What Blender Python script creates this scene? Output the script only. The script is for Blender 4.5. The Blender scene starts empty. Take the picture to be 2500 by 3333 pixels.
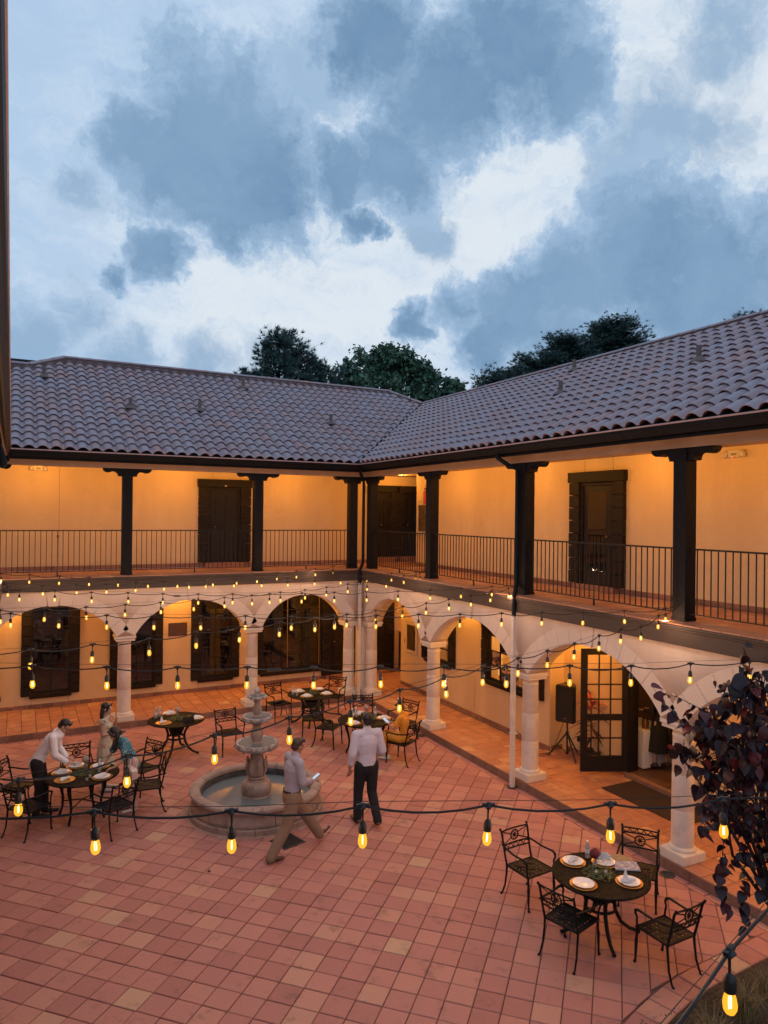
import bpy, bmesh, math, random
from mathutils import Vector, Matrix, Euler

random.seed(11)
rnd = random.Random(5)
SC = bpy.context.scene
COL = SC.collection
PI = math.pi
def rad(d): return math.radians(d)

# ------------------------------------------------------------------ camera
F_PX, YAW, PITCH, ROLL = 2320.54, 0.4745, 0.0022, 0.0107
CAM = Vector((-8.4101, -17.7387, 5.1487))
f = Vector((math.sin(YAW), math.cos(YAW), 0)); r = Vector((math.cos(YAW), -math.sin(YAW), 0)); u = Vector((0, 0, 1))
f, u = f*math.cos(PITCH)+u*math.sin(PITCH), u*math.cos(PITCH)-f*math.sin(PITCH)
r, u = r*math.cos(ROLL)+u*math.sin(ROLL), u*math.cos(ROLL)-r*math.sin(ROLL)
cd = bpy.data.cameras.new('camera'); cam = bpy.data.objects.new('camera', cd); COL.objects.link(cam)
cd.sensor_fit = 'HORIZONTAL'; cd.sensor_width = 36.0; cd.lens = F_PX/2500.0*36.0
cd.clip_start = 0.05; cd.clip_end = 500
M4 = Matrix((r, u, -f)).transposed().to_4x4(); M4.translation = CAM
cam.matrix_world = M4
SC.camera = cam

# ------------------------------------------------------------------ exposure
SC.view_settings.view_transform = 'Standard'; SC.view_settings.look = 'None'
SC.view_settings.gamma = 1.0; SC.view_settings.exposure = EXPOSURE = 0.0
SC.view_settings.use_curve_mapping = False
SC.render.engine = 'CYCLES'
SC.cycles.use_denoising = True
SC.cycles.max_bounces = 6; SC.cycles.diffuse_bounces = 4; SC.cycles.glossy_bounces = 3
SC.cycles.transparent_max_bounces = 12; SC.cycles.sample_clamp_indirect = 4.0

# ------------------------------------------------------------------ dusk sky
SUN_EL, SUN_AZ = rad(4.0), rad(28.0)      # low sun behind the clouds ahead; azimuth from +Y towards +X
W = bpy.data.worlds.new('World'); SC.world = W; W.use_nodes = True
nt = W.node_tree; nt.nodes.clear()
def nd(tree, t, **kw):
    n = tree.nodes.new(t)
    for k, v in kw.items(): setattr(n, k, v)
    return n
def mathn(tree, op, a, b=None, clamp=False):
    n = nd(tree, 'ShaderNodeMath', operation=op); n.use_clamp = clamp
    for i, x in enumerate((a, b)):
        if x is None: continue
        if isinstance(x, (int, float)): n.inputs[i].default_value = x
        else: tree.links.new(x, n.inputs[i])
    return n.outputs[0]
def maprange(tree, x, a, b, c=0.0, d=1.0, smooth=True):
    n = nd(tree, 'ShaderNodeMapRange'); n.interpolation_type = 'SMOOTHSTEP' if smooth else 'LINEAR'
    tree.links.new(x, n.inputs[0])
    for i, v in zip((1, 2, 3, 4), (a, b, c, d)): n.inputs[i].default_value = v
    return n.outputs[0]
def mixc(tree, fac, a, b, blend='MIX'):
    n = nd(tree, 'ShaderNodeMix', data_type='RGBA', blend_type=blend)
    for i, x in ((0, fac), (6, a), (7, b)):
        if isinstance(x, (int, float)): n.inputs[i].default_value = x
        elif isinstance(x, (tuple, list)): n.inputs[i].default_value = tuple(x)+(1.0,) if len(x) == 3 else tuple(x)
        else: tree.links.new(x, n.inputs[i])
    return n.outputs[2]
def noisen(tree, vec, scale, detail=4.0, rough=0.55, dist=0.0):
    n = nd(tree, 'ShaderNodeTexNoise'); n.inputs['Scale'].default_value = scale
    n.inputs['Detail'].default_value = detail; n.inputs['Roughness'].default_value = rough
    n.inputs['Distortion'].default_value = dist
    if vec is not None: tree.links.new(vec, n.inputs['Vector'])
    return n
tc = nd(nt, 'ShaderNodeTexCoord'); DIR = tc.outputs['Generated']
sky = nd(nt, 'ShaderNodeTexSky', sky_type='NISHITA'); sky.sun_disc = False
sky.sun_elevation = SUN_EL; sky.sun_rotation = SUN_AZ
sky.air_density = 1.0; sky.dust_density = 1.0; sky.ozone_density = 2.0
# ragged direction for the cloud edges
w1 = noisen(nt, DIR, 5.0, 5, 0.6)
w2 = noisen(nt, DIR, 17.0, 4, 0.6)
def vadd(a, colour, k):
    s = nd(nt, 'ShaderNodeVectorMath', operation='SUBTRACT'); nt.links.new(colour, s.inputs[0]); s.inputs[1].default_value = (.5, .5, .5)
    m = nd(nt, 'ShaderNodeVectorMath', operation='SCALE'); nt.links.new(s.outputs[0], m.inputs[0]); m.inputs['Scale'].default_value = k
    q = nd(nt, 'ShaderNodeVectorMath', operation='ADD'); nt.links.new(a, q.inputs[0]); nt.links.new(m.outputs[0], q.inputs[1])
    return q.outputs[0]
w3 = noisen(nt, DIR, 45.0, 4, 0.65)
WD = vadd(vadd(vadd(DIR, w1.outputs['Color'], 0.10), w2.outputs['Color'], 0.055), w3.outputs['Color'], 0.026)
DARK = [(0.224,0.869,0.441,0.135),(0.178,0.891,0.417,0.090),(0.268,0.878,0.397,0.100),(0.134,0.890,0.435,0.055),(0.24,0.885,0.365,0.065),
 (0.358,0.745,0.563,0.080),(0.451,0.731,0.512,0.110),(0.512,0.668,0.540,0.120),(0.578,0.640,0.500,0.070),(0.414,0.790,0.452,0.080),(0.36,0.83,0.43,0.06),(0.50,0.70,0.56,0.08),
 (0.694,0.639,0.331,0.115),(0.650,0.700,0.307,0.095),(0.592,0.756,0.277,0.085),(0.526,0.799,0.285,0.050),(0.476,0.837,0.262,0.040),
 (0.758,0.584,0.291,0.105),(0.65,0.72,0.24,0.09),(0.56,0.79,0.235,0.07),(0.73,0.62,0.25,0.09),
 (0.154,0.934,0.322,0.044),(0.106,0.949,0.298,0.030),(0.388,0.843,0.373,0.028),(0.410,0.835,0.366,0.020),
 (-0.35,0.80,0.50,0.13),(-0.55,0.45,0.70,0.16),(0.2,0.35,0.92,0.17),(0.75,0.0,0.65,0.17),(-0.3,-0.4,0.86,0.2),(0.3,-0.75,0.58,0.2),(-0.7,-0.4,0.57,0.18),(-0.85,0.4,0.32,0.15),(0.92,-0.2,0.33,0.15),(0.1,-0.93,0.3,0.15)]
SOFTC = [(0.669,0.584,0.459,0.075),(0.678,0.503,0.536,0.07),(0.655,0.619,0.434,0.055),(0.64,0.64,0.41,0.05),(0.70,0.55,0.45,0.06),(0.075,0.916,0.393,0.040),(0.457,0.805,0.379,0.034),(0.48,0.80,0.36,0.03),(0.070,0.967,0.245,0.050),(0.019,0.981,0.195,0.075),(0.12,0.975,0.19,0.06),(0.213,0.958,0.185,0.055),(0.30,0.93,0.19,0.05),(0.30,0.80,0.51,0.06),(0.33,0.77,0.54,0.06)]
def blobs(vec, lst):
    acc = None
    for x, y, z, rr in lst:
        d = nd(nt, 'ShaderNodeVectorMath', operation='DISTANCE'); nt.links.new(vec, d.inputs[0])
        l = math.sqrt(x*x+y*y+z*z); d.inputs[1].default_value = (x/l, y/l, z/l)
        v = mathn(nt, 'SUBTRACT', 1.0, mathn(nt, 'DIVIDE', d.outputs['Value'], rr))
        acc = v if acc is None else mathn(nt, 'SMOOTH_MAX', acc, v)
        if acc is not v: acc.node.inputs[2].default_value = 0.18
    return acc
cov = blobs(WD, DARK)
fb = noisen(nt, WD, 8.0, 9, 0.70).outputs['Fac']; fb2 = noisen(nt, WD, 26.0, 6, 0.66).outputs['Fac']
tex = mathn(nt, 'ADD', mathn(nt, 'MULTIPLY', mathn(nt, 'SUBTRACT', fb, 0.5), 1.5), mathn(nt, 'MULTIPLY', mathn(nt, 'SUBTRACT', fb2, 0.5), 0.55))
dens = mathn(nt, 'ADD', cov, tex)
mask = maprange(nt, dens, -0.10, 0.30)
core = maprange(nt, dens, 0.0, 0.70)
soft = maprange(nt, mathn(nt, 'ADD', blobs(WD, SOFTC), mathn(nt, 'MULTIPLY', tex, 1.4)), -0.20, 0.80)
# high thin veil: streaks stretched along the horizon, brighter near the hidden sun
mp = nd(nt, 'ShaderNodeMapping'); mp.inputs['Scale'].default_value = (1.0, 1.0, 4.2); mp.inputs['Rotation'].default_value = (0.25, 0.45, 0.3)
nt.links.new(WD, mp.inputs['Vector'])
st = noisen(nt, mp.outputs['Vector'], 4.0, 9, 0.72, 0.3).outputs['Fac']
BR = [(0.568,0.709,0.418,0.20),(0.504,0.769,0.393,0.20),(0.359,0.880,0.312,0.20),(0.304,0.908,0.287,0.18),(0.627,0.581,0.520,0.13),(0.720,0.544,0.432,0.12),(0.64,0.70,0.36,0.16)]
glow = maprange(nt, blobs(DIR, BR), -0.9, 0.6)
veil = maprange(nt, mathn(nt, 'ADD', st, mathn(nt, 'MULTIPLY', glow, 0.20)), 0.42, 0.80)
K = 10.0                                   # the Background runs at a tenth
def kc(c): return tuple(K*x for x in c)
nis = mixc(nt, 0.92, sky.outputs['Color'], kc((0.475, 0.64, 0.86)))
clear = mixc(nt, veil, nis, kc((0.60, 0.73, 0.88)))
clear = mixc(nt, mathn(nt, 'MULTIPLY', glow, mathn(nt, 'ADD', mathn(nt, 'MULTIPLY', veil, 0.75), 0.25)), clear, kc((0.74, 0.81, 0.88)))
w9 = maprange(nt, noisen(nt, mp.outputs['Vector'], 9.0, 8, 0.7).outputs['Fac'], 0.46, 0.74)
clear = mixc(nt, mathn(nt, 'MULTIPLY', w9, 0.42), clear, kc((0.42, 0.56, 0.77)))
clear = mixc(nt, mathn(nt, 'MULTIPLY', soft, 0.85), clear, kc((0.27, 0.42, 0.61)))
shade = noisen(nt, WD, 5.0, 7, 0.62).outputs['Fac']
cdark = mixc(nt, maprange(nt, shade, 0.32, 0.68), kc((0.160, 0.285, 0.455)), kc((0.235, 0.375, 0.56)))
ccol = mixc(nt, core, kc((0.39, 0.55, 0.75)), cdark)
skyc = mixc(nt, mask, clear, ccol)
sep = nd(nt, 'ShaderNodeSeparateXYZ'); nt.links.new(DIR, sep.inputs[0])
skyc = mixc(nt, maprange(nt, sep.outputs['Z'], -0.06, 0.0), kc((0.06, 0.07, 0.09)), skyc)
bg = nd(nt, 'ShaderNodeBackground'); bg.inputs['Strength'].default_value = 0.1
nt.links.new(skyc, bg.inputs['Color'])
wo = nd(nt, 'ShaderNodeOutputWorld'); nt.links.new(bg.outputs[0], wo.inputs['Surface'])

# ------------------------------------------------------------------ sun, nearly gone behind cloud
sl = bpy.data.lights.new('sun', 'SUN'); sl.energy = 0.12; sl.angle = rad(25); sl.color = (1.0, 0.88, 0.74)
so = bpy.data.objects.new('sun', sl); COL.objects.link(so)
sd = Vector((math.sin(SUN_AZ)*math.cos(SUN_EL), math.cos(SUN_AZ)*math.cos(SUN_EL), math.sin(SUN_EL)))
so.rotation_euler = sd.to_track_quat('Z', 'Y').to_euler(); so.location = (0, 0, 30)

# ------------------------------------------------------------------ materials
MATS = {}
def mat(name, col, rough=0.7, col2=None, nscale=6.0, bump=0.0, bscale=80.0, bdetail=3.0, metal=0.0, spec=0.5,
        rvar=0.0, ramp=None, rnd_src='obj', coord='pos', stain=None, stscale=1.2, wave=None, trans=0.0, sub=0.0, alpha=1.0, nramp=(0.3, 0.7)):
    """one procedural material: base colour varied by noise, per-object (or per-island) tint, optional stains and bump"""
    if name in MATS: return MATS[name]
    m = bpy.data.materials.new(name); m.use_nodes = True; MATS[name] = m
    t = m.node_tree; p = t.nodes['Principled BSDF']
    p.inputs['Roughness'].default_value = rough; p.inputs['Metallic'].default_value = metal
    p.inputs['Specular IOR Level'].default_value = spec
    if coord == 'pos': vec = nd(t, 'ShaderNodeNewGeometry').outputs['Position']
    else: vec = nd(t, 'ShaderNodeTexCoord').outputs['Object']
    R = None
    if rvar or ramp:
        R = nd(t, 'ShaderNodeObjectInfo').outputs['Random'] if rnd_src == 'obj' else nd(t, 'ShaderNodeNewGeometry').outputs['Random Per Island']
    c = tuple(col)+(1,)
    if ramp:
        cr = nd(t, 'ShaderNodeValToRGB'); t.links.new(R, cr.inputs[0])
        el = cr.color_ramp.elements
        while len(el) < len(ramp): el.new(0.5)
        for i, (q, cc) in enumerate(ramp): el[i].position = q; el[i].color = tuple(cc)+(1,)
        cr.color_ramp.interpolation = 'LINEAR'; cout = cr.outputs['Color']
    else:
        rg = nd(t, 'ShaderNodeRGB'); rg.outputs[0].default_value = c; cout = rg.outputs[0]
    if col2 is not None:
        n = noisen(t, vec, nscale, 6, 0.65)
        cout = mixc(t, maprange(t, n.outputs['Fac'], *nramp), cout, col2)
    if wave:
        wv = nd(t, 'ShaderNodeTexNoise'); mpn = nd(t, 'ShaderNodeMapping'); mpn.inputs['Scale'].default_value = wave[0]
        t.links.new(vec, mpn.inputs['Vector']); t.links.new(mpn.outputs['Vector'], wv.inputs['Vector'])
        wv.inputs['Scale'].default_value = 1.0; wv.inputs['Detail'].default_value = 4
        cout = mixc(t, maprange(t, wv.outputs['Fac'], 0.35, 0.65), cout, wave[1])
    if stain:
        n = noisen(t, vec, stscale, 7, 0.72)
        cout = mixc(t, mathn(t, 'MULTIPLY', maprange(t, n.outputs['Fac'], 0.54, 0.70), stain[1]), cout, stain[0])
    if rvar:
        h = nd(t, 'ShaderNodeHueSaturation'); t.links.new(cout, h.inputs['Color'])
        t.links.new(mathn(t, 'ADD', mathn(t, 'MULTIPLY', R, 2*rvar), 1.0-rvar), h.inputs['Value']); cout = h.outputs[0]
    t.links.new(cout, p.inputs['Base Color'])
    if bump:
        n = noisen(t, vec, bscale, bdetail, 0.6)
        b = nd(t, 'ShaderNodeBump'); b.inputs['Strength'].default_value = bump; b.inputs['Distance'].default_value = 0.02
        t.links.new(n.outputs['Fac'], b.inputs['Height']); t.links.new(b.outputs[0], p.inputs['Normal'])
    if trans: p.inputs['Transmission Weight'].default_value = trans
    if sub: p.inputs['Subsurface Weight'].default_value = sub; p.inputs['Subsurface Radius'].default_value = (.02, .01, .006)
    if alpha < 1: p.inputs['Alpha'].default_value = alpha
    return m
def emit(name, col, strength, through=0.0):
    if name in MATS: return MATS[name]
    m = bpy.data.materials.new(name); m.use_nodes = True; MATS[name] = m
    t = m.node_tree; t.nodes.clear()
    e = nd(t, 'ShaderNodeEmission'); e.inputs[0].default_value = tuple(col)+(1,); e.inputs[1].default_value = strength
    o = nd(t, 'ShaderNodeOutputMaterial'); out = e.outputs[0]
    if through:
        tr = nd(t, 'ShaderNodeBsdfTransparent'); mx = nd(t, 'ShaderNodeMixShader'); mx.inputs[0].default_value = through
        t.links.new(e.outputs[0], mx.inputs[1]); t.links.new(tr.outputs[0], mx.inputs[2]); out = mx.outputs[0]
    t.links.new(out, o.inputs['Surface'])
    m.cycles.emission_sampling = 'NONE'
    return m

# ------------------------------------------------------------------ mesh helpers
class MB:
    def __init__(s): s.v = []; s.f = []; s.m = []; s.sm = []
    def add(s, vs, fs, mi=0, sm=False):
        o = len(s.v); s.v.extend([tuple(x) for x in vs])
        for q in fs: s.f.append([i+o for i in q]); s.m.append(mi); s.sm.append(sm)
        return s
    def bb(s, x0, x1, y0, y1, z0, z1, mi=0):
        return s.add([(x, y, z) for z in (z0, z1) for y in (y0, y1) for x in (x0, x1)],
                     [(0, 2, 3, 1), (4, 5, 7, 6), (0, 1, 5, 4), (2, 6, 7, 3), (0, 4, 6, 2), (1, 3, 7, 5)], mi)
    def box(s, c, d, R=None, mi=0):
        vs = []
        for z in (-.5, .5):
            for y in (-.5, .5):
                for x in (-.5, .5):
                    p = Vector((x*d[0], y*d[1], z*d[2]))
                    if R is not None: p = R @ p
                    vs.append(p+Vector(c))
        return s.add(vs, [(0, 2, 3, 1), (4, 5, 7, 6), (0, 1, 5, 4), (2, 6, 7, 3), (0, 4, 6, 2), (1, 3, 7, 5)], mi)
    def tube(s, pts, r, n=6, mi=0, closed=False, cap=True, flat=1.0, side=None, sm=True):
        pts = [Vector(p) for p in pts]; k = len(pts); rs = r if isinstance(r, (list, tuple)) else [r]*k
        vs = []; prev = Vector(side) if side else None
        for i, p in enumerate(pts):
            a = pts[(i-1) % k] if (closed or i > 0) else p
            b = pts[(i+1) % k] if (closed or i < k-1) else p
            t = (b-a)
            if t.length < 1e-9: t = Vector((0, 0, 1))
            t.normalize()
            if prev is None: prev = Vector((0, 0, 1)) if abs(t.z) < .9 else Vector((1, 0, 0))
            e1 = prev - t*prev.dot(t)
            if e1.length < 1e-6: e1 = t.orthogonal()
            e1.normalize(); e2 = t.cross(e1); prev = e1
            for j in range(n):
                an = 2*PI*j/n
                vs.append(p+e1*(rs[i]*math.cos(an))+e2*(rs[i]*flat*math.sin(an)))
        fs = []
        for i in range(k if closed else k-1):
            for j in range(n):
                a = i*n+j; b = i*n+(j+1) % n; c = ((i+1) % k)*n+(j+1) % n; d = ((i+1) % k)*n+j
                fs.append((a, b, c, d))
        if cap and not closed:
            fs.append(tuple(range(n-1, -1, -1))); fs.append(tuple((k-1)*n+j for j in range(n)))
        return s.add(vs, fs, mi, sm)
    def lathe(s, prof, n=16, c=(0, 0, 0), mi=0, sm=True, cap=True, rfun=None):
        vs = []
        for i, (r_, z) in enumerate(prof):
            for j in range(n):
                a = 2*PI*j/n; rr = r_*(rfun(a, i) if rfun else 1.0)
                vs.append((c[0]+rr*math.cos(a), c[1]+rr*math.sin(a), c[2]+z))
        fs = []
        for i in range(len(prof)-1):
            for j in range(n):
                fs.append((i*n+j, i*n+(j+1) % n, (i+1)*n+(j+1) % n, (i+1)*n+j))
        if cap:
            if prof[0][0] > 1e-5: fs.append(tuple(range(n-1, -1, -1)))
            if prof[-1][0] > 1e-5: fs.append(tuple((len(prof)-1)*n+j for j in range(n)))
        return s.add(vs, fs, mi, sm)
    def ball(s, c, rad3, n=10, m=7, mi=0, R=None, sm=True):
        if isinstance(rad3, (int, float)): rad3 = (rad3,)*3
        vs = []; c = Vector(c)
        for i in range(1, m):
            ph = PI*i/m
            for j in range(n):
                a = 2*PI*j/n
                p = Vector((rad3[0]*math.sin(ph)*math.cos(a), rad3[1]*math.sin(ph)*math.sin(a), rad3[2]*math.cos(ph)))
                vs.append(c+(R @ p if R is not None else p))
        t = Vector((0, 0, rad3[2])); t = R @ t if R is not None else t
        vs += [c+t, c-t]; T = len(vs)-2; B = T+1; fs = []
        for j in range(n):
            fs.append((T, j, (j+1) % n)); fs.append((B, (m-2)*n+(j+1) % n, (m-2)*n+j))
            for i in range(m-2): fs.append((i*n+j, (i+1)*n+j, (i+1)*n+(j+1) % n, i*n+(j+1) % n))
        return s.add(vs, fs, mi, sm)
    def cap2(s, a, ra, b, rb, n=10, flat=1.0, side=None, mi=0):
        """closed tapered capsule"""
        a = Vector(a); b = Vector(b); d = (b-a); L = d.length
        if L < 1e-6: return s.ball(a, ra, n, 6, mi)
        d.normalize(); pts = []; rs = []
        for q in (-1, -.8, -.45): pts.append(a+d*ra*q); rs.append(ra*math.sqrt(max(.02, 1-q*q)))
        pts.append(a); rs.append(ra); pts.append(b); rs.append(rb)
        for q in (.45, .8, 1): pts.append(b+d*rb*q); rs.append(rb*math.sqrt(max(.02, 1-q*q)))
        return s.tube(pts, rs, n, mi, flat=flat, side=side)
    def extrude(s, poly, d, mi=0, sm=False):
        """poly: list of 3D points (planar), d: vector"""
        n = len(poly); d = Vector(d); vs = [Vector(p) for p in poly]; vs += [p+d for p in vs]
        fs = [tuple(range(n-1, -1, -1)), tuple(range(n, 2*n))]
        fs += [(i, (i+1) % n, n+(i+1) % n, n+i) for i in range(n)]
        return s.add(vs, fs, mi, sm)
    def merge(s, o, M=None, mi=None):
        off = len(s.v)
        for p in o.v: s.v.append(tuple(M @ Vector(p)) if M is not None else p)
        for q, m_, sm in zip(o.f, o.m, o.sm): s.f.append([i+off for i in q]); s.m.append(m_ if mi is None else mi); s.sm.append(sm)
        return s
    def mesh(s, name, fix=True):
        me = bpy.data.meshes.new(name); me.from_pydata(s.v, [], s.f)
        me.polygons.foreach_set('material_index', s.m); me.polygons.foreach_set('use_smooth', s.sm)
        if fix:
            bm = bmesh.new(); bm.from_mesh(me); bmesh.ops.recalc_face_normals(bm, faces=bm.faces); bm.to_mesh(me); bm.free()
        if any(s.sm): me.set_sharp_from_angle(angle=rad(50))
        me.update(); return me
def link(o): COL.objects.link(o); return o
def ob(name, mesh, m=None, parent=None, loc=None, rot=None, label=None, cat=None, group=None, kind=None, scale=None):
    """one mesh object; MB or ready mesh"""
    if isinstance(mesh, MB): mesh = mesh.mesh(name)
    if m is not None and not mesh.materials:
        for q in (m if isinstance(m, (list, tuple)) else [m]): mesh.materials.append(q)
    o = bpy.data.objects.new(name, mesh); link(o)
    if parent is not None: o.parent = parent
    if loc is not None: o.location = loc
    if rot is not None: o.rotation_euler = rot if not isinstance(rot, (int, float)) else (0, 0, rot)
    if scale is not None: o.scale = scale
    return tag(o, label, cat, group, kind)
def tag(o, label=None, cat=None, group=None, kind=None):
    if label: o['label'] = label
    if cat: o['category'] = cat
    if group: o['group'] = group
    if kind: o['kind'] = kind
    return o
def thing(name, label, cat, loc=(0, 0, 0), rz=0.0, group=None):
    o = bpy.data.objects.new(name, None); link(o); o.location = loc; o.rotation_euler = (0, 0, rz); o.empty_display_size = .2
    return tag(o, label, cat, group)
KIDS = {}
def copy_tree(o, parent=None, loc=None, rz=None, label=None, group=None):
    c = o.copy(); link(c)
    if parent is not None: c.parent = parent
    if loc is not None: c.location = loc
    if rz is not None: c.rotation_euler = (0, 0, rz)
    if label: c['label'] = label
    if group: c['group'] = group
    for ch in o.children: copy_tree(ch, c)
    return c
def lamp(name, kind, loc, power, col, size=0.05, spot=None, blend=.6, aim=None, parent=None):
    l = bpy.data.lights.new(name, kind); l.energy = power; l.color = col
    if kind in ('POINT', 'SPOT'): l.shadow_soft_size = size
    if kind == 'AREA': l.size = size
    if spot: l.spot_size = rad(spot); l.spot_blend = blend
    o = bpy.data.objects.new(name, l); link(o); o.location = loc
    if aim is not None: o.rotation_euler = (Vector(loc)-Vector(aim)).to_track_quat('Z', 'Y').to_euler()
    if parent: o.parent = parent
    return o
# ================================================================== materials of the place
STW = mat('white_stucco', (0.72, 0.62, 0.54), .85, col2=(0.65, 0.55, 0.47), nscale=1.7, bump=.6, bscale=45, bdetail=6, stain=((0.47, 0.38, 0.31), .34), stscale=1.0, wave=((3.2, 3.2, .35), (0.655, 0.555, 0.475)))
STONE = mat('cast_stone', (0.72, 0.63, 0.55), .8, col2=(0.64, 0.55, 0.47), nscale=5, bump=.3, bscale=60, stain=((0.45, 0.40, 0.34), .35), stscale=2.5)
STC = mat('cream_stucco', (0.70, 0.51, 0.30), .85, col2=(0.64, 0.455, 0.26), nscale=1.2, bump=.7, bscale=38, bdetail=7, stain=((0.50, 0.36, 0.23), .38), stscale=.9, wave=((2.8, 2.8, .3), (0.645, 0.462, 0.268)))
SOFF = mat('soffit_wood', (0.50, 0.36, 0.25), .7, col2=(0.40, 0.27, 0.18), nscale=3, wave=((2, 2, 14), (0.42, 0.29, 0.2)))
BEAM = mat('dark_brown_beam', (0.060, 0.042, 0.036), .62, col2=(0.040, 0.028, 0.025), nscale=4, bump=.25, bscale=40, wave=((.8, .8, 26), (0.05, 0.034, 0.03)))
POST = mat('near_black_timber', (0.014, 0.013, 0.014), .62, col2=(0.009, 0.0085, 0.0095), nscale=5, bump=.35, bscale=30, wave=((22, 22, .8), (0.009, 0.008, 0.009)), spec=.15)
TRIM = mat('dark_brown_trim', (0.017, 0.012, 0.011), .65, col2=(0.011, 0.008, 0.007), nscale=6, bump=.2, bscale=50, rvar=.2, spec=.2)
DOORM = mat('dark_door', (0.013, 0.010, 0.010), .5, col2=(0.009, 0.007, 0.007), nscale=6, spec=.25)
IRON = mat('wrought_iron', (0.012, 0.010, 0.010), .55, spec=.25)
GUT = mat('dark_gutter', (0.006, 0.0085, 0.012), .55, spec=.18, col2=(0.0045, 0.0055, 0.007), nscale=5)
COPPER = mat('copper_lip', (0.60, 0.42, 0.39), .45, metal=.2, col2=(0.48, 0.32, 0.30), nscale=7)
PIPEW = mat('painted_pipe', (0.66, 0.60, 0.55), .55, col2=(0.58, 0.52, 0.47), nscale=4, stain=((0.4, 0.33, 0.27), .4), stscale=3)
GLASS = mat('dark_window_glass', (0.004, 0.004, 0.005), .03, spec=.9)
GROUT = mat('grout', (0.115, 0.062, 0.050), .9, col2=(0.16, 0.09, 0.072), nscale=9)
TILE_RAMP = [(0.0, (0.35, 0.145, 0.122)), (0.30, (0.395, 0.168, 0.142)), (0.65, (0.425, 0.186, 0.153)), (0.90, (0.45, 0.208, 0.162)), (0.975, (0.47, 0.245, 0.176)), (1.0, (0.48, 0.30, 0.20))]
TILE = mat('terracotta_tile', (.4, .2, .13), .62, ramp=TILE_RAMP, stain=((0.17, 0.085, 0.068), .62), stscale=3.2, bump=.35, bscale=30, bdetail=6, spec=.35)
TILES = mat('terracotta_tile_field', (.4, .2, .13), .62, ramp=TILE_RAMP, rnd_src='island', stain=((0.17, 0.085, 0.068), .62), stscale=3.2, bump=.35, bscale=30, bdetail=6, spec=.35)
WALK_RAMP = [(0.0, (0.34, 0.145, 0.085)), (0.5, (0.43, 0.19, 0.105)), (0.85, (0.48, 0.23, 0.125)), (1.0, (0.54, 0.32, 0.17))]
WTILE = mat('walkway_tile', (.4, .2, .13), .5, ramp=WALK_RAMP, stain=((0.2, 0.09, 0.05), .6), stscale=2.2, bump=.3, bscale=26, bdetail=6, wave=((5, 5, 5), (0.38, 0.165, 0.095)))
WTILES = mat('walkway_tile_field', (.4, .2, .13), .5, ramp=WALK_RAMP, rnd_src='island', stain=((0.2, 0.09, 0.05), .6), stscale=2.2, bump=.3, bscale=26, bdetail=6)
KERBM = mat('kerb_tile', (0.25, 0.13, 0.09), .7, rvar=.18, col2=(0.18, 0.095, 0.07), nscale=5, bump=.3, bscale=40)
BASEM = mat('skirting_tile', (0.30, 0.14, 0.09), .6, rvar=.22, col2=(0.23, 0.105, 0.07), nscale=6)
ROOF_RAMP = [(0.0, (0.290, 0.180, 0.190)), (0.3, (0.310, 0.215, 0.235)), (0.6, (0.315, 0.240, 0.275)), (0.85, (0.360, 0.190, 0.180)), (1.0, (0.270, 0.235, 0.285))]
ROOFT = mat('roof_tile', (.2, .13, .12), .5, ramp=ROOF_RAMP, col2=None, bump=.12, bscale=25, spec=.6, stain=((0.13, 0.10, 0.105), .4), stscale=3)
ROOFS = mat('roof_tile_field', (.2, .13, .12), .5, ramp=ROOF_RAMP, rnd_src='island', bump=.12, bscale=25, spec=.6, stain=((0.13, 0.10, 0.105), .4), stscale=3)
DECK = mat('roof_underlay', (0.03, 0.026, 0.028), .9)
RIDGEM = mat('ridge_mortar', (0.14, 0.085, 0.075), .85, col2=(0.11, 0.07, 0.065), nscale=6)

ZW, ZF, ZB = 0.143, 3.617, 3.308
YL, XR, XU, XD = 2.26, 1.69, 2.17, 2.08      # wall planes: left wing, right wing lower, right wing upper, doorway alcove
class Fr:
    """wall-aligned frame: s along the wall, d out of it towards the court, z up"""
    def __init__(s, k, p): s.k = k; s.p = p
    def P(s, a, d, z): return (a, s.p-d, z) if s.k == 'L' else (s.p-d, a, z)
    def bb(s, mb, s0, s1, d0, d1, z0, z1, mi=0):
        s0, s1 = min(s0, s1), max(s0, s1)
        if s.k == 'L': return mb.bb(s0, s1, s.p-d1, s.p-d0, z0, z1, mi)
        return mb.bb(s.p-d1, s.p-d0, s0, s1, z0, z1, mi)
    def V(s, a, d): return Vector((a, -d, 0)) if s.k == 'L' else Vector((-d, a, 0))

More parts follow.
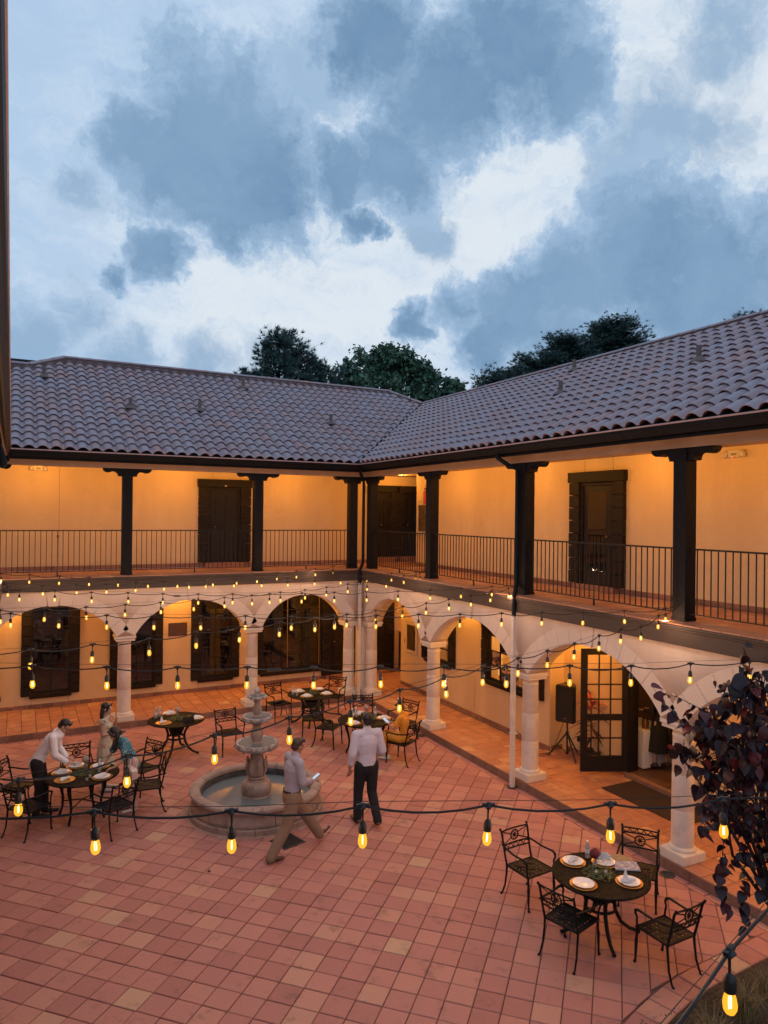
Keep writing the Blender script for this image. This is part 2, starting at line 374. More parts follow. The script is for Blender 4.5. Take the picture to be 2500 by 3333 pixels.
# ================================================================== ground: court tiles laid at 45 degrees
ground = MB(); ground.bb(-40, 40, -45, 45, -0.30, -0.018)
ground = ob('ground', ground, GROUT, kind='structure')
def clip(poly, n, c):
    """keep the part of a 2D polygon where n.p <= c"""
    out = []
    for i in range(len(poly)):
        a, b = poly[i], poly[(i+1) % len(poly)]
        da = a[0]*n[0]+a[1]*n[1]-c; db = b[0]*n[0]+b[1]*n[1]-c
        if da <= 0: out.append(a)
        if (da < 0 < db) or (db < 0 < da):
            q = da/(da-db); out.append((a[0]+(b[0]-a[0])*q, a[1]+(b[1]-a[1])*q))
    return out
def area(p): return abs(sum(p[i][0]*p[(i+1) % len(p)][1]-p[(i+1) % len(p)][0]*p[i][1] for i in range(len(p))))/2
def slab(poly, h=.018, bev=.006, z=0.0):
    """a tile: bevelled top and sides"""
    cx = sum(p[0] for p in poly)/len(poly); cy = sum(p[1] for p in poly)/len(poly); n = len(poly)
    def ins(p, k):
        dx, dy = p[0]-cx, p[1]-cy; L = math.hypot(dx, dy) or 1
        return (p[0]-dx/L*k, p[1]-dy/L*k)
    vs = [(p[0], p[1], z-h) for p in poly]+[(p[0], p[1], z-bev) for p in poly]+[(*ins(p, bev*1.6), z) for p in poly]
    fs = [tuple(range(2*n, 3*n))]
    for k in (0, 1):
        for i in range(n): fs.append((k*n+i, k*n+(i+1) % n, (k+1)*n+(i+1) % n, (k+1)*n+i))
    return vs, fs
PITCH_T = 0.2977
def square_mesh(name, a, m, h=.018, b=None):
    b = b or a; mb = MB(); mb.add(*slab([(-a/2, -b/2), (a/2, -b/2), (a/2, b/2), (-a/2, b/2)], h)); me = mb.mesh(name); me.materials.append(m); return me
def lay(parent, cells, tile_name, mt, mts, limit, z0, full_mesh, jit=.0035):
    """cells: (cx, cy, rot, poly or None). Nearest `limit` become objects, the rest one stuff mesh"""
    cells.sort(key=lambda c: (c[0]-CAM.x)**2+(c[1]-CAM.y)**2)
    rest = MB()
    for k, (cx, cy, a, poly) in enumerate(cells):
        dz = rnd.uniform(-jit, jit); tx, ty = rnd.uniform(-.005, .005), rnd.uniform(-.005, .005)
        if k < limit:
            if poly is None:
                o = bpy.data.objects.new(tile_name, full_mesh)
            else:
                mb = MB(); mb.add(*slab([(p[0]-cx, p[1]-cy) for p in poly])); me = mb.mesh(tile_name); me.materials.append(mt)
                o = bpy.data.objects.new(tile_name, me); a = 0
            link(o); o.location = (cx, cy, z0+dz); o.rotation_euler = (tx, ty, a+rnd.uniform(-.006, .006)); o.parent = parent
        else:
            if poly is None:
                h = full_mesh['half']; hb = full_mesh['halfb']; c_, s_ = math.cos(a), math.sin(a)
                poly = [(cx+x*c_-y*s_, cy+x*s_+y*c_) for x, y in ((-h, -hb), (h, -hb), (h, hb), (-h, hb))]
            vs, fs = slab(poly, .016); rest.add([(x, y, z+z0+dz+tx*(y-cy)-ty*(x-cx)) for x, y, z in vs], fs)
    if rest.v: ob(tile_name, rest, mts, parent, kind='stuff')
TFULL = square_mesh('floor_tile', PITCH_T-.0095, TILE); TFULL['half'] = TFULL['halfb'] = (PITCH_T-.0095)/2
# the court field is bounded by a border strip along both kerbs and by the planter edging
EDGE = [(0.06, -12.05), (-0.42, -12.07), (-1.0, -12.10), (-1.5, -12.13), (-1.9, -12.17), (-2.3, -12.26), (-2.6, -12.34), (-2.95, -12.46), (-3.3, -12.66), (-3.6, -12.92), (-3.85, -13.25), (-4.0, -13.65), (-4.05, -14.1), (-4.05, -17.5)]
def edge_y(x):
    for (x1, y1), (x0, y0) in zip(EDGE, EDGE[1:]):
        if x0 <= x <= x1 and x1 > x0: return y0+(y1-y0)*(x-x0)/(x1-x0)
    return None
A45 = PI/4+.0056
eA = (math.sin(A45), math.cos(A45)); eB = (math.cos(A45), -math.sin(A45)); T0 = (-3.494, -10.918)
cells = []; hh = (PITCH_T-.0095)/2
for i in range(-60, 60):
    for j in range(-70, 50):
        cx = T0[0]+PITCH_T*((i+.5)*eB[0]-(j+.5)*eA[0]); cy = T0[1]+PITCH_T*((i+.5)*eB[1]-(j+.5)*eA[1])
        if not (-9.0 < cx < .2 and -17.4 < cy < .2): continue
        q = [(cx+a*hh*eA[0]+b*hh*eB[0], cy+a*hh*eA[1]+b*hh*eB[1]) for a, b in ((-1, -1), (-1, 1), (1, 1), (1, -1))]
        if (cx+4.66)**2+(cy+5.68)**2 < 1.0: continue
        p = clip(clip(q, (1, 0), -.075), (0, 1), -.075)
        if cx > -4.2:                                   # planter edging: cut against the local tangent
            for (x1, y1), (x0, y0) in zip(EDGE, EDGE[1:]):
                if x0-.15 <= cx <= x1+.15 and (y0-.4 <= cy <= y1+.4 or x1-x0 > .05):
                    n = Vector((y1-y0, -(x1-x0))); 
                    if n.length: 
                        n.normalize(); mx, my = (x0+x1)/2, (y0+y1)/2
                        if n.y > 0: n = -n
                        if x1-x0 < .05: n = Vector((1, 0))
                        p = clip(p, (n.x, n.y), n.x*x0+n.y*y0-.02) if p else p
            ey = edge_y(cx)
            if ey is None and cx > -4.05 and cy < -14: continue
            if ey is not None and cy < ey-.2: continue
        if len(p) < 3 or area(p) < .004: continue
        cells.append((cx, cy, math.atan2(eB[1], eB[0]), None if area(p) > .98*4*hh*hh else p))
lay(ground, cells, 'floor_tile', TILE, TILES, 300, 0.0, TFULL)
# border strips by the kerbs
bmesh_ = square_mesh('border_tile', .305, TILE, b=.125)
for k in range(40):
    o = ob('border_tile', bmesh_, parent=ground, loc=(.004, -.18-k*.317, -.001), rot=(0, 0, PI/2+rnd.uniform(-.01, .01)))
for k in range(29):
    o = ob('border_tile', bmesh_, parent=ground, loc=(-.16-k*.317, .004, -.001), rot=(0, 0, rnd.uniform(-.01, .01)))
# planter edging: a row of square tiles, soil behind it
pts = [Vector((x, y, 0)) for x, y in EDGE]
L = [0]
for a, b in zip(pts, pts[1:]): L.append(L[-1]+(b-a).length)
def along(t):
    for i in range(len(pts)-1):
        if t <= L[i+1]:
            q = (t-L[i])/(L[i+1]-L[i]); d = (pts[i+1]-pts[i]).normalized(); return pts[i].lerp(pts[i+1], q), d
    return pts[-1], (pts[-1]-pts[-2]).normalized()
t = 0.02
while t < L[-1]-.35:
    a, d0 = along(t+.03); b, d1 = along(t+.318)
    _, da = along(max(0, t-.12)); _, db = along(t+.45)
    n0 = (d0+da).normalized(); n1 = (d1+db).normalized()
    n0 = Vector((-n0.y, n0.x, 0)); n1 = Vector((-n1.y, n1.x, 0))
    if n0.y > 0 and n0.x < .2: pass
    q = [a+n0*-.0, b+n1*-.0, b+n1*.31, a+n0*.31]
    q = [(p.x, p.y) for p in q]
    cx = sum(p[0] for p in q)/4; cy = sum(p[1] for p in q)/4
    mb = MB(); mb.add(*slab([(p[0]-cx, p[1]-cy) for p in q], .05, .008)); ob('edging_tile', mb, TILE, ground, loc=(cx, cy, .014+rnd.uniform(-.003, .003)))
    t += .3
SOIL = mat('soil', (0.030, 0.022, 0.016), .95, col2=(0.055, 0.042, 0.03), nscale=26, bump=1.0, bscale=60, bdetail=8)
mb = MB(); n = 0
inner = []
for k in range(60):
    p, d = along(L[-1]*k/59); nn = Vector((-d.y, d.x, 0)); inner.append(p+nn*.33)
poly = [(p.x, p.y, .004) for p in inner]+[(.07, -17.5, .004)]
mb.add(poly, [tuple(range(len(poly)))]); ob('planting_bed', mb, SOIL, kind='structure')

# ================================================================== arcade walkways (one step up)
def walkway(name, rects, joints):
    mb = MB()
    for x0, x1, y0, y1 in rects: mb.bb(x0, x1, y0, y1, -.2, ZW-.018)
    return ob(name, mb, GROUT, kind='structure')
wr = walkway('walkway', [(.09, 2.6, -17.5, .09)], None)
wl = walkway('walkway', [(-9.6, 3.8, .09, 2.6)], None)
PW = .305
WFULL = square_mesh('floor_tile', PW-.010, WTILE); WFULL['half'] = WFULL['halfb'] = (PW-.01)/2
cr = []; cl = []
for i in range(7):
    for j in range(46):
        x = .09+PW*(i+.5)-.005; y = .02-PW*(j+.5)
        if x > 1.72 and not (-9.4 < y < -5.8 or y < -9.4): continue
        if y < -13.2 or x > 2.15: continue
        cr.append((x, y, 0, None))
for i in range(40):
    for j in range(8):
        x = 3.0-PW*(i+.5); y = .09+PW*(j+.5)-.005
        if x < -9.3 or y > 2.5: continue
        cl.append((x, y, 0, None))
lay(wr, cr, 'floor_tile', WTILE, WTILES, 298, ZW, WFULL, .0012)
lay(wl, cl, 'floor_tile', WTILE, WTILES, 298, ZW, WFULL, .0012)
km = MB(); km.bb(-.222, .222, -.014, .03, 0, ZW-.002-.0); km = km.mesh('kerb_tile'); km.materials.append(KERBM)
for k in range(30): ob('kerb_tile', km, parent=wr, loc=(.085, -.16-.452*k, -.002), rot=(0, 0, -PI/2))
for k in range(21): ob('kerb_tile', km, parent=wl, loc=(-.16-.452*k, .085, -.002), rot=0)

# ================================================================== the two arcaded wings and the near one
wing_a = thing('arcade_wing', 'left arcaded wing with three arches, its upper gallery facing the camera', 'building')
wing_b = thing('arcade_wing', 'right arcaded wing running towards the camera, with an open glazed door under its arches', 'building')
wing_c = thing('arcade_wing', 'near wing at the left edge, only its dark eave and gutter in sight', 'building')
FL, FRl, FU, FD = Fr('L', YL), Fr('R', XR), Fr('R', XU), Fr('R', XD)

# ---- walls
mb = MB(); mb.bb(-9.8, 4.2, YL, YL+.25, 0, ZB); low_a = ob('lower_wall', mb, STC, wing_a)
mb = MB(); mb.bb(-9.8, 4.2, YL, YL+.25, ZF, 6.35); up_a = ob('upper_wall', mb, STC, wing_a)
W5 = (-1.98, -.83, 1.22, 2.62); W6 = (-5.45, -3.79, 1.22, 2.62)
mb = MB()
mb.bb(XR, XR+.2, -5.88, .74, 0, 1.22); mb.bb(XR, XR+.2, -5.88, .74, 2.62, ZB)
for a, b in ((-5.88, W6[0]), (W6[1], W5[0]), (W5[1], .74)): mb.bb(XR, XR+.2, a, b, 1.22, 2.62)
mb.bb(XR+.2, XD+.2, -5.88, -5.70, 0, ZB)                          # return into the alcove
mb.bb(XR+.2, 3.9, .54, .74, 0, ZB)
mb.bb(XD, XD+.2, -7.70, -5.88, 0, ZB); mb.bb(XD, XD+.2, -9.08, -7.70, 2.66, ZB); mb.bb(XD, XD+.2, -17.5, -9.08, 0, ZB)
low_b = ob('lower_wall', mb, STC, wing_b)
mb = MB(); mb.bb(XU, XU+.2, -17.5, .74, ZF, 6.35); mb.bb(XU+.2, 3.9, .54, .74, ZF, 6.35); up_b = ob('upper_wall', mb, STC, wing_b)
# skirting tiles
bmL = MB(); bmL.bb(-.148, .148, -.012, .0, 0, .10); bmL = bmL.mesh('skirting_tile'); bmL.materials.append(BASEM)
for k in range(40):
    ob('skirting_tile', bmL, parent=low_a, loc=(-9.2+.302*k, YL, ZW), rot=0)
    if -9.2+.302*k < 1.6 or 1: ob('skirting_tile', bmL, parent=up_a, loc=(-9.2+.302*k, YL, ZF), rot=0)
for k in range(46):
    y = .58-.302*k
    if y > -5.8: ob('skirting_tile', bmL, parent=low_b, loc=(XR, y, ZW), rot=(0, 0, -PI/2))
    elif not (-9.2 < y < -7.6): ob('skirting_tile', bmL, parent=low_b, loc=(XD, y-.1, ZW), rot=(0, 0, -PI/2))
    ob('skirting_tile', bmL, parent=up_b, loc=(XU, y, ZF), rot=(0, 0, -PI/2))
ob('skirting_tile', bmL, parent=low_b, loc=(XR+.2, -5.88, ZW), rot=0)
# expansion joints scored in the render (thin dark recesses built as slim strips)
JOINT = mat('joint_shadow', (0.22, 0.16, 0.11), .9)
for s in (-7.47, -3.55, -2.75): 
    mb = MB(); FL.bb(mb, s-.004, s+.004, 0, .003, ZF+(.1 if s < -5 else 2.46), 6.3); ob('control_joint', mb, JOINT, up_a)
for s in (-6.35, -7.15):
    mb = MB(); FU.bb(mb, s-.004, s+.004, 0, .003, 6.07, 6.3); ob('control_joint', mb, JOINT, up_b)
for s in (-3.1, -5.05): 
    mb = MB(); FRl.bb(mb, s-.004, s+.004, 0, .003, ZW+.1, 1.15); ob('control_joint', mb, JOINT, low_b)
for s in (-8.05, -7.2, -5.0, -3.9, -2.9, -1.6): 
    mb = MB(); FL.bb(mb, s-.004, s+.004, 0, .003, ZW+.1, .43); ob('control_joint', mb, JOINT, low_a)

# ---- gallery slabs, beams
def gallery(parent, k):
    mb = MB()
    if k == 'a': mb.bb(-9.9, 4.2, .03, YL, ZB+.004, ZF-.018)
    else: mb.bb(.03, XU, -17.5, .026, ZB+.004, ZF-.018)
    g = ob('gallery_floor', mb, STW, parent)
    me = square_mesh('floor_tile', .295, WTILE, .022); rest = MB()
    rows = range(7)
    for i in rows:
        for j in range(46 if k == 'a' else 58):
            c = (4.0-.305*(j+.5), -.015+.155+.305*i) if k == 'a' else (-.015+.155+.305*i, -.02-.155-.305*j)
            if k == 'a' and c[0] < -9.5: continue
            if k == 'a' and i == 0 and c[0] > 0: continue
            if i < 2: ob('floor_tile', me, parent=g, loc=(*c, ZF+rnd.uniform(-.002, .002)), rot=(0, 0, rnd.uniform(-.006, .006)))
            else:
                v_, f_ = slab([(c[0]-.147, c[1]-.147), (c[0]+.147, c[1]-.147), (c[0]+.147, c[1]+.147), (c[0]-.147, c[1]+.147)]); rest.add([(x, y, z+ZF) for x, y, z in v_], f_)
    ob('floor_tile', rest, WTILES, g, kind='stuff')
    # beam with stepped moulding (butted at the inner corner)
    bm_ = MB(); prof = [(0.0, ZB), (0.0, 3.515), (-.02, 3.525), (-.02, 3.55), (-.035, 3.56), (-.035, 3.592), (.03, 3.592), (.03, ZB)]
    if k == 'a': bm_.extrude([(-9.9, d, z) for d, z in prof], (9.9, 0, 0)); 
    else: bm_.extrude([(d, .03, z) for d, z in prof], (0, -17.5, 0))
    if k == 'a':                                         # mitre
        for i, p in enumerate(bm_.v):
            if p[0] > -1: bm_.v[i] = (p[1], p[1], p[2])
    else:
        for i, p in enumerate(bm_.v):
            if p[1] > -1: bm_.v[i] = (p[0], p[0], p[2])
    ob('beam', bm_, BEAM, parent)
    return g
ga = gallery(wing_a, 'a'); gb = gallery(wing_b, 'b')

# ---- arcade: segmental arches on columns
COLX = [-9.24, -6.10, -2.96, -0.19]; COLY = [-0.06, -3.37, -6.93, -10.44, -13.95, -17.4]
SPR, APX, HO = 2.175, 2.975, .205
def arch_z(s, a, b):
    h = (b-a)/2; c = (a+b)/2; v = APX-SPR; Rr = (h*h+v*v)/(2*v)
    return APX-Rr+math.sqrt(max(0, Rr*Rr-(s-c)**2)), Rr, c
def arcade(parent, fr, cols, s_lo, s_hi):
    cols = sorted(cols); mb = MB(); bays = []
    d0, d1 = 0.0, .45                                    # d measured inwards here
    segs = []                                            # (s, zlow)
    prev = s_lo
    pts = [(s_lo, SPR)]
    for a, b in zip(cols, cols[1:]):
        A, B = a+HO, b-HO; bays.append((A, B)); pts.append((A, SPR))
        for i in range(1, 40):
            s = A+(B-A)*i/40; pts.append((s, arch_z(s, A, B)[0]))
        pts.append((B, SPR))
    pts.append((s_hi, SPR))
    # drop duplicates
    q = [pts[0]]
    for p in pts[1:]:
        if p[0]-q[-1][0] > 1e-4: q.append(p)
    n = len(q); vs = []
    for s, z in q:
        vs += [fr.P(s, 0, z), fr.P(s, 0, ZB), fr.P(s, -.45, z), fr.P(s, -.45, ZB)]
    for i in range(n-1):
        a = 4*i; b = a+4
        mb.add([vs[a], vs[b], vs[b+1], vs[a+1]], [(0, 1, 2, 3)]); mb.add([vs[a+2], vs[b+2], vs[b+3], vs[a+3]], [(3, 2, 1, 0)])
        mb.add([vs[a], vs[b], vs[b+2], vs[a+2]], [(0, 1, 2, 3)], sm=True)
    mb.add([vs[0], vs[1], vs[3], vs[2]], [(0, 1, 2, 3)]); mb.add([vs[-4], vs[-3], vs[-1], vs[-2]], [(0, 1, 2, 3)])
    me = mb.mesh('arch_wall', fix=False)
    bm = bmesh.new(); bm.from_mesh(me); bmesh.ops.remove_doubles(bm, verts=bm.verts, dist=1e-5); bmesh.ops.recalc_face_normals(bm, faces=bm.faces); bm.to_mesh(me); bm.free()
    w = ob('arch_wall', me, STW, parent)
    # voussoirs: thin proud stones with open joints, and a keystone
    for A, B in bays:
        _, Rr, c = arch_z(A, A, B); zc = APX-Rr; half = math.asin((B-A)/2/Rr); N = 13
        for k in range(N):
            if k == N//2: continue
            t0 = -half+2*half*k/N+.0028; t1 = -half+2*half*(k+1)/N-.0028
            poly = []
            for rr, ts in ((Rr+.004, (t0, (t0+t1)/2, t1)), (Rr+.315, (t1, (t0+t1)/2, t0))):
                for t_ in ts: poly.append(Vector(fr.P(c+rr*math.sin(t_), .003, min(zc+rr*math.cos(t_), ZB-.02))))
            mb = MB(); mb.extrude(poly, fr.V(0, -.012)); ob('voussoir', mb, STW, w)
        mb = MB(); poly = [fr.P(c+a, .014, z) for a, z in ((-.10, APX-.015), (.10, APX-.015), (.155, ZB-.004), (-.155, ZB-.004))]
        mb.extrude([Vector(p) for p in poly], fr.V(0, -.045)); ob('keystone', mb, STW, w)
    return w
FA, FB = Fr('L', .09), Fr('R', .09)
arcade(wing_a, FA, COLX, -9.7, .09); arcade(wing_b, FB, COLY, -17.6, .54)
# columns
shaft = MB(); shaft.lathe([(.185, .135), (.19, .15), (.19, .175), (.175, .19), (.160, .20), (.158, .72), (.1555, .722), (.1555, .728), (.157, .73), (.154, 1.24), (.151, 1.242), (.151, 1.248), (.153, 1.25), (.146, 1.78), (.152, 1.79), (.152, 1.805), (.146, 1.815), (.146, 1.85), (.165, 1.885), (.185, 1.905)], 28)
shaft = shaft.mesh('column'); shaft.materials.append(STONE)
pl = MB(); pl.bb(-.225, .225, -.225, .225, 0, .135); pl = pl.mesh('plinth'); pl.materials.append(STONE)
cp = MB(); cp.bb(-.215, .215, -.215, .215, 1.905, 1.965); cp.bb(-.235, .235, -.235, .235, 1.965, 2.032); cp = cp.mesh('capital'); cp.materials.append(STONE)
for m_ in (pl, cp):
    bm = bmesh.new(); bm.from_mesh(m_); bmesh.ops.bevel(bm, geom=list(bm.edges), offset=.008, segments=2, affect='EDGES'); bm.to_mesh(m_); bm.free()
for parent, lst in ((wing_a, [(x, .325) for x in COLX]), (wing_b, [(.325, y) for y in COLY])):
    for x, y in lst:
        c = ob('column', shaft, parent=parent, loc=(x, y, ZW), rot=(0, 0, rnd.uniform(0, 6)))
        ob('plinth', pl, parent=c, rot=(0, 0, -c.rotation_euler.z)); ob('capital', cp, parent=c, rot=(0, 0, -c.rotation_euler.z))
mb = MB(); mb.bb(.10, .5, .10, .5, ZW, SPR); ob('corner_pier', mb, STW, wing_a)

# ---- gallery posts with carved brackets, header beam, soffit
PX = [-9.10, -6.07, -2.82, -.10]; PY = [.07, -3.15, -6.68, -10.38, -14.1, -17.6]
POS = .375
pm = MB(); pm.bb(-.115, .115, -.115, .115, .0, 2.545); pm.bb(-.125, .125, -.125, .125, .0, .05); pm = pm.mesh('gallery_post'); pm.materials.append(POST)
bm = bmesh.new(); bm.from_mesh(pm); bmesh.ops.bevel(bm, geom=list(bm.edges), offset=.006, segments=1, affect='EDGES'); bm.to_mesh(pm); bm.free()
half = [(.118, 0), (.21, 0), (.215, .035), (.235, .075), (.275, .105), (.33, .115), (.37, .10), (.42, .085), (.47, .088), (.51, .105), (.54, .135), (.555, .185)]
bk = MB(); poly = [Vector((s, -.095, 2.36+z)) for s, z in half]+[Vector((-s, -.095, 2.36+z)) for s, z in reversed(half)]
bk.extrude(poly, (0, .19, 0)); bk = bk.mesh('bracket'); bk.materials.append(POST)
for x in PX:
    p = ob('gallery_post', pm, parent=wing_a, loc=(x, POS, ZF)); ob('bracket', bk, parent=p)
for y in PY:
    p = ob('gallery_post', pm, parent=wing_b, loc=(POS, y, ZF)); ob('bracket', bk, parent=p, rot=(0, 0, PI/2))
mb = MB(); mb.bb(-9.9, .26, .26, .49, 6.162, 6.32); ob('header_beam', mb, SOFF, wing_a)
mb = MB(); mb.bb(.26, .49, -17.5, .49, 6.162, 6.32); ob('header_beam', mb, SOFF, wing_b)
mb = MB(); mb.bb(-9.9, 4.2, .026, YL+.2, 6.325, 6.36); ob('soffit', mb, SOFF, wing_a)
mb = MB(); mb.bb(.0, XU+.2, -17.5, .022, 6.325, 6.36); ob('soffit', mb, SOFF, wing_b)

# ---- railings
bal = MB(); bal.bb(-.007, .007, -.007, .007, 0, .935); bal = bal.mesh('baluster'); bal.materials.append(IRON)
def railing(parent, k, a, b):
    mb = MB()
    if k == 'L': mb.bb(a, b, POS-.02, POS+.02, ZF+1.045, ZF+1.07); mb.bb(a, b, POS-.016, POS+.016, ZF+.10, ZF+.115)
    else: mb.bb(POS-.02, POS+.02, a, b, ZF+1.045, ZF+1.07); mb.bb(POS-.016, POS+.016, a, b, ZF+.10, ZF+.115)
    g = ob('railing', mb, IRON, parent); n = max(1, round((b-a)/.117)); st = (b-a)/n
    for i in range(1, n):
        s = a+st*i; ob('baluster', bal, parent=g, loc=(s, POS, ZF+.112) if k == 'L' else (POS, s, ZF+.112))
    m2 = MB(); s = (a+b)/2
    if k == 'L': m2.bb(s-.012, s+.012, POS-.012, POS+.012, ZF, ZF+.10)
    else: m2.bb(POS-.012, POS+.012, s-.012, s+.012, ZF, ZF+.10)
    ob('rail_foot', m2, IRON, g)
for a, b in zip(PX, PX[1:]): railing(wing_a, 'L', a+.115, b-.115)
for b, a in zip(PY, PY[1:]): railing(wing_b, 'R', a+.115, b-.115)
# ================================================================== roofs
G0, GZ, SL = -.126, 6.49, .549
TH = math.atan(SL); CW, CL = .277, .385
RY, RXR = 5.40, 4.57                                     # ridge lines of the left and right wing
def roof_z(d): return GZ+SL*(d-G0)
def deck(parent, poly, k):
    mb = MB(); top = [(x, y, roof_z(y if k == 'a' else x)-.005) for x, y in poly]; n = len(top)
    bot = [(x, y, z-.12) for x, y, z in top]
    mb.add(top+bot, [tuple(range(n)), tuple(range(2*n-1, n-1, -1))]+[(i, n+i, n+(i+1) % n, (i+1) % n) for i in range(n)])
    return ob('roof', mb, DECK, parent)
deck_a = deck(wing_a, [(-12, G0+.05), (G0+.05, G0+.05), (4.51, 4.51), (3.62, RY), (-7.25, RY), (-8.2, 4.71), (-12, 4.71)], 'a')
deck_b = deck(wing_b, [(G0+.05, G0+.05), (G0+.05, -17.5), (RXR, -17.5), (RXR, 4.51)], 'b')
mb = MB(); mb.extrude([(-12, 10.9, 6.3), (-12, RY, roof_z(RY)-.02), (-12, RY, 6.3)], (15.6, 0, 0)); ob('rear_slope', mb, DECK, wing_a)
mb = MB(); mb.extrude([(9.3, -17.5, 6.3), (RXR, -17.5, roof_z(RXR)-.02), (RXR, -17.5, 6.3)], (0, 22, 0)); ob('rear_slope', mb, DECK, wing_b)
def stile():
    """one S tile: crest and trough, thick front lip"""
    N = 14; xs = [CW*1.06*(i/N)-.005 for i in range(N+1)]
    def h(x):
        t = (x/CW) % 1.0
        return .066*max(0.0, math.sin(PI*min(1, t/.76)))**.62 if t < .76 else -.010*math.sin(PI*(t-.76)/.24)
    Lr = CL+.05; vs = []
    for w, lift in ((0, .038), (Lr, .000)):
        for x in xs: vs.append((x, w, h(x)+lift))
    for x in xs: vs.append((x, 0.0, h(x)+.038-.013))
    for x in xs: vs.append((x, .13, h(x)+.038-.024))
    k = N+1; fs = []; sm = []
    mb = MB()
    mb.add(vs, [(i, i+1, k+i+1, k+i) for i in range(N)], 0, True)
    mb.add(vs, [(2*k+i, 2*k+i+1, i+1, i) for i in range(N)]+[(3*k+i, 3*k+i+1, 2*k+i+1, 2*k+i) for i in range(N)], 0, False)
    return mb
ST = stile(); st_me = ST.mesh('roof_tile', fix=False); st_me.materials.append(ROOFT)
bm = bmesh.new(); bm.from_mesh(st_me); bmesh.ops.remove_doubles(bm, verts=bm.verts, dist=1e-5); bm.to_mesh(st_me); bm.free(); st_me.set_sharp_from_angle(angle=rad(50))
def tiles(parent, k, spans, planes):
    """spans: function (row distance up slope -> (lo, hi)) along the eave; planes: vertical cut planes (point, normal) kept on the negative side"""
    U = Vector((1, 0, 0)) if k == 'a' else Vector((0, -1, 0))
    Wd = Vector((0, math.cos(TH), math.sin(TH))) if k == 'a' else Vector((math.cos(TH), 0, math.sin(TH)))
    Nn = U.cross(Wd)
    if Nn.z < 0: Nn = -Nn
    R3 = Matrix((U, Wd, Nn)).transposed()
    items = []
    row = 0
    while True:
        w0 = row*CL+.01
        lo, hi = spans(w0)
        if lo is None: break
        n0 = math.floor(lo/CW)-1; n1 = math.ceil(hi/CW)+1
        for c in range(n0, n1+1):
            o0 = Vector((0, G0, GZ)) if k == 'a' else Vector((G0, 0, GZ))
            P = o0+U*(c*CW)+Wd*w0+Nn*.004
            ctr = P+U*CW*.5+Wd*CL*.5
            dists = [(ctr-p).dot(n) for p, n in planes]
            if max(dists) > .30: continue
            cut = [i for i, d in enumerate(dists) if d > -.30]
            items.append((P, ctr, cut))
        row += 1
    items.sort(key=lambda t: (t[1]-CAM).length)
    rest = MB(); cnt = 0
    for P, ctr, cut in items:
        jr = Matrix.Rotation(rnd.uniform(-.010, .010), 3, 'Z') @ Matrix.Rotation(rnd.uniform(-.008, .008), 3, 'X')
        M = (R3 @ jr).to_4x4(); M.translation = P+Nn*rnd.uniform(-.002, .003)
        if cut:
            bm = bmesh.new(); bm.from_mesh(st_me); bm.transform(M)
            for i in cut:
                p, n = planes[i]
                bmesh.ops.bisect_plane(bm, geom=list(bm.verts)+list(bm.edges)+list(bm.faces), plane_co=p, plane_no=n, clear_outer=True)
            if not bm.faces: bm.free(); continue
            if cnt < 300:
                me = bpy.data.meshes.new('roof_tile'); bm.transform(M.inverted()); bm.to_mesh(me); me.materials.append(ROOFT)
                o = bpy.data.objects.new('roof_tile', me); link(o); o.parent = parent; o.matrix_local = M; cnt += 1
            else:
                bm.verts.index_update(); rest.add([v.co.copy() for v in bm.verts], [[v.index for v in fc.verts] for fc in bm.faces], 0, True)
            bm.free()
        elif cnt < 300:
            o = bpy.data.objects.new('roof_tile', st_me); link(o); o.parent = parent; o.matrix_local = M; cnt += 1
        else:
            rest.add([M @ v.co for v in st_me.vertices], [list(p.vertices) for p in st_me.polygons], 0, True)
    me = rest.mesh('roof_tile', fix=False); me.materials.append(ROOFS); ob('roof_tile', me, parent=parent, kind='stuff')
ca = math.cos(TH)
def span_a(w):
    y = G0+w*ca
    if y > RY-.05: return None, None
    lo = -9.6 if y < 4.6 else -8.4+(y-4.6)*1.3
    hi = y+.3 if y < 4.5 else 4.6-(y-4.5)
    return lo, hi
def span_b(w):
    x = G0+w*ca
    if x > RXR-.05: return None, None
    return -x-.3, 17.2                                   # measured along -Y
s2 = math.sqrt(.5)
tiles(deck_a, 'a', span_a, [(Vector((-.02, .02, 0)), Vector((s2, -s2, 0))), (Vector((4.51, 4.51, 0)), Vector((s2, s2, 0))), (Vector((-8.2, 4.68, 0)), Vector((-.62, .78, 0))), (Vector((0, RY, 0)), Vector((0, 1, 0)))])
tiles(deck_b, 'b', span_b, [(Vector((.02, -.02, 0)), Vector((-s2, s2, 0))), (Vector((RXR, 0, 0)), Vector((1, 0, 0)))])
# valley flashing
mb = MB(); a, b = G0, 4.5
mb.add([(a-.05, a+.05, roof_z(a)+.045), (a+.0, a+.0, roof_z(a)+.03), (a+.05, a-.05, roof_z(a)+.045), (b-.05, b+.05, roof_z(b)+.045), (b, b, roof_z(b)+.03), (b+.05, b-.05, roof_z(b)+.045)], [(0, 1, 4, 3), (1, 2, 5, 4)])
ob('valley_flashing', mb, mat('flashing', (.10, .10, .115), .5, metal=.4, col2=(.07, .07, .08), nscale=8), deck_a)
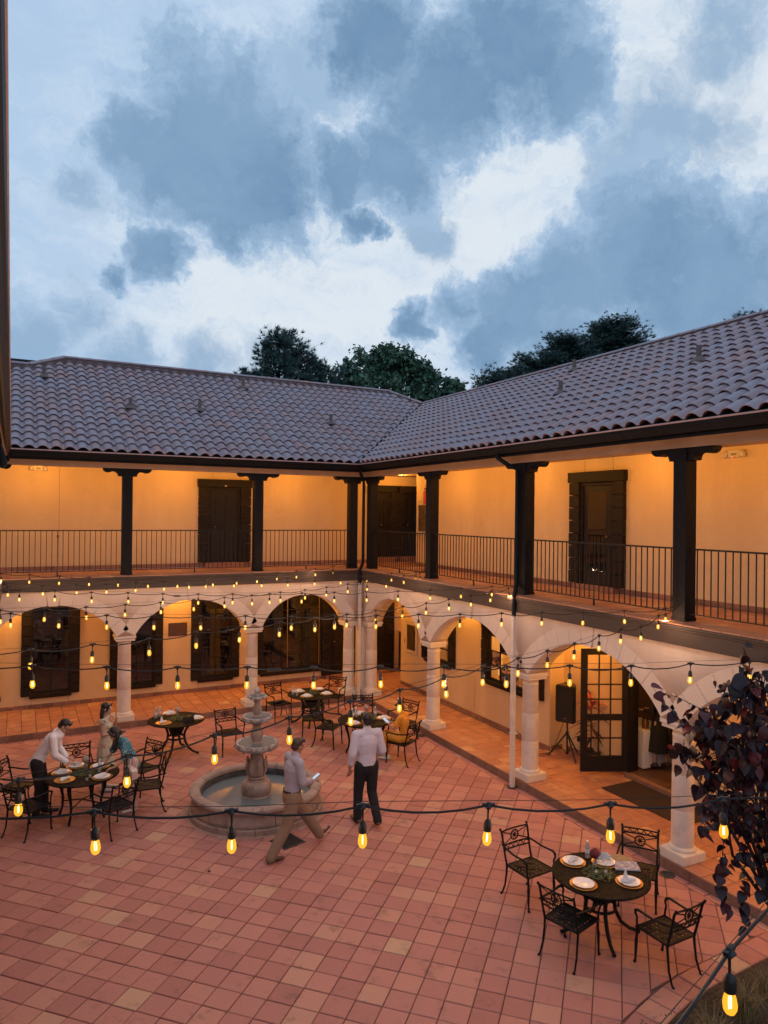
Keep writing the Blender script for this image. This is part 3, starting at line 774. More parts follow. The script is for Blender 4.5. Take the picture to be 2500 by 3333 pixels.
# ridge and hip caps
rc = MB(); N = 8
vs = [];
for y, r_ in ((0, .118), (.43, .105)):
    for i in range(N+1): vs.append((-r_*math.cos(PI*i/N), y, r_*.62*math.sin(PI*i/N)))
for i in range(N+1): vs.append((-.10*math.cos(PI*i/N), 0, .10*.62*math.sin(PI*i/N)))
rc.add(vs, [(i, i+1, N+2+i, N+1+i) for i in range(N)], 0, True); rc.add(vs, [(2*N+2+i, 2*N+3+i, i+1, i) for i in range(N)])
rc = rc.mesh('ridge_tile', fix=False); rc.materials.append(ROOFT)
def ridge(parent, a, b, drop=.0):
    a, b = Vector(a), Vector(b); d = (b-a); Ld = d.length; d.normalize(); n = max(1, round(Ld/.39))
    mb = MB(); sd = Vector((-d.y, d.x, 0)).normalized()
    mb.add([a-sd*.15-Vector((0, 0, .16)), a+sd*.15-Vector((0, 0, .16)), a+sd*.09+Vector((0, 0, .10)), a-sd*.09+Vector((0, 0, .10)), b-sd*.15-Vector((0, 0, .16)), b+sd*.15-Vector((0, 0, .16)), b+sd*.09+Vector((0, 0, .10)), b-sd*.09+Vector((0, 0, .10))],
           [(0, 1, 2, 3), (4, 7, 6, 5), (0, 3, 7, 4), (1, 5, 6, 2), (3, 2, 6, 7)]); ob('ridge_mortar', mb, RIDGEM, parent)
    q = d.to_track_quat('Y', 'Z')
    for i in range(n):
        p = a.lerp(b, i/n)+Vector((0, 0, .085)); o = bpy.data.objects.new('ridge_tile', rc); link(o); o.parent = parent; o.location = p
        o.rotation_mode = 'QUATERNION'; o.rotation_quaternion = q
rz = roof_z
ridge(deck_a, (3.62, RY, rz(RY)), (-7.25, RY, rz(RY)+.05)); ridge(deck_a, (4.51, 4.51, rz(4.51)), (3.62, RY, rz(RY))); ridge(deck_a, (-8.2, 4.71, rz(4.71)), (-7.25, RY, rz(RY)+.05)); ridge(deck_a, (-11, 4.71, rz(4.71)), (-8.2, 4.71, rz(4.71)))
ridge(deck_b, (RXR, -17.2, rz(RXR)), (RXR, 4.51, rz(4.51)))
# vent pipes through the tiles
VP = mat('vent_pipe', (.16, .115, .10), .7, col2=(.10, .075, .07), nscale=30)
def vent(parent, x, y, d):
    z = rz(d); mb = MB(); mb.lathe([(.048, -.1), (.048, .34), (.036, .34), (.036, .2)], 10, (x, y, z), cap=False)
    v = ob('vent_pipe', mb, VP, parent); m2 = MB(); m2.lathe([(.17, .03), (.12, .095), (.055, .14), (.05, .14)], 12, (x, y, z), cap=False); ob('pipe_flashing', m2, VP, v)
for x, y in ((-7.81, 4.0), (-5.76, 2.34), (-3.88, 2.51), (-2.07, 4.5), (.02, 2.27)): vent(deck_a, x, y, y)
for x, y in ((2.22, -5.51), (3.91, -4.06), (2.42, -8.94)): vent(deck_b, x, y, x)
# gutters with copper lip, mitred at the inner corner
GP = [(0.02, 6.465), (.02, 6.335), (.055, 6.325), (.075, 6.335), (.085, 6.365), (.10, 6.40), (.118, 6.425), (.124, 6.455), (.126, 6.482), (.118, 6.482), (.115, 6.455), (.105, 6.43), (.05, 6.345), (.03, 6.345), (.03, 6.465)]
def gutter(parent, k):
    mb = MB()
    if k == 'a':
        mb.extrude([(-8.60, -d, z) for d, z in GP], (8.6, 0, 0)); fx = MB(); fx.bb(-9.8, -.026, -.0, .02, 6.275, 6.47)
        for i, p in enumerate(mb.v):
            if p[0] > -1: mb.v[i] = (p[1], p[1], p[2])
        tb = MB(); tb.tube([(-8.58, -.122, 6.487), (-.122, -.122, 6.487)], .015, 8)
    else:
        mb.extrude([(-d, 0, z) for d, z in GP], (0, -17.6, 0)); fx = MB(); fx.bb(-.0, .02, -17.5, .02, 6.275, 6.47)
        for i, p in enumerate(mb.v):
            if p[1] > -1: mb.v[i] = (p[0], p[0], p[2])
        tb = MB(); tb.tube([(-.122, -.122, 6.487), (-.122, -17.5, 6.487)], .015, 8)
    g = ob('gutter', mb, GUT, parent); ob('gutter_lip', tb, COPPER, g); ob('fascia', fx, GUT, parent)
    seam = MB()
    for i in range(1, 8): 
        s = -2.4*i
        if k == 'a' and s < -8.3: continue
        if k == 'a': seam.tube([(s, -.075, 6.334), (s, -.101, 6.40), (s, -.1185, 6.427), (s, -.1275, 6.47)], .004, 5)
        else: seam.tube([(-.075, s, 6.334), (-.101, s, 6.40), (-.1185, s, 6.427), (-.1275, s, 6.47)], .004, 5)
    ob('gutter_seam', seam, GUT, g)
gutter(wing_a, 'a'); gutter(wing_b, 'b')
# downspouts: dark above the gallery, pale below the beam
def pipe_rect(pts, w=.075): mb = MB(); mb.tube(pts, w*.62, 4, sm=False, side=(1, 1, 0)); return mb
def downspout(parent, x0, y0, px, py, gx, gy):
    d = ob('downspout', MB().tube([(x0, y0, 6.34), (x0, y0, 6.26), (x0*.5+px*.5, y0*.5+py*.5, 6.13), (px, py, 6.02), (px, py, 3.80), (px*.6+gx*.4, py*.6+gy*.4, 3.70), (gx, gy, 3.60), (gx, gy, 3.22)], .042, 8), GUT, parent)
    ob('lower_downspout', MB().tube([(gx+.0, gy, 3.24), (gx, gy, 0.0)], .052, 4, sm=False, side=(1, 1, 0)), PIPEW, d)
    b = MB(); 
    for z in (2.5, 1.0): b.bb(gx-.045, gx+.09, gy-.045, gy+.06, z, z+.02)
    ob('pipe_strap', b, PIPEW, d)
downspout(wing_a, -.07, -.07, .13, .13, -.045, -.045)
downspout(wing_b, -.075, -6.35, .20, -6.62, -.035, -6.86)

# ---- near wing: eave over the camera's shoulder and the posts that carry the strings
xa, xb = -8.56, -8.455
mb = MB()
def nx(y): return xa+(xb-xa)*(y+.13)/-15.4
prof = [(-d, z) for d, z in GP]
vs = []
for y in (-.13, -16.6):
    for d, z in GP: vs.append((nx(y)-.126+d, y, z))
n = len(GP); mb.add(vs, [(i, (i+1) % n, n+(i+1) % n, n+i) for i in range(n)]+[tuple(range(n)), tuple(range(2*n-1, n-1, -1))])
g = ob('gutter', mb, GUT, wing_c); ob('gutter_lip', MB().tube([(nx(-.13)-.004, -.13, 6.487), (nx(-16.6)-.004, -16.6, 6.487)], .011, 8), COPPER, g)
mb = MB(); mb.add([(nx(y)-.13, y, z) for y in (0, -17.3) for z in (6.275, 6.47)]+[(nx(y)-.16, y, z) for y in (0, -17.3) for z in (6.275, 6.47)], [(0, 1, 3, 2), (4, 6, 7, 5), (0, 2, 6, 4), (1, 5, 7, 3), (0, 4, 5, 1), (2, 3, 7, 6)]); ob('fascia', mb, GUT, wing_c)
mb = MB(); mb.bb(-12.0, -8.64, -18.5, -.02, 6.325, 6.36); ob('soffit', mb, SOFF, wing_c)
mb = MB(); mb.add([(-8.60, 0, 6.47), (-8.60, -18.5, 6.47), (-13.0, -18.5, 6.47+4.4*SL), (-13.0, 0, 6.47+4.4*SL), (-13.0, 0, 6.37), (-13.0, -18.5, 6.37), (-8.6, 0, 6.40), (-8.6, -18.5, 6.40)], [(0, 1, 2, 3), (6, 4, 5, 7), (0, 3, 4, 6), (1, 7, 5, 2), (0, 6, 7, 1)]); ob('roof', mb, ROOFS, wing_c)
mb = MB(); mb.bb(-12, -8.75, -18.5, -.02, ZB, ZF); ob('gallery_floor', mb, STW, wing_c)
mb = MB(); mb.bb(-11.2, -11.0, -18.5, -.02, 0, 6.32); ob('wall', mb, STC, wing_c)
mb = MB(); mb.bb(-8.75, -8.70, -18.5, -.02, ZB, ZF-.01); ob('beam', mb, BEAM, wing_c)
mb = MB(); mb.bb(-9.2, -8.95, -18.5, -.02, 0, ZB-.004); 
mb = MB()
for y in (-.4, -3.4, -6.8, -10.4, -13.8): ob('gallery_post', pm, parent=wing_c, loc=(-9.05, y, ZF))
for y in (-3.4, -6.8, -10.4, -13.8): ob('column', shaft, parent=wing_c, loc=(-9.05, y, ZW))
# downspout elbow by its corner
ob('downspout', MB().tube([(-8.62, -.10, 6.36), (-8.62, -.06, 6.25), (-8.75, .04, 6.16), (-8.95, .16, 6.12), (-9.05, .22, 6.0), (-9.05, .22, 3.7)], .045, 8), GUT, wing_c)
FLD = thing('flood_light', 'black flood lamp fixed under the near eave at the left frame edge', 'lamp', (-8.64, -4.9, 6.1))
mb = MB(); mb.cap2((-.03, 0, .0), .055, (0, .0, -.22), .075, 10); ob('housing', mb, GUT, FLD); mb = MB(); mb.tube([(-.03, 0, .0), (-.03, 0, .23)], .018, 6); ob('bracket', mb, GUT, FLD)

# ================================================================== windows and doors
def trim_stack(parent, fr, s0, s1, z0, z1, d=.085, h=.262, name='trim_block'):
    n = max(1, round((z1-z0)/h)); st = (z1-z0)/n
    for i in range(n):
        mb = MB(); fr.bb(mb, s0+rnd.uniform(-.003, .003), s1, .002, d+rnd.uniform(-.006, .006), z0+st*i+.007, z0+st*(i+1)-.007)
        ob(name, mb, TRIM, parent)
def window(parent, fr, s0, s1, zb, zt, q=.25, ql=True, qr=True, nx=2, nz=4, sill=True, glass=True, d_g=.012, frame_m=TRIM, zq=None):
    """s0..s1 outer extent incl. side blocks"""
    a = s0+q if ql else s0; b = s1-q if qr else s1
    mb = MB(); fw = .055
    fr.bb(mb, a, a+fw, .004, .055, zb, zt); fr.bb(mb, b-fw, b, .004, .055, zb, zt); fr.bb(mb, a+fw, b-fw, .004, .055, zt-fw, zt); fr.bb(mb, a+fw, b-fw, .004, .055, zb, zb+fw)
    w = ob('window', mb, frame_m, parent)
    m2 = MB()
    for i in range(1, nx): s = a+(b-a)*i/nx; fr.bb(m2, s-.013, s+.013, .006, .034, zb+fw, zt-fw)
    for i in range(1, nz): z = zb+(zt-zb)*i/nz; fr.bb(m2, a+fw, b-fw, .007, .033, z-.011, z+.011)
    if m2.v: ob('glazing_bar', m2, frame_m, w)
    if glass:
        for i in range(nx):
            for j in range(nz):
                mb = MB(); x0 = a+(b-a)*i/nx; x1 = a+(b-a)*(i+1)/nx; y0 = zb+(zt-zb)*j/nz; y1 = zb+(zt-zb)*(j+1)/nz
                mb.add([fr.P(x0, d_g, y0), fr.P(x1, d_g, y0), fr.P(x1, d_g+rnd.uniform(-.0012, .0012), y1), fr.P(x0, d_g+rnd.uniform(-.0012, .0012), y1)], [(0, 1, 2, 3)]); ob('pane', mb, glass if glass is not True else GLASS, w)
    if sill:
        mb = MB(); fr.bb(mb, a-.03, b+.03, .003, .14, zb-.075, zb-.005); fr.bb(mb, a-.03, b+.03, .003, .10, zb-.115, zb-.08); ob('sill', mb, TRIM, w)
    z0 = zq if zq is not None else zb-.06
    if ql: trim_stack(w, fr, s0, a-.004, z0, zt+.02)
    if qr: trim_stack(w, fr, b+.004, s1, z0, zt+.02)
    return w
ZT = 2.72
window(low_a, FL, -8.30, -6.95, .52, ZT, .22)
window(low_a, FL, -6.22, -4.87, .52, ZT, .22)
window(low_a, FL, -4.11, -2.76, .52, ZT, .22)
window(low_a, FL, -2.30, -.24, .52, ZT, .2, ql=True, qr=False, nx=3, nz=5)
window(low_a, FL, -9.9, -8.78, .52, ZT, .22)
STRIPM = mat('tan_metal', (.30, .20, .10), .4, metal=.6)
mb = MB(); FL.bb(mb, -1.325, -1.305, .036, .05, .60, ZT-.05); FL.bb(mb, -.325, -.305, .036, .05, .60, ZT-.05); ob('upright_strip', mb, STRIPM, low_a)  # two thin tan metal strips standing upright on the wide window
def panel_door(parent, fr, s0, s1, z0, z1, q=.3, head=.22, glass=False, recess=0.0):
    """surround of dark blocks, header, leaf with raised panels"""
    a, b = s0+q, s1-q; zt = z1-head
    mb = MB(); fr.bb(mb, a, b, .004, .03, z0, zt); d = ob('door', mb, DOORM, parent)
    m = MB(); w = b-a
    fr.bb(m, a, a+.07, .032, .06, z0, zt); fr.bb(m, b-.07, b, .032, .06, z0, zt); fr.bb(m, a+.07, b-.07, .032, .06, zt-.07, zt); ob('door_frame', m, TRIM, d)
    if glass:
        m = MB(); x0, x1 = a+.20, b-.20
        m.add([fr.P(x0, .034, z0+.28), fr.P(x1, .034, z0+.28), fr.P(x1, .034, zt-.2), fr.P(x0, .034, zt-.2)], [(0, 1, 2, 3)]); ob('pane', m, GLASS, d)
    else:
        for (x0, x1, y0, y1) in ((.14, .46, .10, .42), (.54, .86, .10, .42), (.14, .46, .48, .93), (.54, .86, .48, .93)):
            m = MB(); H = zt-.07-z0; W_ = w-.14; fr.bb(m, a+.07+W_*x0, a+.07+W_*x1, .031, .045, z0+H*y0, z0+H*y1); ob('door_panel', m, DOORM, d)
    m = MB(); hs = a+.16; p = fr.P(hs, .03, z0+1.0); q_ = fr.P(hs, .075, z0+1.0); m.tube([p, q_], .010, 6); m.ball(q_, .026, 8, 6); ob('handle', m, mat('old_brass', (.25, .18, .09), .35, metal=.9), d)
    m = MB(); fr.bb(m, s0-.03, s1+.03, .003, .12, z1-head+.004, z1); ob('header', m, TRIM, d)
    trim_stack(d, fr, s0, a-.004, z0-.0, z1-head, .10); trim_stack(d, fr, b+.004, s1, z0-.0, z1-head, .10)
    m = MB(); fr.bb(m, a-.12, b+.12, .002, .16, ZF if z0 > 3 else ZW, z0-.003); ob('threshold', m, BASEM, d)
    return d
panel_door(up_a, FL, -3.95, -2.47, 3.73, 6.06)
panel_door(up_b, FU, -7.51, -5.99, 3.73, 6.06, glass=True)
panel_door(low_a, FL, -.22, 1.02, .245, 2.70, .24)                 # lower door behind the corner columns
panel_door(low_a, FL, 1.02, 2.22, .245, 2.70, .24)
panel_door(up_a, FL, 1.30, 2.32, 3.79, 6.03, .26); panel_door(up_a, FL, 2.32, 3.40, 3.79, 6.03, .2)
# small door number tags (blank pale plates)
PLATE = mat('pale_plate', (.6, .5, .4), .5)
mb = MB(); FL.bb(mb, -3.24, -3.18, .125, .13, 5.86, 5.89); ob('number_plate', mb, PLATE, up_a)

# lower right wing: two windows looking into a lit room
CLEAR = mat('clear_glass', (1, 1, 1), .0, trans=1.0, spec=.5)
def thin_glass():
    m = bpy.data.materials.new('thin_glass'); m.use_nodes = True; t = m.node_tree; t.nodes.clear()
    g = nd(t, 'ShaderNodeBsdfGlossy'); g.inputs['Roughness'].default_value = .02; tr = nd(t, 'ShaderNodeBsdfTransparent'); mx = nd(t, 'ShaderNodeMixShader')
    fz = nd(t, 'ShaderNodeFresnel'); fz.inputs[0].default_value = 1.5; o = nd(t, 'ShaderNodeOutputMaterial')
    t.links.new(fz.outputs[0], mx.inputs[0]); t.links.new(tr.outputs[0], mx.inputs[1]); t.links.new(g.outputs[0], mx.inputs[2]); t.links.new(mx.outputs[0], o.inputs[0]); return m
TG = thin_glass()
window(low_b, FRl, W5[0]-.24, W5[1]+.24, W5[2], W5[3], .24, nx=2, nz=4, glass=TG)
window(low_b, FRl, W6[0]-.26, W6[1]+.33, W6[2], W6[3], .26, nx=4, nz=4, glass=TG)
ROOMW = mat('room_wall', (.62, .45, .25), .9); WOOD = mat('room_wood', (.16, .08, .04), .5, wave=((3, 3, 20), (.10, .05, .025)))
mb = MB(); mb.bb(4.6, 4.7, -5.66, .5, 0, 3.2); mb.bb(XR+.2, 4.6, -5.69, -5.66, 0, 3.2); mb.bb(XR+.2, 4.6, .5, .53, 0, 3.2); mb.bb(XR+.2, 4.6, -5.66, .5, 3.2, 3.25); mb.bb(XR+.2, 4.6, -5.66, .5, .10, .14); mb.bb(2.9, 2.95, -5.66, -2.6, 0.14, 3.2)
ob('room_wall', mb, ROOMW, wing_b)
lamp('room_light', 'POINT', (2.9, -1.4, 2.9), 230, (1, .72, .34), .15); lamp('room_light', 'POINT', (2.35, -4.6, 2.9), 45, (1, .62, .25), .15)
# ---- doorway alcove room with wooden floor
mb = MB(); mb.bb(5.4, 5.5, -11, -6.6, 0, 3.2); mb.bb(XD+.2, 5.4, -6.64, -6.6, 0, 3.2); mb.bb(XD+.2, 5.4, -11.04, -11, 0, 3.2); mb.bb(XD+.2, 5.4, -11, -6.6, 3.2, 3.25); ob('back_room_wall', mb, mat('back_room', (.30, .17, .09), .9), wing_b)
mb = MB(); mb.bb(XD+.03, 5.4, -11, -6.6, .05, .235); ob('back_room_floor', mb, WOOD, wing_b)
mb = MB(); mb.bb(XD-.10, XD+.06, -9.08, -7.70, ZW-.01, .225); ob('door_step', mb, KERBM, wing_b)
lamp('back_room_light', 'POINT', (3.3, -8.9, 3.0), 13, (1, .58, .22), .15)
mb = MB(); mb.bb(XD-.02, XD+.22, -7.74, -7.70, .226, 2.66); mb.bb(XD-.02, XD+.22, -9.08, -9.04, .226, 2.66); mb.bb(XD-.02, XD+.22, -9.04, -7.74, 2.60, 2.66); ob('door_frame', mb, TRIM, wing_b)
# open leaf, hinged at the left jamb
leaf = MB(); LW, LH = .93, 2.36; rows = [(.30, .98, 2), (1.10, 2.24, 4)]
st_ = .125
leaf.bb(0, st_, -.022, .022, 0, LH); leaf.bb(LW-st_, LW, -.022, .022, 0, LH); leaf.bb(st_, LW-st_, -.022, .022, 0, .30); leaf.bb(st_, LW-st_, -.022, .022, .98, 1.10); leaf.bb(st_, LW-st_, -.022, .022, 2.24, LH)
ang = math.atan2(-7.33+7.68, 1.36-2.10)
leaf_o = ob('open_door', leaf, DOORM, wing_b, loc=(2.09, -7.69, .24), rot=(0, 0, ang))
bars = MB()
for z0, z1, n in rows:
    for i in (1, 2): x = st_+(LW-2*st_)*i/3; bars.bb(x-.011, x+.011, -.016, .016, z0, z1)
    for i in range(1, n): z = z0+(z1-z0)*i/n; bars.bb(st_, LW-st_, -.015, .015, z-.011, z+.011)
ob('glazing_bar', bars, DOORM, leaf_o)
for z0, z1, n in rows:
    for i in range(3):
        for j in range(n):
            mb = MB(); x0 = st_+(LW-2*st_)*i/3; x1 = st_+(LW-2*st_)*(i+1)/3; a = z0+(z1-z0)*j/n; b = z0+(z1-z0)*(j+1)/n
            mb.add([(x0, 0, a), (x1, 0, a), (x1, 0, b), (x0, 0, b)], [(0, 1, 2, 3)]); ob('pane', mb, TG, leaf_o)
CHROME = mat('chrome', (.7, .66, .6), .25, metal=1)
mb = MB(); mb.tube([(LW-.08, -.03, .16), (LW-.06, -.10, .05), (LW-.05, -.12, -.085)], .008, 6); mb.ball((LW-.05, -.12, -.085), .014, 8, 5); ob('kick_stop', mb, CHROME, leaf_o)
mb = MB(); mb.tube([(LW-.06, -.03, 1.03), (LW-.06, -.075, 1.03), (LW-.16, -.075, 1.03)], .009, 6); ob('handle', mb, CHROME, leaf_o)

# ================================================================== lamps of the building: recessed downlights, plus fill lamps added between bays
DL = mat('downlight_trim', (.5, .45, .4), .4); DLE = emit('downlight_lens', (1, .72, .35), 6)
dm = MB(); dm.lathe([(.075, 0), (.085, -.008), (.06, -.012), (.055, 0)], 14, cap=False); dm = dm.mesh('down_or_fill_light'); dm.materials.append(DL)
dl = MB(); dl.lathe([(.055, -.002), (.0001, -.002)], 12, cap=False); dl = dl.mesh('lens'); dl.materials.append(DLE)
WARM = (1.0, .44, .07)
def down_or_fill_light(parent, x, y, z, power, spot=160, blend=1.0, col=WARM):
    d = ob('down_or_fill_light', dm, parent=parent, loc=(x, y, z)); ob('lens', dl, parent=d)
    (lamp('down_or_fill_beam', 'SPOT', (x, y, z-.03), power, col, .05, spot, blend) if spot < 140 else lamp('down_or_fill_beam', 'POINT', (x, y, z-.10), power*.62, col, .07))
UPW, LOW = 64, 120
for x in (-7.95, -4.62, -1.35, 1.9): down_or_fill_light(wing_a, x, 1.22, 6.322, UPW)
for x in (-9.5, -6.25, -3.0): down_or_fill_light(wing_a, x, 1.0, 6.322, UPW*.55)  # added fill lamps between the bays, to even out the wall glow
for y in (-1.75, -4.85, -8.35, -12.1, -15.6): down_or_fill_light(wing_b, 1.14, y, 6.322, UPW)
for y in (-.1, -3.3, -6.6, -10.2, -13.8): down_or_fill_light(wing_b, .95, y, 6.322, UPW*.55)  # likewise added on the right wing, evening the gallery light
for x, k in ((-8.72, 1.), (-7.6, .6), (-4.5, 1.), (-2.52, 1.1), (-1.2, .7), (1.9, 1.)): down_or_fill_light(wing_a, x, 1.85, ZB-.002, LOW*k)
down_or_fill_light(wing_b, 1.40, -2.86, ZB-.002, LOW*.9, 76, .35)
for y, k in ((-.2, .8), (-5.0, .7), (-6.55, 1.3), (-8.3, .7), (-11.4, 1.5), (-14.5, 1.)): down_or_fill_light(wing_b, 1.45 if y > -5.5 else 1.72, y, ZB-.002, LOW*k)
# ================================================================== fountain
FS = mat('fountain_stone', (0.36, 0.275, 0.24), .75, col2=(0.25, 0.18, 0.15), nscale=5, bump=.5, bscale=40, bdetail=6, stain=((0.10, 0.085, 0.08), .75), stscale=4)
FB2 = mat('fountain_bowl_stone', (0.52, 0.475, 0.455), .75, col2=(0.27, 0.235, 0.22), nscale=11, bump=.8, bscale=50, bdetail=6, stain=((0.05, 0.043, 0.04), .95), stscale=9, nramp=(.4, .6))
FW = mat('fountain_water', (0.135, 0.175, 0.195), .06, spec=.3, bump=.02, bscale=6)
LINE = mat('pool_lining_tile', (0.075, 0.08, 0.085), .35, rvar=.35)
FC = (-4.66, -5.68)
ft = thing('fountain', 'three tiered stone fountain in its round basin in mid court', 'fountain', (*FC, 0))
def arc_lathe(prof, a0, a1, n=5):
    mb = MB(); k = len(prof); vs = []
    for i in range(n+1):
        a = a0+(a1-a0)*i/n
        for r_, z in prof: vs.append((r_*math.cos(a), r_*math.sin(a), z))
    fs = [(i*k+j, (i+1)*k+j, (i+1)*k+(j+1) % k, i*k+(j+1) % k) for i in range(n) for j in range(k)]
    fs += [tuple(range(k)), tuple(range((n+1)*k-1, n*k-1, -1))]
    return mb.add(vs, fs, 0, True)
rim = [(.955, .30), (.955, .385), (.975, .41), (1.02, .425), (1.08, .42), (1.125, .395), (1.135, .36), (1.12, .33), (1.095, .315), (1.09, .30)]
wallp = [(.96, .105), (.96, .298), (1.085, .298), (1.075, .27), (1.085, .22), (1.105, .17), (1.11, .14), (1.10, .108)]
base = [(.97, 0.0), (.97, .10), (1.135, .10), (1.15, .085), (1.15, 0.0)]
for nm, pr_, n, off in (('rim_stone', rim, 8, .1), ('wall_stone', wallp, 10, .3), ('base_stone', base, 10, .0)):
    st_ = 2*PI/n; me = arc_lathe(pr_, .004, st_-.004, 7).mesh(nm); me.materials.append(FS); me.set_sharp_from_angle(angle=rad(40))
    for k in range(n): ob(nm, me, parent=ft, rot=(0, 0, off+st_*k+rnd.uniform(-.002, .002)))
mb = MB(); mb.lathe([(.95, 0), (.95, .30)], 48, cap=False); ob('basin_wall', mb, FS, ft)
lt = MB(); lt.box((.943, 0, .27), (.012, .108, .052)); lt = lt.mesh('lining_tile'); lt.materials.append(LINE)
for k in range(54): ob('lining_tile', lt, parent=ft, rot=(0, 0, 2*PI*k/54))
for k in range(54): ob('lining_tile', lt, parent=ft, rot=(0, 0, 2*PI*k/54+.03), loc=(0, 0, .056))
mb = MB(); mb.lathe([(.952, .235), (.0001, .235)], 48, cap=False, sm=False); ob('water', mb, FW, ft)
mb = MB(); mb.lathe([(.19, .20), (.245, .21), (.255, .24), (.24, .262), (.25, .28), (.262, .34), (.262, .40), (.24, .455), (.19, .49)], 32); ob('pedestal_base', mb, FS, ft)
def flute(n, amp): return lambda a, i: 1+amp*abs(math.sin(n*a/2+.25*i))
mb = MB(); mb.lathe([(.165, .47), (.17, .50), (.15, .515), (.165, .545), (.155, .56)], 24); ob('pedestal_collar', mb, FS, ft)
mb = MB(); mb.lathe([(.125, .555), (.135, .60), (.150, .66), (.145, .74), (.125, .82), (.105, .90), (.098, .96), (.130, .985), (.11, 1.0), (.095, 1.03), (.10, 1.055), (.13, 1.08)], 40, rfun=lambda a, i: 1+(.09*abs(math.sin(4.0*a+.35*i)) if 0 < i < 8 else 0)); ped = ob('pedestal', mb, FS, ft)
for k in range(8):
    a = 2*PI*k/8; mb = MB(); 
    mb.tube([(.15*math.cos(a), .15*math.sin(a), .60), (.185*math.cos(a), .185*math.sin(a), .72), (.165*math.cos(a), .165*math.sin(a), .83), (.175*math.cos(a), .175*math.sin(a), .88), (.195*math.cos(a), .195*math.sin(a), .86)], [.03, .042, .034, .024, .012], 6, flat=.45, side=(-math.sin(a), math.cos(a), 0)); ob('carved_leaf', mb, FS, ped)
def bowl(nm, r_, z, m):
    mb = MB(); n = 36
    def rf(a, i): return 1+(.022*math.sin(12*a) if i in (4, 5) else 0)
    mb.lathe([(.07, z-.19*r_/.36-.02), (r_*.35, z-.17*r_/.36), (r_*.70, z-.13*r_/.36), (r_*.88, z-.085*r_/.36), (r_*.97, z-.075*r_/.36), (r_*1.0, z-.02), (r_*.98, z), (r_*.90, z), (r_*.84, z-.025), (r_*.5, z-.05), (.04, z-.055)], n, rfun=rf); b = ob(nm, mb, m, ft)
    for k in range(int(26*r_/.36)):
        a = 2*PI*k/int(26*r_/.36); mb = MB(); c, s = math.cos(a), math.sin(a)
        mb.tube([(r_*.70*c, r_*.70*s, z-.125*r_/.36), (r_*.95*c, r_*.95*s, z-.07*r_/.36-.012), (r_*1.035*c, r_*1.035*s, z-.03)], [.008, .026*r_/.36+.006, .016], 5, flat=.5, side=(-s, c, 0)); ob('carved_petal', mb, m, b)
    mb = MB(); mb.lathe([(r_*.87, z-.014), (.0001, z-.014)], 28, cap=False, sm=False); ob('bowl_water', mb, FW, b)
bowl('large_bowl', .366, 1.15, FB2)
mb = MB(); mb.lathe([(.10, 1.10), (.105, 1.14), (.082, 1.16), (.085, 1.22), (.105, 1.28), (.10, 1.33), (.07, 1.40), (.06, 1.43), (.09, 1.46), (.075, 1.475), (.065, 1.50), (.085, 1.53)], 28, rfun=lambda a, i: 1+(.10*abs(math.sin(3.5*a+.2*i)) if 2 < i < 8 else 0)); ob('middle_stem', mb, FS, ft)
bowl('middle_bowl', .26, 1.605, FB2)
mb = MB(); mb.lathe([(.065, 1.57), (.07, 1.60), (.052, 1.62), (.070, 1.68), (.075, 1.73), (.052, 1.80), (.048, 1.83), (.07, 1.86), (.055, 1.88), (.06, 1.90)], 24, rfun=lambda a, i: 1+(.12*abs(math.sin(3.5*a)) if 2 < i < 6 else 0)); ob('upper_stem', mb, FS, ft)
bowl('small_bowl', .158, 1.96, FB2)
mb = MB(); mb.lathe([(.035, 1.93), (.045, 1.975), (.03, 1.985), (.052, 2.01), (.058, 2.04), (.045, 2.07), (.025, 2.09), (.012, 2.105), (.0001, 2.11)], 20, rfun=lambda a, i: 1+.10*math.sin(8*a+i*PI)); ob('pineapple_finial', mb, FB2, ft)
CONC = mat('concrete_ring', (.40, .28, .24), .9, col2=(.30, .17, .135), nscale=7)
mb = MB(); mb.lathe([(1.23, -.003), (1.12, .004)], 48, cap=False, sm=False, rfun=lambda a, i: 1+(.02*math.sin(5*a)+.015*math.sin(11*a+1) if i == 0 else 0)); 
cr_ = ob('mortar_apron', mb, CONC, ft, loc=(0, 0, .004))

# drains
DR = mat('drain_iron', (.035, .032, .032), .6)
def round_drain(x, y, label, z=.004):
    d = thing('drain_cover', label, 'drain', (x, y, z)); mb = MB(); mb.lathe([(.085, -.012), (.105, -.012), (.108, .004), (.098, .006), (.090, .006), (.088, -.004)], 24, cap=False); ob('rim', mb, DR, d)
    mb = MB(); mb.lathe([(.088, -.010), (.0001, -.010)], 16, cap=False); ob('sump', mb, mat('black_hole', (.004, .004, .004), 1), d)
    for rr in (.025, .05, .072): mb = MB(); mb.tube([(rr*math.cos(2*PI*k/20), rr*math.sin(2*PI*k/20), 0) for k in range(20)], .006, 4, closed=True); ob('grate_ring', mb, DR, d)
    mb = MB()
    for k in range(4): a = PI*k/4; mb.box((0, 0, .001), (.17, .008, .006), Matrix.Rotation(a, 3, 'Z'))
    ob('grate_bar', mb, DR, d)
round_drain(-.035, -6.86, 'round iron drain grate at the foot of the white downpipe on the right')
round_drain(-.06, -10.50, 'round iron drain cover in the floor behind the front right table')
round_drain(-.05, -3.42, 'round iron drain cover beside the kerb near the seated woman in yellow')
gd = thing('floor_grate', 'square slotted metal floor grate by the walking man\'s feet', 'grate', (-4.60, -7.14, .003), .28)
mb = MB(); mb.bb(-.2, .2, -.2, -.175, -.01, .006); mb.bb(-.2, .2, .175, .2, -.01, .006); mb.bb(-.2, -.175, -.175, .175, -.01, .006); mb.bb(.175, .2, -.175, .175, -.01, .006); ob('frame', mb, DR, gd)
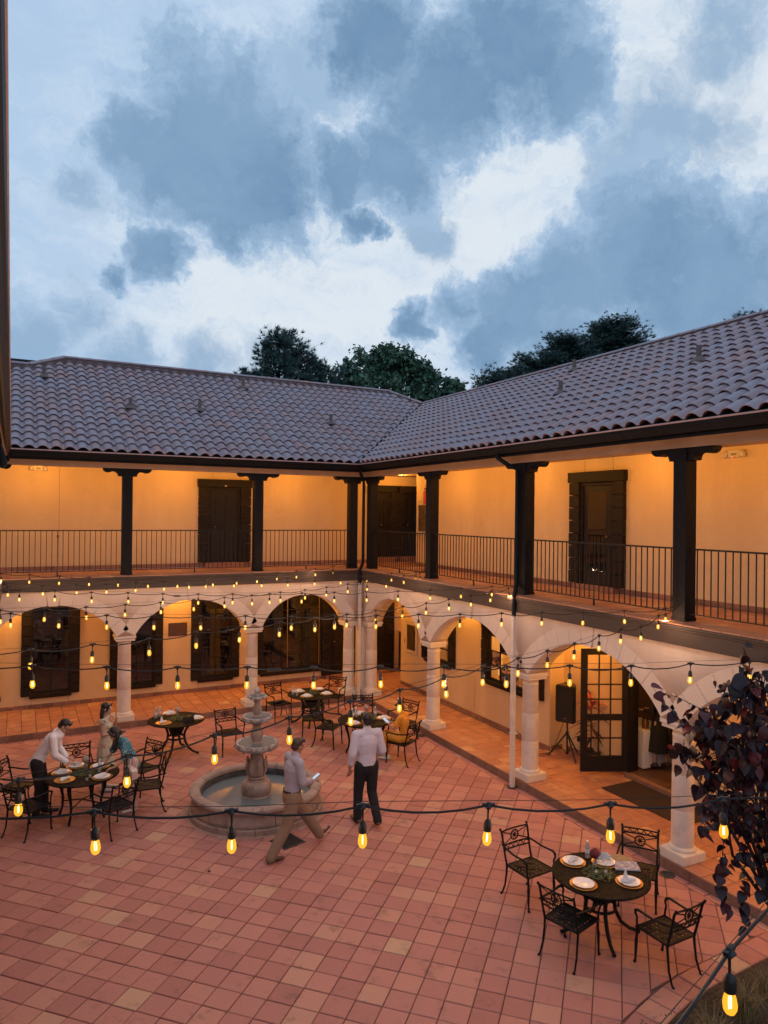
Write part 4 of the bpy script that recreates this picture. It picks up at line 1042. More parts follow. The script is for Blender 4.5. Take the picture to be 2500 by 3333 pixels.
mb = MB(); mb.bb(-.175, .175, -.175, .175, -.01, -.004); ob('sump', mb, mat('black_hole', (.004, .004, .004), 1), gd)
slm = MB(); slm.bb(-.004, .004, -.175, .175, -.003, .005); slm = slm.mesh('slat'); slm.materials.append(DR)
for k in range(17): ob('slat', slm, parent=gd, loc=(-.16+.02*k, 0, 0))

# ================================================================== string lights across the court
STR = {
'A': [(-8.72,-0.45,3.78),(-8.17,-0.61,3.75),(-7.59,-0.78,3.72),(-7.01,-0.95,3.69),(-6.43,-1.12,3.67),(-5.83,-1.3,3.64),(-5.23,-1.47,3.63),(-4.63,-1.65,3.62),(-4.04,-1.82,3.63),(-3.45,-2.0,3.63),(-2.88,-2.16,3.64),(-2.28,-2.34,3.66),(-1.7,-2.51,3.68),(-1.11,-2.68,3.7),(-0.54,-2.85,3.74),(0.03,-3.01,3.76)],
'B': [(-8.56,-3.26,3.77),(-7.98,-3.01,3.74),(-7.39,-2.76,3.71),(-6.81,-2.52,3.68),(-6.22,-2.27,3.66),(-5.61,-2.02,3.64),(-5.03,-1.77,3.63),(-4.45,-1.53,3.64),(-3.82,-1.26,3.63),(-3.25,-1.03,3.63),(-2.67,-0.78,3.65),(-2.06,-0.52,3.66),(-1.44,-0.26,3.68),(-0.83,-0.01,3.71),(-0.3,0.22,3.73)],
'C': [(-8.61,-6.58,3.76),(-8.05,-6.36,3.73),(-7.48,-6.13,3.69),(-6.89,-5.89,3.67),(-6.31,-5.65,3.65),(-5.72,-5.42,3.64),(-5.13,-5.18,3.63),(-4.56,-4.95,3.62),(-3.92,-4.69,3.62),(-3.33,-4.46,3.62),(-2.77,-4.23,3.63),(-2.19,-3.99,3.65),(-1.63,-3.77,3.65),(-1.04,-3.53,3.67),(-0.46,-3.3,3.72),(0.1,-3.07,3.75)],
'D': [(-8.37,-3.69,3.73),(-7.81,-3.88,3.72),(-7.23,-4.08,3.69),(-6.64,-4.29,3.68),(-6.07,-4.49,3.66),(-5.48,-4.69,3.65),(-4.9,-4.89,3.65),(-4.27,-5.11,3.65),(-3.71,-5.3,3.66),(-3.15,-5.5,3.67),(-2.58,-5.7,3.68),(-2.01,-5.9,3.69),(-1.43,-6.1,3.71),(-0.86,-6.3,3.74),(-0.28,-6.5,3.77)],
'E': [(-8.28,-9.96,3.78),(-7.7,-9.73,3.75),(-7.1,-9.49,3.73),(-6.53,-9.27,3.73),(-5.94,-9.04,3.72),(-5.34,-8.8,3.71),(-4.75,-8.57,3.7),(-4.17,-8.35,3.69),(-3.59,-8.12,3.69),(-3.0,-7.89,3.69),(-2.44,-7.67,3.69),(-1.85,-7.43,3.7),(-1.25,-7.2,3.71),(-0.65,-6.96,3.73),(-0.07,-6.73,3.75)],
'F': [(-8.48,-7.06,3.77),(-7.91,-7.28,3.76),(-7.33,-7.5,3.74),(-6.76,-7.72,3.73),(-6.18,-7.94,3.72),(-5.61,-8.15,3.72),(-5.03,-8.38,3.71),(-4.47,-8.59,3.72),(-3.92,-8.8,3.72),(-3.36,-9.01,3.73),(-2.8,-9.22,3.73),(-2.24,-9.44,3.74),(-1.68,-9.65,3.75),(-1.1,-9.87,3.75),(-0.52,-10.09,3.77),(0.06,-10.32,3.8)],
'G': [(-8.39,-13.42,3.69),(-7.81,-13.21,3.67),(-7.23,-13.0,3.66),(-6.63,-12.79,3.65),(-6.04,-12.57,3.65),(-5.48,-12.37,3.64),(-4.89,-12.16,3.65),(-4.33,-11.96,3.66),(-3.73,-11.74,3.65),(-3.18,-11.55,3.65),(-2.59,-11.33,3.65),(-2.0,-11.12,3.67),(-1.42,-10.91,3.68),(-0.85,-10.71,3.65),(-0.29,-10.51,3.74)],
'H': [(-8.29,-10.92,3.81),(-7.71,-11.14,3.79),(-7.15,-11.35,3.78),(-6.58,-11.55,3.77),(-6.03,-11.76,3.76),(-5.47,-11.97,3.76),(-4.91,-12.17,3.75),(-4.36,-12.38,3.74),(-3.79,-12.59,3.74),(-3.22,-12.8,3.73),(-2.65,-13.0,3.74),(-2.08,-13.21,3.75)],
'I': [(-8.09,-14.29,3.79),(-7.52,-14.5,3.77),(-6.95,-14.71,3.77),(-6.38,-14.92,3.75),(-5.8,-15.13,3.73),(-5.24,-15.33,3.73)],
'J': [(-6.43,-16.263,3.80)]}
ENDS = {'A': ((-8.93,-.40,3.80),(.25,-3.05,3.80)), 'B': ((-8.93,-3.4,3.80),(-.10,.26,3.78)), 'C': ((-8.93,-6.75,3.80),(.25,-3.08,3.80)), 'D': ((-8.93,-3.5,3.77),(.25,-6.60,3.82)), 'E': ((-8.93,-10.2,3.83),(.25,-6.62,3.80)),
 'F': ((-8.93,-6.9,3.80),(.25,-10.35,3.84)), 'G': ((-8.93,-13.62,3.73),(.25,-10.38,3.82)), 'H': ((-8.93,-10.7,3.83),(.25,-14.05,3.85)), 'I': ((-8.93,-14.0,3.85),(.25,-17.4,3.85)), 'J': ((-7.6,-16.62,3.77),(.25,-14.15,3.85))}
SLAB = {'A': 'string of bulbs farthest back, sagging in front of the left gallery beam', 'B': 'string of bulbs climbing to the dark corner posts at the back', 'C': 'string of bulbs rising to the right gallery post nearest the corner, crossing the back arches',
 'D': 'level string of bulbs over the arch tops, tied to the post with the downpipe', 'E': 'string of bulbs dipping across the left arches and rising past the white downpipe', 'F': 'level string of bulbs crossing at the height of the left column capitals',
 'G': 'steep string of bulbs rising from lower left past the fountain to the right post', 'H': 'level string of bulbs across the column shafts and the glazed door', 'I': 'front string of large bulbs across the fountain and the walking men', 'J': 'thick close string of one bulb in the bottom right corner'}
CABLE = mat('black_cable', (.012, .010, .010), .55, spec=.4); SOCK = mat('black_socket', (.014, .011, .010), .45)
BULBG = emit('amber_glass', (1.0, .46, .03), 1.4, .36); FIL = emit('filament', (1.0, .80, .36), 16)
sk = MB(); sk.lathe([(.0001, .016), (.010, .014), (.013, .004), (.022, -.004), (.012, -.014), (.005, -.024), (.0042, -.066), (.010, -.070), (.017, -.080), (.0195, -.092), (.0195, -.118), (.0185, -.124), (.0145, -.124)], 10, cap=False); sk.box((0, 0, .003), (.062, .016, .014))
sk = sk.mesh('lamp_holder'); sk.materials.append(SOCK)
bl = MB(); bl.lathe([(.0135, -.122), (.0165, -.133), (.0205, -.148), (.0222, -.163), (.0205, -.178), (.014, -.190), (.006, -.195), (.0001, -.196)], 14, cap=False); bl = bl.mesh('bulb'); bl.materials.append(BULBG)
fm = MB(); fm.tube([(-.0035, 0, -.138), (-.0045, 0, -.155), (-.004, 0, -.176), (.004, 0, -.176), (.0045, 0, -.155), (.0035, 0, -.138)], .0016, 5); fm = fm.mesh('filament'); fm.materials.append(FIL)
BULB_W = 15.0
for k, P in STR.items():
    a, b = ENDS[k]; s = thing('string_light', SLAB[k], 'string lights', a, 0, 'strings of bulbs over the court'); o0 = Vector(a)
    pts = [Vector(a)]; P = [Vector(p) for p in P]; seq = [Vector(a)]+P+[Vector(b)]
    rs = .0058
    cab = [seq[0]]
    for p, q in zip(seq, seq[1:]):
        dd = min(.05, .034*(q-p).length/.6); j = rnd.uniform(.7, 1.3)
        for t_ in (.2, .4, .6, .8): cab.append(p.lerp(q, t_)-Vector((0, 0, dd*j*4*t_*(1-t_))))
        cab.append(q)
    mb = MB(); mb.tube([p-o0 for p in cab], rs, 6); ob('cable', mb, CABLE, s)
    mb = MB(); mb.tube([p+Vector((0, 0, .022))-o0 for p in seq], .0016, 4); ob('guide_wire', mb, CABLE, s)
    dirn = (Vector(b)-Vector(a)); yaw = math.atan2(dirn.y, dirn.x)
    for i, p in enumerate(P):
        h = ob('lamp_holder', sk, parent=s, loc=p-o0, rot=(rnd.uniform(-.05, .05), rnd.uniform(-.05, .05), yaw))
        ob('bulb', bl, parent=h); ob('filament', fm, parent=h, rot=(0, 0, rnd.uniform(0, 3)))
        l = lamp('bulb_light', 'POINT', p-o0+Vector((0, 0, -.158)), BULB_W, (1, .56, .31), .012, parent=s)
    if k in 'ADH':
        q = cab[len(cab)//3]-o0; d = dirn.normalized(); mb = MB(); mb.cap2(q-d*.05, .014, q+d*.05, .014, 8); ob('inline_connector', mb, SOCK, s)

# ================================================================== cast iron tables and armchairs
CAST = mat('black_cast_metal', (.006, .006, .0065), .55, spec=.2, bump=.15, bscale=90, coord='obj')
CASTT = mat('cast_table_top', (.011, .011, .013), .62, spec=.1, col2=(.002, .002, .002), nscale=34, nramp=(.42, .52), bump=.8, bscale=38, bdetail=2, coord='obj')
def tube_ob(name, pts, r_, parent, m=CAST, n=6, **kw): mb = MB(); mb.tube(pts, r_, n, **kw); return ob(name, mb, m, parent)
def make_chair(arcs_top):
    t = thing('armchair', '', 'chair')
    mb = MB(); w, d = .225, .215
    mb.tube([(-w, -d, .42), (w, -d, .42), (w+.01, d, .425), (-w-.01, d, .425)], .013, 6, closed=True)
    for i in range(7): x = -w+2*w*(i+.5)/7; mb.box((x, 0, .42), (.043, 2*d, .006))
    for j in range(7): y = -d+2*d*(j+.5)/7; mb.box((0, y, .4215), (2*w, .041, .006))
    for i in (-1, 1):
        for j in (-1, 1): mb.lathe([(.05, 0), (.05, .008), (.0001, .012)], 8, (i*.1, j*.1, .421), cap=False)
    mb.lathe([(.075, 0), (.07, .010), (.0001, .014)], 12, (0, 0, .421), cap=False)
    ob('seat', mb, CAST, t)
    bk_ = MB()
    def B(x, z): return Vector((x, -.215-.30*max(0, z-.42)*.75-.02*(1-(x/.23)**2), z))
    for s in (-1, 1):
        bk_.tube([(s*.222, -.205, .41), B(s*.225, .55), B(s*.228, .68), B(s*.232, .80), B(s*.236, .845)+Vector((0, -.012, 0))], [.015, .014, .014, .015, .012], 6); bk_.ball(B(s*.238, .855)+Vector((0, -.018, 0)), .018, 8, 6)
    rails = (.835, .775, .60) if arcs_top else (.835, .66, .60)
    for z in rails: bk_.tube([B(x*.23, z) for x in (-1, -.5, 0, .5, 1)], .011, 5)
    a0, a1 = (rails[1], rails[0]) if arcs_top else (rails[2], rails[1])
    c0, c1 = (rails[2], rails[1]) if arcs_top else (rails[1], rails[0])
    for i in range(5):
        cx = -.184+.092*i; sg = -1 if arcs_top else 1
        zz = a1-.006 if arcs_top else a0+.006
        bk_.tube([B(cx+.040*math.cos(q), zz+sg*.045*math.sin(q)) for q in [PI*k/6 for k in range(7)]], .0065, 4)
    cm = (c0+c1)/2
    for sx in (-1, 1):
        for zc in (c0, c1): bk_.tube([B(sx*.225, zc+(.01 if zc == c0 else -.01)), B(sx*.06, cm+(zc-cm)*.25)], .008, 4)
    b_ = ob('backrest', bk_, CAST, t)
    mb = MB(); ctr = B(0, cm); R_ = .066
    mb.tube([ctr+Vector((R_*math.cos(2*PI*k/16), -.0, R_*math.sin(2*PI*k/16))) for k in range(16)], .010, 5, closed=True)
    for k in range(10): a = 2*PI*k/10; mb.tube([ctr, ctr+Vector((R_*math.cos(a), 0, R_*math.sin(a)))], .006, 4)
    mb.ball(ctr, .02, 8, 6); ob('rosette', mb, CAST, b_)
    for s in (-1, 1):
        tube_ob('armrest', [(s*.228, -.30, .665), (s*.245, -.20, .655), (s*.258, -.05, .635), (s*.262, .08, .640), (s*.262, .16, .645), (s*.258, .205, .625), (s*.25, .215, .585), (s*.245, .195, .545), (s*.24, .20, .50), (s*.23, .205, .43)], [.013, .014, .014, .014, .016, .018, .014, .012, .012, .013], t)
        mb = MB(); mb.tube([(s*.225, .205, .42), (s*.226, .215, .30), (s*.228, .218, .27), (s*.23, .225, .06), (s*.232, .232, .01)], [.016, .015, .020, .012, .013], 6); mb.ball((s*.232, .235, .012), (.019, .022, .014), 8, 5); ob('leg', mb, CAST, t)
        mb = MB(); mb.tube([(s*.222, -.205, .42), (s*.222, -.215, .30), (s*.226, -.235, .15), (s*.232, -.28, .03), (s*.234, -.295, .01)], [.016, .014, .013, .012, .013], 6); mb.ball((s*.234, -.30, .012), (.019, .022, .014), 8, 5); ob('leg', mb, CAST, t)
    return t
CH = {True: make_chair(True), False: make_chair(False)}; used_ch = set()
def chair(x, y, dx, dy, arcs, label, z=0.0):
    rz_ = math.atan2(-dx, dy)
    if arcs not in used_ch: used_ch.add(arcs); c = CH[arcs]
    else: c = copy_tree(CH[arcs])
    c.location = (x, y, z); c.rotation_euler = (0, 0, rz_); c['label'] = label; c['group'] = 'black cast metal armchairs around the tables'
    return c
def make_table(kind):
    t = thing('round_table', '', 'table'); 
    mb = MB(); mb.lathe([(.0001, .722), (.555, .722), (.575, .724), (.587, .718), (.588, .704), (.575, .697), (.56, .706), (.0001, .708)], 56, cap=False); ob('table_top', mb, CASTT, t)
    mb = MB(); mb.lathe([(.36, .708), (.36, .665), (.345, .665), (.345, .708)], 32, cap=False); ob('apron_ring', mb, CAST, t)
    for k in range(4):
        a = PI/4+PI/2*k; c, s = math.cos(a), math.sin(a)
        if kind == 'pedestal': pr_ = [(.33, .69), (.29, .62), (.205, .50), (.175, .40), (.19, .28), (.26, .14), (.37, .055), (.46, .03), (.495, .018)]; rr = [.020, .024, .026, .026, .025, .024, .022, .022, .026]
        else: pr_ = [(.37, .69), (.40, .62), (.395, .54), (.36, .42), (.335, .30), (.345, .16), (.385, .05), (.40, .015)]; rr = [.026, .036, .032, .024, .020, .018, .022, .020]
        mb = MB(); mb.tube([(q*c, q*s, z) for q, z in pr_], rr, 7); ob('leg', mb, CAST, t)
    if kind == 'pedestal':
        mb = MB(); mb.lathe([(.215, .66), (.20, .64), (.17, .52), (.13, .44), (.14, .42), (.05, .36), (.0001, .35)], 8, cap=False); ob('urn', mb, CAST, t)
        mb = MB(); mb.lathe([(.19, .36), (.20, .34), (.19, .32), (.18, .34)], 20, cap=False); ob('brace_ring', mb, CAST, t)
    else:
        mb = MB(); 
        for k in range(2): a = PI/4+PI/2*k; mb.tube([(.34*math.cos(a), .34*math.sin(a), .25), (0, 0, .30), (-.34*math.cos(a), -.34*math.sin(a), .25)], .010, 5)
        ob('stretcher', mb, CAST, t)
    return t
TB = {k: make_table(k) for k in ('pedestal', 'cabriole')}; used_tb = set()
def table(x, y, kind, label, rz_=0.0):
    if kind not in used_tb: used_tb.add(kind); c = TB[kind]
    else: c = copy_tree(TB[kind])
    c.location = (x, y, 0); c.rotation_euler = (0, 0, rz_); c['label'] = label; c['group'] = 'round black cast metal tables in the court'; return c
T1, T2, T3, T4, T5 = (-1.96, -11.14), (-7.40, -4.78), (-5.36, -2.22), (-1.96, -1.40), (-1.73, -3.95)
table(*T1, 'pedestal', 'round black table at front right, set with plates and a dark red flower', .35)
table(*T2, 'cabriole', 'round black table on the left between the man in white and the two women', .2)
table(*T3, 'pedestal', 'round black table holding a black handbag, behind the fountain on the left', .25)
table(*T4, 'pedestal', 'round black table farthest back, in front of the corner columns', .3)
table(*T5, 'cabriole', 'round black table by the woman in yellow', .4)
for x, y, dx, dy, arcs, lab in [
 (-2.25, -10.14, .08, -1, False, 'armchair left of the front right table, its seat in full view'), (-2.58, -11.31, .44, .12, False, 'armchair in front of the front right table, seen from behind, left one'),
 (-1.78, -11.98, -.03, 1, False, 'armchair at the planter edge, front right, seen from behind'), (-.98, -10.83, -.75, -.62, True, 'armchair behind the front right table by the column plinth'),
 (-8.20, -5.05, .34, .30, True, 'armchair at the lower left edge, back turned, left of the people\'s table'), (-6.99, -5.57, -.41, .77, False, 'armchair in front of the people\'s table, its back to the fountain side'),
 (-6.38, -4.93, -1, .1, False, 'armchair right of the blue topped woman, empty, seen from the side'), (-7.42, -3.78, -.05, -1, True, 'armchair behind the people\'s table, beside the cream dress'),
 (-8.38, -4.08, .8, -.5, True, 'armchair at the far left edge behind the man in white'), (-6.33, -4.05, -.8, -.5, True, 'armchair mostly hidden behind the blue topped woman'),
 (-4.32, -2.65, .08, -1, False, 'armchair alone between the handbag table and the fountain'), (-2.60, -.82, .2, -1, True, 'armchair left of the farthest table with a dark jacket strap on it'),
 (-1.10, -.75, -.6, -.6, True, 'armchair right of the farthest table by the corner column'), (-2.32, -2.40, .35, .9, True, 'armchair in front of the farthest table, seen from behind'),
 (-2.24, -3.15, .6, -.65, False, 'armchair pulled out left of the table of the woman in yellow'), (-1.2, -2.80, -.35, -1, True, 'armchair behind the table of the woman in yellow, facing the camera'),
 (-.58, -3.52, -.95, -.4, True, 'armchair right behind the woman in yellow, next to the kerb'), (-1.27, -4.75, -.49, .87, False, 'armchair in which the woman in yellow sits')]:
    chair(x, y, dx, dy, arcs, lab)

# ---- what lies on the tables
GOLD = mat('gold_charger', (.55, .29, .07), .38, metal=.75, col2=(.40, .20, .05), nscale=40); CHINA = mat('white_china', (.78, .76, .75), .22, spec=.6); LINEN = mat('white_linen', (.74, .72, .72), .85, bump=.1, bscale=200)
PET = mat('clear_plastic', (.75, .82, .88), .12, trans=.75, spec=.5); LABEL = mat('bottle_label', (.55, .60, .68), .5); CAPW = mat('white_cap', (.75, .75, .75), .4)
FOL = mat('fern_green', (.045, .085, .03), .7, col2=(.09, .13, .05), nscale=30); STEEL = mat('steel', (.6, .58, .55), .25, metal=1); CLEARG = mat('clear_tumbler', (.9, .92, .92), .05, trans=.85)
chm = MB(); chm.lathe([(.0001, .004), (.115, .004), (.14, .010), (.160, .014), (.163, .012), (.12, .0), (.0001, .0)], 32, cap=False, rfun=lambda a, i: 1+(.012*math.sin(16*a) if 3 <= i <= 4 else 0)); chm = chm.mesh('charger_plate'); chm.materials.append(GOLD)
ptm = MB(); ptm.lathe([(.0001, .008), (.085, .008), (.10, .014), (.125, .022), (.130, .022), (.128, .018), (.09, .002), (.0001, .002)], 32, cap=False, rfun=lambda a, i: 1+(.015*math.sin(10*a) if 3 <= i <= 5 else 0)); ptm = ptm.mesh('dinner_plate'); ptm.materials.append(CHINA)
def napkin(style, seed):
    r_ = random.Random(seed); mb = MB()
    if style == 'fan':
        n = 9; vs = [(0, 0, .012)]
        for i in range(2*n+1):
            a = rad(-5)+rad(190)*i/(2*n); rr = .115 if i % 2 == 0 else .095; vs.append((rr*math.cos(a), .018*(1 if i % 2 else -1)-.012, .012+rr*max(.08, math.sin(a))))
        mb.add(vs, [(0, i, i+1) for i in range(1, 2*n+1)]); mb.add([(x, y+.012, z) for x, y, z in vs], [(0, i+1, i) for i in range(1, 2*n+1)])
        mb.lathe([(.016, 0), (.018, .02), (.014, .03)], 8, (0, -.01, .005))
    elif style == 'cone':
        mb.lathe([(.045, 0), (.032, .03), (.018, .09), (.004, .14)], 7, (0, 0, .01), rfun=lambda a, i: 1+.3*math.sin(3*a+i)); mb.tube([(0, 0, .015), (-.07, .02, .03), (-.11, .0, .028)], [.03, .026, .008], 6, flat=.4); mb.tube([(0, 0, .015), (.05, -.06, .022), (.085, -.085, .02)], [.028, .022, .016], 6, flat=.5)
    else:
        for q in range(3): a = r_.uniform(-.5, .5); mb.tube([(-.085, -.01+.012*q, .014+.004*q), (-.02, .008*q, .026+.006*q), (.05, -.01*q, .022+.004*q), (.09, .02-.02*q, .016)], [.014, .03, .026, .018], 7, flat=.5)
        mb.lathe([(.022, -.012), (.026, 0), (.022, .012)], 8, (0, 0, .022))
    return mb
def setting(x, y, where, tab, plate=True, nap='roll', nrot=0.0, fork=False, charger=True):
    z = .7235
    if charger: ob('charger_plate', chm, loc=(x, y, z), rot=(0, 0, rnd.uniform(0, 6)), label=f'gold rimmed charger plate at the {where} of {tab}', cat='charger plate', group='gold chargers on the tables'); z += .006
    if plate: ob('dinner_plate', ptm, loc=(x, y, z), rot=(0, 0, rnd.uniform(0, 6)), label=f'white china plate at the {where} of {tab}', cat='plate', group='white plates on the tables'); z += .008
    if nap:
        dx, dy = (-.035, .02) if nap == 'cone' else (0, .03) if nap == 'fan' else (0, 0)
        ob('napkin', napkin(nap, int(x*1000)), LINEN, loc=(x+dx, y+dy, z), rot=(0, 0, nrot), label=f'{"fanned" if nap == "fan" else "peaked" if nap == "cone" else "rolled"} white napkin at the {where} of {tab}', cat='napkin', group='white napkins on the tables')
    if fork:
        mb = MB(); mb.tube([(-.09, 0, .012), (.03, 0, .02), (.06, 0, .018)], [.005, .004, .010], 5, flat=.3); ob('fork', mb, STEEL, loc=(x, y-.03, z+.006), rot=(0, 0, nrot+.5), label=f'steel fork lying on the plate at the {where} of {tab}', cat='fork')
def bottle(x, y, label, z=.7235, s=1.0):
    t = thing('water_bottle', label, 'bottle', (x, y, z), group='clear water bottles on the tables')
    mb = MB(); mb.lathe([(.0001, 0), (.028, .002), (.031, .02), (.030, .05), (.031, .07), (.030, .13), (.026, .155), (.014, .185), (.0125, .20)], 14); ob('bottle', mb, PET, t)
    mb = MB(); mb.lathe([(.0318, .065), (.0318, .12)], 14, cap=False); ob('label_band', mb, LABEL, t); mb = MB(); mb.lathe([(.015, .198), (.015, .215), (.0001, .216)], 10); ob('cap', mb, CAPW, t)
def flower(x, y, col, label, h=.16, R_=.062, z=.7235):
    t = thing('flower_vase', label, 'flowers', (x, y, z)); mb = MB(); mb.lathe([(.028, 0), (.032, .03), (.024, .06), (.026, .08)], 12, cap=False); ob('vase', mb, CLEARG, t)
    mb = MB(); r_ = random.Random(int(abs(x)*997))
    for k in range(90):
        v = Vector((r_.gauss(0, 1), r_.gauss(0, 1), r_.gauss(.25, 1))).normalized(); c = Vector((0, 0, h))+v*R_*r_.uniform(.8, 1.05); e = v.orthogonal().normalized(); g_ = v.cross(e); s = r_.uniform(.010, .017); a = r_.uniform(0, 3); e, g_ = e*math.cos(a)+g_*math.sin(a), g_*math.cos(a)-e*math.sin(a)
        mb.add([c-e*s, c-g_*s, c+e*s+v*.004, c+g_*s], [(0, 1, 2, 3)])
    mb.ball((0, 0, h), R_*.8, 10, 7); bl_ = ob('blossom', mb, mat('petals_%d' % int(col[0]*100), col, .8, col2=tuple(c*.6 for c in col), nscale=60), t)
    ob('stem', MB().tube([(0, 0, .01), (.004, 0, h*.6), (0, 0, h)], .004, 5), FOL, t)
def greens(x, y, label, R_=.19):
    t = MB(); r_ = random.Random(int(abs(x)*313))
    for k in range(240):
        a = r_.uniform(0, 2*PI); d = R_*math.sqrt(r_.random()); p = Vector((d*math.cos(a), d*math.sin(a), r_.uniform(.002, .03))); q = r_.uniform(0, 2*PI); L_ = r_.uniform(.03, .07); v = Vector((math.cos(q), math.sin(q), r_.uniform(-.1, .35)))*L_; n_ = Vector((-math.sin(q), math.cos(q), 0))*.006
        t.add([p, p+v*.5+n_, p+v, p+v*.5-n_], [(0, 1, 2, 3)])
    return ob('greenery', t, FOL, loc=(x, y, .7235), label=label, cat='greenery')
def candle(x, y, label, col=(.7, .62, .5)):
    t = thing('candle_holder', label, 'candle', (x, y, .7235)); mb = MB(); mb.lathe([(.022, 0), (.024, .05), (.021, .05), (.019, .006)], 12, cap=False); ob('glass_cup', mb, CLEARG, t)
    mb = MB(); mb.lathe([(.018, .004), (.018, .036), (.0001, .037)], 10); ob('candle', mb, mat('wax_%d' % int(col[1]*100), col, .6), t)
tn = 'the front right table'
setting(-2.06, -10.76, 'left', tn, nap='roll', nrot=.3, fork=True); setting(-2.33, -11.24, 'near left', tn, nap=None); setting(-1.80, -11.45, 'near right', tn, nap='cone', nrot=.4, fork=True); setting(-1.71, -10.95, 'far side', tn, nap='fan', nrot=YAW*-1+.1)
bottle(-1.80, -10.74, 'clear water bottle at the back of the front right table'); greens(-1.98, -11.14, 'round mat of fern leaves in the middle of the front right table'); flower(-1.90, -10.98, (.20, .025, .035), 'dark red hydrangea bloom on the front right table', .17, .07)
candle(-2.01, -11.12, 'left small glass candle on the fern mat, front right table'); candle(-1.90, -11.17, 'right small glass candle on the fern mat, front right table')
BLUEB = mat('book_cover', (.10, .14, .36), .4, col2=(.30, .36, .50), nscale=16, nramp=(.45, .6), stain=((.20, .26, .08), .9), stscale=9)
bkx = thing('book', 'blue painted picture book lying on the front right table', 'book', (-1.53, -11.14, .7235), -.55)
mb = MB(); mb.bb(-.15, .15, -.105, .105, .002, .012); ob('pages', mb, LINEN, bkx); mb = MB(); mb.bb(-.153, .153, -.108, .108, .0125, .015); mb.bb(-.153, .153, -.108, .108, 0, .002); ob('cover', mb, BLUEB, bkx)
mb = MB(); r_ = random.Random(3)
for k in range(9): x = -.10+.022*k; mb.tube([(x, -.055+r_.uniform(-.006, .006), .0158), (x+.008, -.04+r_.uniform(-.006, .006), .0158), (x+.015, -.055, .0158)], .0022, 4)
ob('title_strokes', mb, mat('cream_print', (.7, .62, .35), .5), bkx)
mb = MB(); mb.lathe([(.0001, .002), (.165, .002), (.168, .0), (.0001, 0)], 26, cap=False, rfun=lambda a, i: 1+(.02*math.sin(20*a) if i == 1 else 0)); ob('placemat', mb, mat('straw', (.40, .30, .16), .9, col2=(.18, .12, .06), nscale=70), loc=(-1.47, -10.99, .7232), label='round woven straw mat under the book\'s far edge', cat='placemat')
tn = 'the people\'s table'
setting(-7.71, -4.60, 'left', tn, nap='roll', nrot=.2); setting(-7.68, -4.97, 'near left', tn, plate=False, nap='roll', nrot=.7); setting(-7.12, -5.10, 'near right', tn, nap='roll', nrot=1.0, fork=True); setting(-7.10, -4.55, 'far right', tn, nap=None); setting(-7.47, -4.36, 'far side', tn, nap='roll', nrot=0)
flower(-7.33, -4.55, (.55, .40, .34), 'pale pink hydrangea bloom on the people\'s table', .17, .065); bottle(-7.13, -4.80, 'clear water bottle by the far right plate, people\'s table'); greens(-7.38, -4.78, 'round mat of fern leaves in the middle of the people\'s table'); candle(-7.36, -5.16, 'green glass candle at the near edge of the people\'s table', (.10, .28, .05)); candle(-7.30, -5.02, 'pale candle cup behind the green one, people\'s table')
tn = 'the handbag table'
setting(-5.42, -1.76, 'far side', tn, nap='roll', nrot=.3); setting(-5.66, -2.42, 'near left', tn, plate=False, nap='cone', nrot=1.2); setting(-4.96, -2.36, 'right', tn, nap='roll', nrot=.3)
bottle(-5.74, -1.94, 'left of two clear bottles, handbag table'); bottle(-5.64, -1.86, 'right of two clear bottles, handbag table'); flower(-5.31, -2.07, (.62, .50, .46), 'white pink hydrangea bloom on the handbag table', .16, .06); greens(-5.34, -2.25, 'round mat of fern leaves in the middle of the handbag table')
LEATH = mat('black_leather', (.010, .010, .012), .45)
hb = thing('handbag', 'small black handbag standing on the table behind the fountain', 'handbag', (-5.16, -2.48, .7235), .35); mb = MB(); mb.extrude([(-.12, -.04, 0), (.12, -.04, 0), (.105, -.035, .10), (.06, -.03, .115), (0, -.03, .095), (-.06, -.03, .115), (-.105, -.035, .10)], (0, .075, 0)); ob('body', mb, LEATH, hb); ob('strap', MB().tube([(-.09, 0, .10), (-.06, 0, .17), (.03, 0, .185), (.10, 0, .15), (.115, 0, .09)], .008, 6), LEATH, hb)
tn = 'the farthest table'
setting(-2.19, -1.13, 'far left', tn, nap='roll', nrot=.5); setting(-2.18, -1.64, 'near left', tn, nap='roll', nrot=0); setting(-1.66, -1.62, 'near right', tn, nap='roll', nrot=.4); setting(-1.66, -1.12, 'far right', tn, nap=None)
bottle(-2.42, -1.33, 'clear water bottle on the farthest table'); flower(-1.93, -1.28, (.38, .09, .13), 'pink stemmed flowers in a tall glass on the farthest table', .27, .055); greens(-1.95, -1.42, 'round mat of fern leaves in the middle of the farthest table', .16)
mb = MB(); mb.lathe([(.0001, .004), (.027, .004), (.033, .085), (.031, .085), (.025, .0), (.0001, 0)], 12, cap=False); ob('tumbler', mb, CLEARG, loc=(-2.36, -1.46, .7235), label='small clear tumbler in front of the bottle, farthest table', cat='glass')
tn = 'the table of the woman in yellow'
setting(-1.34, -4.06, 'right', tn, nap='roll', nrot=.2); setting(-2.09, -4.14, 'near left', tn, nap='roll', nrot=.2); setting(-1.66, -3.55, 'far side', tn, nap='roll', nrot=.2)
bottle(-1.94, -3.76, 'left clear bottle, yellow woman\'s table'); bottle(-1.82, -3.68, 'second clear bottle from left, yellow woman\'s table'); bottle(-1.43, -3.83, 'right clear bottle, yellow woman\'s table'); flower(-1.56, -3.66, (.60, .38, .30), 'peach hydrangea bloom on the table of the woman in yellow', .16, .07); greens(-1.62, -3.95, 'round mat of fern leaves, table of the woman in yellow', .15)
